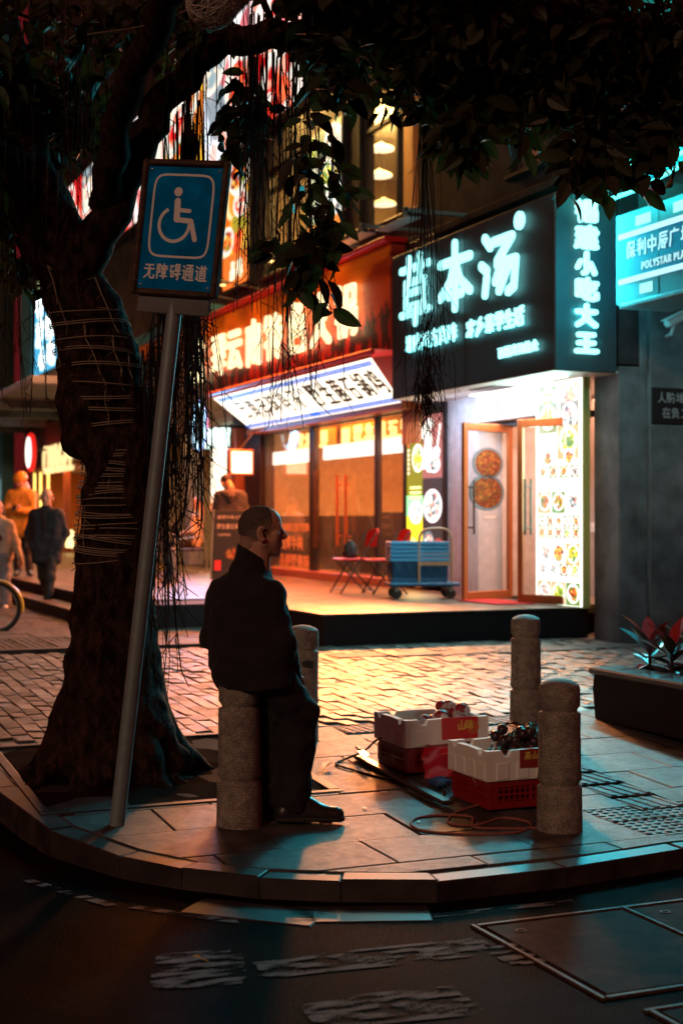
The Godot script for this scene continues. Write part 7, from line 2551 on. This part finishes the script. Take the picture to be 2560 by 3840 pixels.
func bicycle() -> void:
	var X := Vector3.RIGHT
	var Y := Vector3.UP
	var o := thing("bicycle", "yellow shared bicycle cut by the picture's left edge", "bicycle", Vector3(-3.47, 0.27, 5.95), YAW)
	var ym := mat(L(0.60, 0.30, 0.02), 0.35)
	for w in [0.0, -1.0]:
		var p := PackedVector3Array()
		for k in 41:
			p.append(Vector3(w + cos(TAU * k / 40) * 0.275, 0.305 + sin(TAU * k / 40) * 0.275, 0))
		var t := MB.new()
		t.tube(p, PackedFloat32Array([0.022]), 8, false)
		var wn := ob(o, "wheel", t, M.rubber)
		var r := MB.new()
		for k in 41:
			p[k] = Vector3(w + cos(TAU * k / 40) * 0.247, 0.305 + sin(TAU * k / 40) * 0.247, 0)
		r.tube(p, PackedFloat32Array([0.010]), 6, false)
		ob(wn, "rim", r, M.steel)
		var s := MB.new()
		for k in 28:
			var a := TAU * k / 28
			var a2 := a + (0.5 if k % 2 else -0.5)
			s.rod(Vector3(w + cos(a2) * 0.03, 0.305 + sin(a2) * 0.03, 0.02 if k % 4 < 2 else -0.02), Vector3(w + cos(a) * 0.243, 0.305 + sin(a) * 0.243, 0), 0.0013, 3)
		ob(wn, "spokes", s, M.chrome)
		var h := MB.new()
		h.rod(Vector3(w, 0.305, -0.05), Vector3(w, 0.305, 0.05), 0.035, 12)
		ob(wn, "hub", h, M.steel)
		var f := MB.new()
		for d in 12:
			var a0 := deg_to_rad(-8 + d * 10.0) if w == 0.0 else deg_to_rad(40 + d * 10.0)
			var a1 := a0 + deg_to_rad(10.0)
			for zz in [[-0.035, 0.035]]:
				f.quad(Vector3(w + cos(a0) * 0.318, 0.305 + sin(a0) * 0.318, zz[0]), Vector3(w + cos(a0) * 0.318, 0.305 + sin(a0) * 0.318, zz[1]), Vector3(w + cos(a1) * 0.318, 0.305 + sin(a1) * 0.318, zz[1]), Vector3(w + cos(a1) * 0.318, 0.305 + sin(a1) * 0.318, zz[0]), Vector3(cos(a0), sin(a0), 0))
				for z in zz:
					f.quad(Vector3(w + cos(a0) * 0.318, 0.305 + sin(a0) * 0.318, z), Vector3(w + cos(a1) * 0.318, 0.305 + sin(a1) * 0.318, z), Vector3(w + cos(a1) * 0.295, 0.305 + sin(a1) * 0.295, z), Vector3(w + cos(a0) * 0.295, 0.305 + sin(a0) * 0.295, z), Vector3(0, 0, z))
		ob(o, "mudguard", f, ym)
	var fr := MB.new()
	for q in [[0.0, 0.305, -0.42, 0.30], [-0.42, 0.30, -0.33, 0.80], [0.0, 0.305, -0.33, 0.62], [-0.42, 0.30, -0.92, 0.72], [-0.36, 0.62, -0.92, 0.78], [-0.92, 0.95, -0.95, 0.62]]:
		for z in ([-0.05, 0.05] if q[0] == 0.0 else [0.0]):
			fr.rod(Vector3(q[0], q[1], z), Vector3(q[2], q[3], z * 0.6), 0.017, 8)
	for z in [-0.05, 0.05]:
		fr.rod(Vector3(-0.95, 0.62, z), Vector3(-1.0, 0.305, z), 0.014, 6)
	ob(o, "frame", fr, ym)
	ob(o, "chain_case", boxm(Vector3(0.46, 0.09, 0.03), 0.012, Vector3(-0.21, 0.31, 0.075)), ym)
	ob(o, "lock_box", boxm(Vector3(0.16, 0.07, 0.10), 0.015, Vector3(-0.05, 0.52, 0)), M.steel)
	var cr := MB.new()
	cr.rod(Vector3(-0.42, 0.30, 0.09), Vector3(-0.32, 0.17, 0.10), 0.011, 6)
	cr.box(Vector3(-0.31, 0.16, 0.15), Vector3(0.09, 0.02, 0.08), 0.004)
	ob(o, "pedal", cr, M.black)
	var sd := MB.new()
	nets(sd, [[Vector3(-0.36, 0.86, 0), Vector3(-0.16, 0.86, 0), 0.035, 0.075]], 0.016, 0.02)
	ob(o, "saddle", sd, M.black)
	var hb := MB.new()
	hb.tube(smooth_path([[-0.72, 0.98, -0.28], [-0.88, 1.02, -0.16], [-0.92, 0.97, 0], [-0.88, 1.02, 0.16], [-0.72, 0.98, 0.28]], 4), PackedFloat32Array([0.012]), 7)
	ob(o, "handlebar", hb, M.steel)
	var bk := MB.new()
	bk.box(Vector3(-1.1, 0.80, 0), Vector3(0.24, 0.02, 0.30), 0.004)
	for s in [-1, 1]:
		bk.box(Vector3(-1.1 + s * 0.12, 0.90, 0), Vector3(0.012, 0.2, 0.32), 0.004)
		bk.box(Vector3(-1.1, 0.90, s * 0.155), Vector3(0.24, 0.2, 0.012), 0.004)
	ob(o, "basket", bk, M.dark)

# ---------------------------------------------------------------- people
func build_people() -> void:
	var up := Vector3.UP
	# the one who sits on the bollard, back to the road, looking right
	var wool := mat(L(0.012, 0.010, 0.011), 0.95)
	wool.rim_enabled = true
	wool.rim = 0.25
	wool.rim_tint = 0.5
	var cot := mat(L(0.010, 0.009, 0.010), 0.9)
	var shoe := mat(L(0.022, 0.02, 0.02), 0.35)
	var J := {
		"head": Vector3(0.116, 1.486, 0.02), "neck": Vector3(0.060, 1.30, 0.02),
		"shL": Vector3(-0.100, 1.165, -0.10), "shR": Vector3(0.155, 1.17, 0.12), "elL": Vector3(-0.145, 0.95, -0.16), "elR": Vector3(0.225, 0.94, 0.15), "haL": Vector3(0.10, 0.80, -0.26), "haR": Vector3(0.275, 0.755, -0.04),
		"hipL": Vector3(0.0, 0.83, -0.09), "hipR": Vector3(0.14, 0.815, 0.08), "knL": Vector3(0.15, 0.56, -0.15), "knR": Vector3(0.305, 0.57, -0.03), "anL": Vector3(0.135, 0.12, -0.13), "anR": Vector3(0.275, 0.125, -0.06),
		"toeL": Vector3(0.33, 0.012, -0.20), "toeR": Vector3(0.49, 0.012, -0.06), "face": deg_to_rad(97), "pitch": deg_to_rad(-4), "roll": 0.0,
	}
	var man := figure("person in a black jacket with cropped hair seated on a bollard, facing the shops", Vector3(5.936, 0.02, 6.23), YAW, J, {
		"cell": 0.012, "hcell": 0.0036, "fcell": 0.004, "head": 1.06, "lean": -0.01, "top": wool, "bottom": cot, "shoe": shoe, "shoe_s": 1.22, "leg": 0.102, "ankle": 0.80, "arm": 0.074, "waist": 0.115, "chest": 0.115, "collar": 0.0, "hem": 0.10, "crease": 0.016, "crease_f": 7.0, "seed": 4,
		"jcuts": [Plane(Vector3(0.1, -1, 0).normalized(), -0.69), Plane(Vector3(0.52, 0.854, 0).normalized(), 1.2246)],
		"handR": [Vector3(0.1, -0.3, -0.95), Vector3(0.1, -0.9, 0.3), 1.0, 0.5], "handL": [Vector3(0.8, -0.4, 0.3), Vector3(0, -1, 0), -1.0, 0.5],
		"extra": [[Vector3(0.045, 1.25, 0.01), Vector3(0.064, 1.42, 0.02), 0.105, 0.076], [Vector3(-0.02, 0.83, -0.07), Vector3(0.02, 1.15, -0.02), 0.13, 0.14], [Vector3(0.02, 0.80, 0.0), Vector3(0.06, 1.0, 0.0), 0.15, 0.15], [Vector3(0.0, 1.08, -0.02), Vector3(0.05, 1.2, 0.0), 0.15, 0.12]],
	})
	# cropped hair: shaved sides that darken by steps towards the crown
	var hx := Transform3D(Basis.from_euler(Vector3(J.pitch, J.face, 0)) * 1.06, J.head)
	for k in 6:
		var f := k / 5.0
		var sb := MB.new()
		var g := Vector3.ONE * (0.0012 + 0.0006 * k)
		var parts := [[Vector3(0, 0.032, -0.012), Vector3(0.077, 0.094, 0.098) + g], [Vector3(0, 0.045, 0.030), Vector3(0.066, 0.070, 0.066) + g]]
		if k == 0:
			parts.append([Vector3(0, -0.02, -0.055), Vector3(0, -0.06, -0.06), 0.0495, 0.052])
		nets(sb, parts, 0.0042, 0.012, hx, noise(90.0, 1, 4 + k), 0.0012, [Plane(Vector3(0, -1, 0.52).normalized(), lerpf(0.030, -0.046, f) if k else 0.075), Plane(Vector3(0, 0.12, 1).normalized(), lerpf(0.022, 0.056, minf(f * 1.6, 1.0)))])
		ob(man, "cropped_hair", sb, mat(L(lerpf(0.32, 0.07, f), lerpf(0.20, 0.052, f), lerpf(0.145, 0.042, f)), 0.85))
	# brow, eye and lips of the seated face
	var fc := MB.new()
	for s in [-1.0, 1.0]:
		fc.tube(PackedVector3Array([hx * Vector3(0.046 * s, 0.036, 0.076), hx * Vector3(0.033 * s, 0.041, 0.090), hx * Vector3(0.016 * s, 0.037, 0.093)]), PackedFloat32Array([0.003, 0.004, 0.0035]), 5)
		fc.tube(PackedVector3Array([hx * Vector3(0.043 * s, 0.011, 0.081), hx * Vector3(0.032 * s, 0.0135, 0.088), hx * Vector3(0.020 * s, 0.010, 0.086)]), PackedFloat32Array([0.0016, 0.0022, 0.0016]), 4)
	ob(man, "brows", fc, M.hair)
	var lp := MB.new()
	lp.tube(PackedVector3Array([hx * Vector3(-0.020, -0.0605, 0.086), hx * Vector3(0, -0.060, 0.0925), hx * Vector3(0.020, -0.0605, 0.086)]), PackedFloat32Array([0.0015, 0.002, 0.0015]), 4)
	ob(man, "mouth_line", lp, mat(L(0.12, 0.03, 0.025), 0.6))
	# laces and seams of the shoes
	var lc := MB.new()
	for k in 4:
		var f := k / 3.0
		var c := Vector3(lerpf(0.335, 0.40, f), lerpf(0.108, 0.075, f), -0.06)
		lc.rod(c + Vector3(-0.006, -0.004, 0.03), c + Vector3(0.006, 0.004, -0.03), 0.004, 5)
	ob(man, "laces", lc, M.dark)

	var suit := mat(L(0.014, 0.014, 0.018), 0.8)
	var J2 := {
		"head": Vector3(0.0, 1.60, 0.02), "neck": Vector3(0, 1.44, 0.0), "shL": Vector3(0.185, 1.37, 0.0), "shR": Vector3(-0.185, 1.37, 0.0), "elL": Vector3(0.265, 1.10, -0.03), "elR": Vector3(-0.265, 1.10, -0.03), "haL": Vector3(0.19, 0.90, 0.05), "haR": Vector3(-0.19, 0.90, 0.05),
		"hipL": Vector3(0.09, 0.88, 0), "hipR": Vector3(-0.09, 0.88, 0), "knL": Vector3(0.07, 0.49, 0.10), "knR": Vector3(-0.06, 0.48, -0.06), "anL": Vector3(0.045, 0.09, 0.12), "anR": Vector3(-0.03, 0.15, -0.36), "toeL": Vector3(0.06, 0.008, 0.28), "toeR": Vector3(-0.04, 0.008, -0.20), "face": 0.0,
	}
	var w := figure("bald person in a dark suit jacket walking with hands in pockets, left of the tree", Vector3(-7.15, 0.27, 4.66), YAW, J2, {"top": suit, "bottom": mat(L(0.02, 0.018, 0.018), 0.8), "leg": 0.078, "hem": 0.14, "collar": 0.02, "arm": 0.06, "waist": 0.10, "chest": 0.095})
	var sh := MB.new()
	sh.plate(PackedVector2Array([Vector2(-0.03, 1.42), Vector2(0.035, 1.42), Vector2(0.012, 1.16), Vector2(0.0, 1.12)]), Vector3(0, 0, 0.115), Vector3.RIGHT, up, Vector3.BACK * 0.01)
	ob(w, "shirt_front", sh, M.black)
	var J3 := J2.duplicate()
	J3.merge({"face": deg_to_rad(35), "head": Vector3(-0.02, 1.44, 0.03), "neck": Vector3(0, 1.29, 0.0), "shL": Vector3(0.165, 1.22, 0.03), "shR": Vector3(-0.165, 1.22, -0.03), "elL": Vector3(0.245, 0.97, 0.02), "elR": Vector3(-0.24, 0.97, 0.0), "haL": Vector3(0.32, 0.76, 0.08), "haR": Vector3(-0.26, 0.76, 0.12),
		"hipL": Vector3(0.085, 0.80, 0), "hipR": Vector3(-0.085, 0.80, 0), "knL": Vector3(0.09, 0.44, 0.05), "knR": Vector3(-0.09, 0.44, -0.03), "anL": Vector3(0.10, 0.10, 0.02), "anR": Vector3(-0.09, 0.10, -0.10), "toeL": Vector3(0.13, 0.008, 0.17), "toeR": Vector3(-0.08, 0.008, 0.05)}, true)
	var g := figure("person in a cream sweatshirt and light jeans at the picture's left edge", Vector3(-7.75, 0.27, 5.22), YAW, J3, {"top": mat(L(0.46, 0.40, 0.33), 0.9), "top_name": "sweatshirt", "bottom": mat(L(0.20, 0.22, 0.25), 0.85), "shoe": M.white, "sole": M.white, "leg": 0.088, "ankle": 1.0, "hem": 0.02, "arm": 0.065,
		"handL": [Vector3(0.3, -1, 0.2), Vector3(-0.6, 0, 0.5), 1.0, 0.35], "handR": [Vector3(-0.1, -1, 0.2), Vector3(0.6, 0, 0.5), -1.0, 0.35], "hair": [Plane(Vector3(0, 0.2, 1).normalized(), 0.045)], "hair_grow": 0.014, "hair_rough": 0.008})
	var ht := MB.new()
	nets(ht, [[Vector3(-0.03, 1.46, -0.05), Vector3(-0.02, 1.22, -0.10), 0.06, 0.045], [Vector3(0.03, 1.44, -0.04), Vector3(0.05, 1.25, -0.04), 0.05, 0.03]], 0.015, 0.03, Transform3D(), noise(12, 2, 3), 0.008)
	ob(g, "long_hair", ht, M.hair)
	var em := MB.new()
	em.plate(circle(0.055, 12, Vector2(0.02, 1.03)), Vector3(0, 0, 0.125), Vector3.RIGHT, up, Vector3.BACK * 0.006)
	ob(g, "chest_print", em, mat(L(0.12, 0.03, 0.03), 0.8))
	var J4 := J2.duplicate()
	J4.merge({"face": deg_to_rad(-30), "pitch": deg_to_rad(28), "elL": Vector3(0.22, 1.08, 0.12), "haL": Vector3(-0.02, 1.12, 0.30), "elR": Vector3(-0.24, 1.08, 0.08), "haR": Vector3(-0.05, 1.10, 0.28), "knL": Vector3(0.11, 0.48, 0.02), "anL": Vector3(0.14, 0.1, 0.0), "toeL": Vector3(0.20, 0.008, 0.15), "knR": Vector3(-0.08, 0.48, 0.02), "anR": Vector3(-0.07, 0.1, -0.02), "toeR": Vector3(-0.06, 0.008, 0.15)}, true)
	var r := figure("delivery rider in a yellow jacket and yellow helmet looking at a phone", Vector3(-11.45, 0.606, 4.25), YAW, J4, {"top": mat(L(0.52, 0.24, 0.02), 0.7), "bottom": M.black, "shoe": mat(L(0.08, 0.12, 0.14), 0.6), "leg": 0.08, "hem": 0.12, "arm": 0.072, "waist": 0.12, "chest": 0.115,
		"handL": [Vector3(-1, 0.3, 0.2), Vector3(0, 1, 0), 1.0, 0.6], "handR": [Vector3(0.6, 0.3, 0.6), Vector3(0, 1, 0), -1.0, 0.6]})
	var hm := MB.new()
	var h4 := Transform3D(Basis.from_euler(Vector3(J4.pitch, J4.face, 0)), J4.head)
	nets(hm, [[Vector3(0, 0.05, -0.01), Vector3(0.115, 0.115, 0.135)]], 0.012, 0.0, h4, null, 0.0, [Plane(Vector3(0, -1, 0.12).normalized(), -0.02)])
	ob(r, "helmet", hm, mat(L(0.62, 0.25, 0.015), 0.3))
	ob(r, "phone", boxm(Vector3(0.075, 0.15, 0.01), 0.003), M.black, Transform3D(Basis.from_euler(Vector3(-0.9, 0, 0)), Vector3(-0.04, 1.15, 0.36)))
	# by the hotpot shop: hooded jacket, head bent
	var J5 := J2.duplicate()
	J5.merge({"face": deg_to_rad(215), "pitch": deg_to_rad(38), "head": Vector3(-0.07, 1.575, -0.08), "neck": Vector3(-0.01, 1.44, -0.02), "shL": Vector3(-0.20, 1.35, -0.02), "shR": Vector3(0.20, 1.35, 0.0), "elL": Vector3(-0.25, 1.06, -0.04), "elR": Vector3(0.27, 1.06, -0.04), "haL": Vector3(-0.10, 0.98, -0.26), "haR": Vector3(0.08, 0.98, -0.26), "hipL": Vector3(-0.09, 0.88, 0), "hipR": Vector3(0.09, 0.88, 0),
		"knL": Vector3(-0.10, 0.48, 0), "anL": Vector3(-0.11, 0.1, 0.02), "toeL": Vector3(-0.14, 0.008, -0.14), "knR": Vector3(0.10, 0.48, 0), "anR": Vector3(0.11, 0.1, 0.02), "toeR": Vector3(0.12, 0.008, -0.14)}, true)
	var h := figure("person in a grey hooded jacket with white sleeve stripes, head bent, by the A board", Vector3(-9.95, 0.606, 1.05), YAW, J5, {"top": mat(L(0.05, 0.05, 0.055), 0.9), "top_name": "hooded_jacket", "bottom": M.black, "hem": 0.08, "arm": 0.075, "waist": 0.13, "chest": 0.125, "hair": [Plane(Vector3(0, -1, 0.5).normalized(), -0.005), Plane(Vector3(0, 0.2, 1).normalized(), 0.06)], "hair_grow": 0.014, "hair_rough": 0.006,
		"handL": [Vector3(0.5, 0.3, -0.8), Vector3(0, 1, 0), -1.0, 0.5], "handR": [Vector3(-0.5, 0.3, -0.8), Vector3(0, 1, 0), 1.0, 0.5]})
	var hd := MB.new()
	nets(hd, [[Vector3(-0.10, 1.39, 0.08), Vector3(0.12, 1.39, 0.09), 0.06, 0.06], [Vector3(0.02, 1.34, 0.14), Vector3(0.02, 1.28, 0.14), 0.08, 0.05]], 0.015, 0.06, Transform3D(), noise(10, 2, 3), 0.01)
	ob(h, "hood", hd, mat(L(0.07, 0.06, 0.06), 0.9))
	for k in 3:
		var sp := MB.new()
		sp.tube(PackedVector3Array([Vector3(-0.23 - k * 0.018, 1.41 - k * 0.008, 0.02), Vector3(-0.285 - k * 0.014, 1.25, 0.035), Vector3(-0.315 - k * 0.012, 1.08, 0.03)]), PackedFloat32Array([0.005]), 4)
		ob(h, "sleeve_stripe", sp, M.white)
	# a diner seated farther back, yellow shoes
	var J6 := J2.duplicate()
	J6.merge({"face": deg_to_rad(-70), "head": Vector3(0.02, 1.24, 0.0), "neck": Vector3(0.02, 1.08, 0.0), "shL": Vector3(0.0, 1.0, 0.18), "shR": Vector3(0.02, 1.0, -0.18), "elL": Vector3(-0.06, 0.74, 0.22), "elR": Vector3(-0.06, 0.74, -0.22), "haL": Vector3(-0.26, 0.68, 0.14), "haR": Vector3(-0.26, 0.68, -0.12), "hipL": Vector3(0.0, 0.50, 0.09), "hipR": Vector3(0.0, 0.50, -0.09),
		"knL": Vector3(-0.42, 0.50, 0.12), "knR": Vector3(-0.42, 0.50, -0.10), "anL": Vector3(-0.45, 0.12, 0.12), "anR": Vector3(-0.45, 0.10, -0.10), "toeL": Vector3(-0.63, 0.03, 0.12), "toeR": Vector3(-0.60, 0.01, -0.10)}, true)
	figure("seated diner with bright yellow shoes behind the seated person's shoulder", Vector3(-12.2, 0.606, 0.95), YAW, J6, {"top": mat(L(0.5, 0.42, 0.34), 0.9), "bottom": mat(L(0.05, 0.045, 0.045), 0.9), "shoe": mat(L(0.75, 0.45, 0.03), 0.5), "sole": mat(L(0.7, 0.45, 0.05), 0.5), "hair": [Plane(Vector3(0, 0.2, 1).normalized(), 0.05), Plane(Vector3(0, -1, 0), 0.02)], "hair_grow": 0.012})
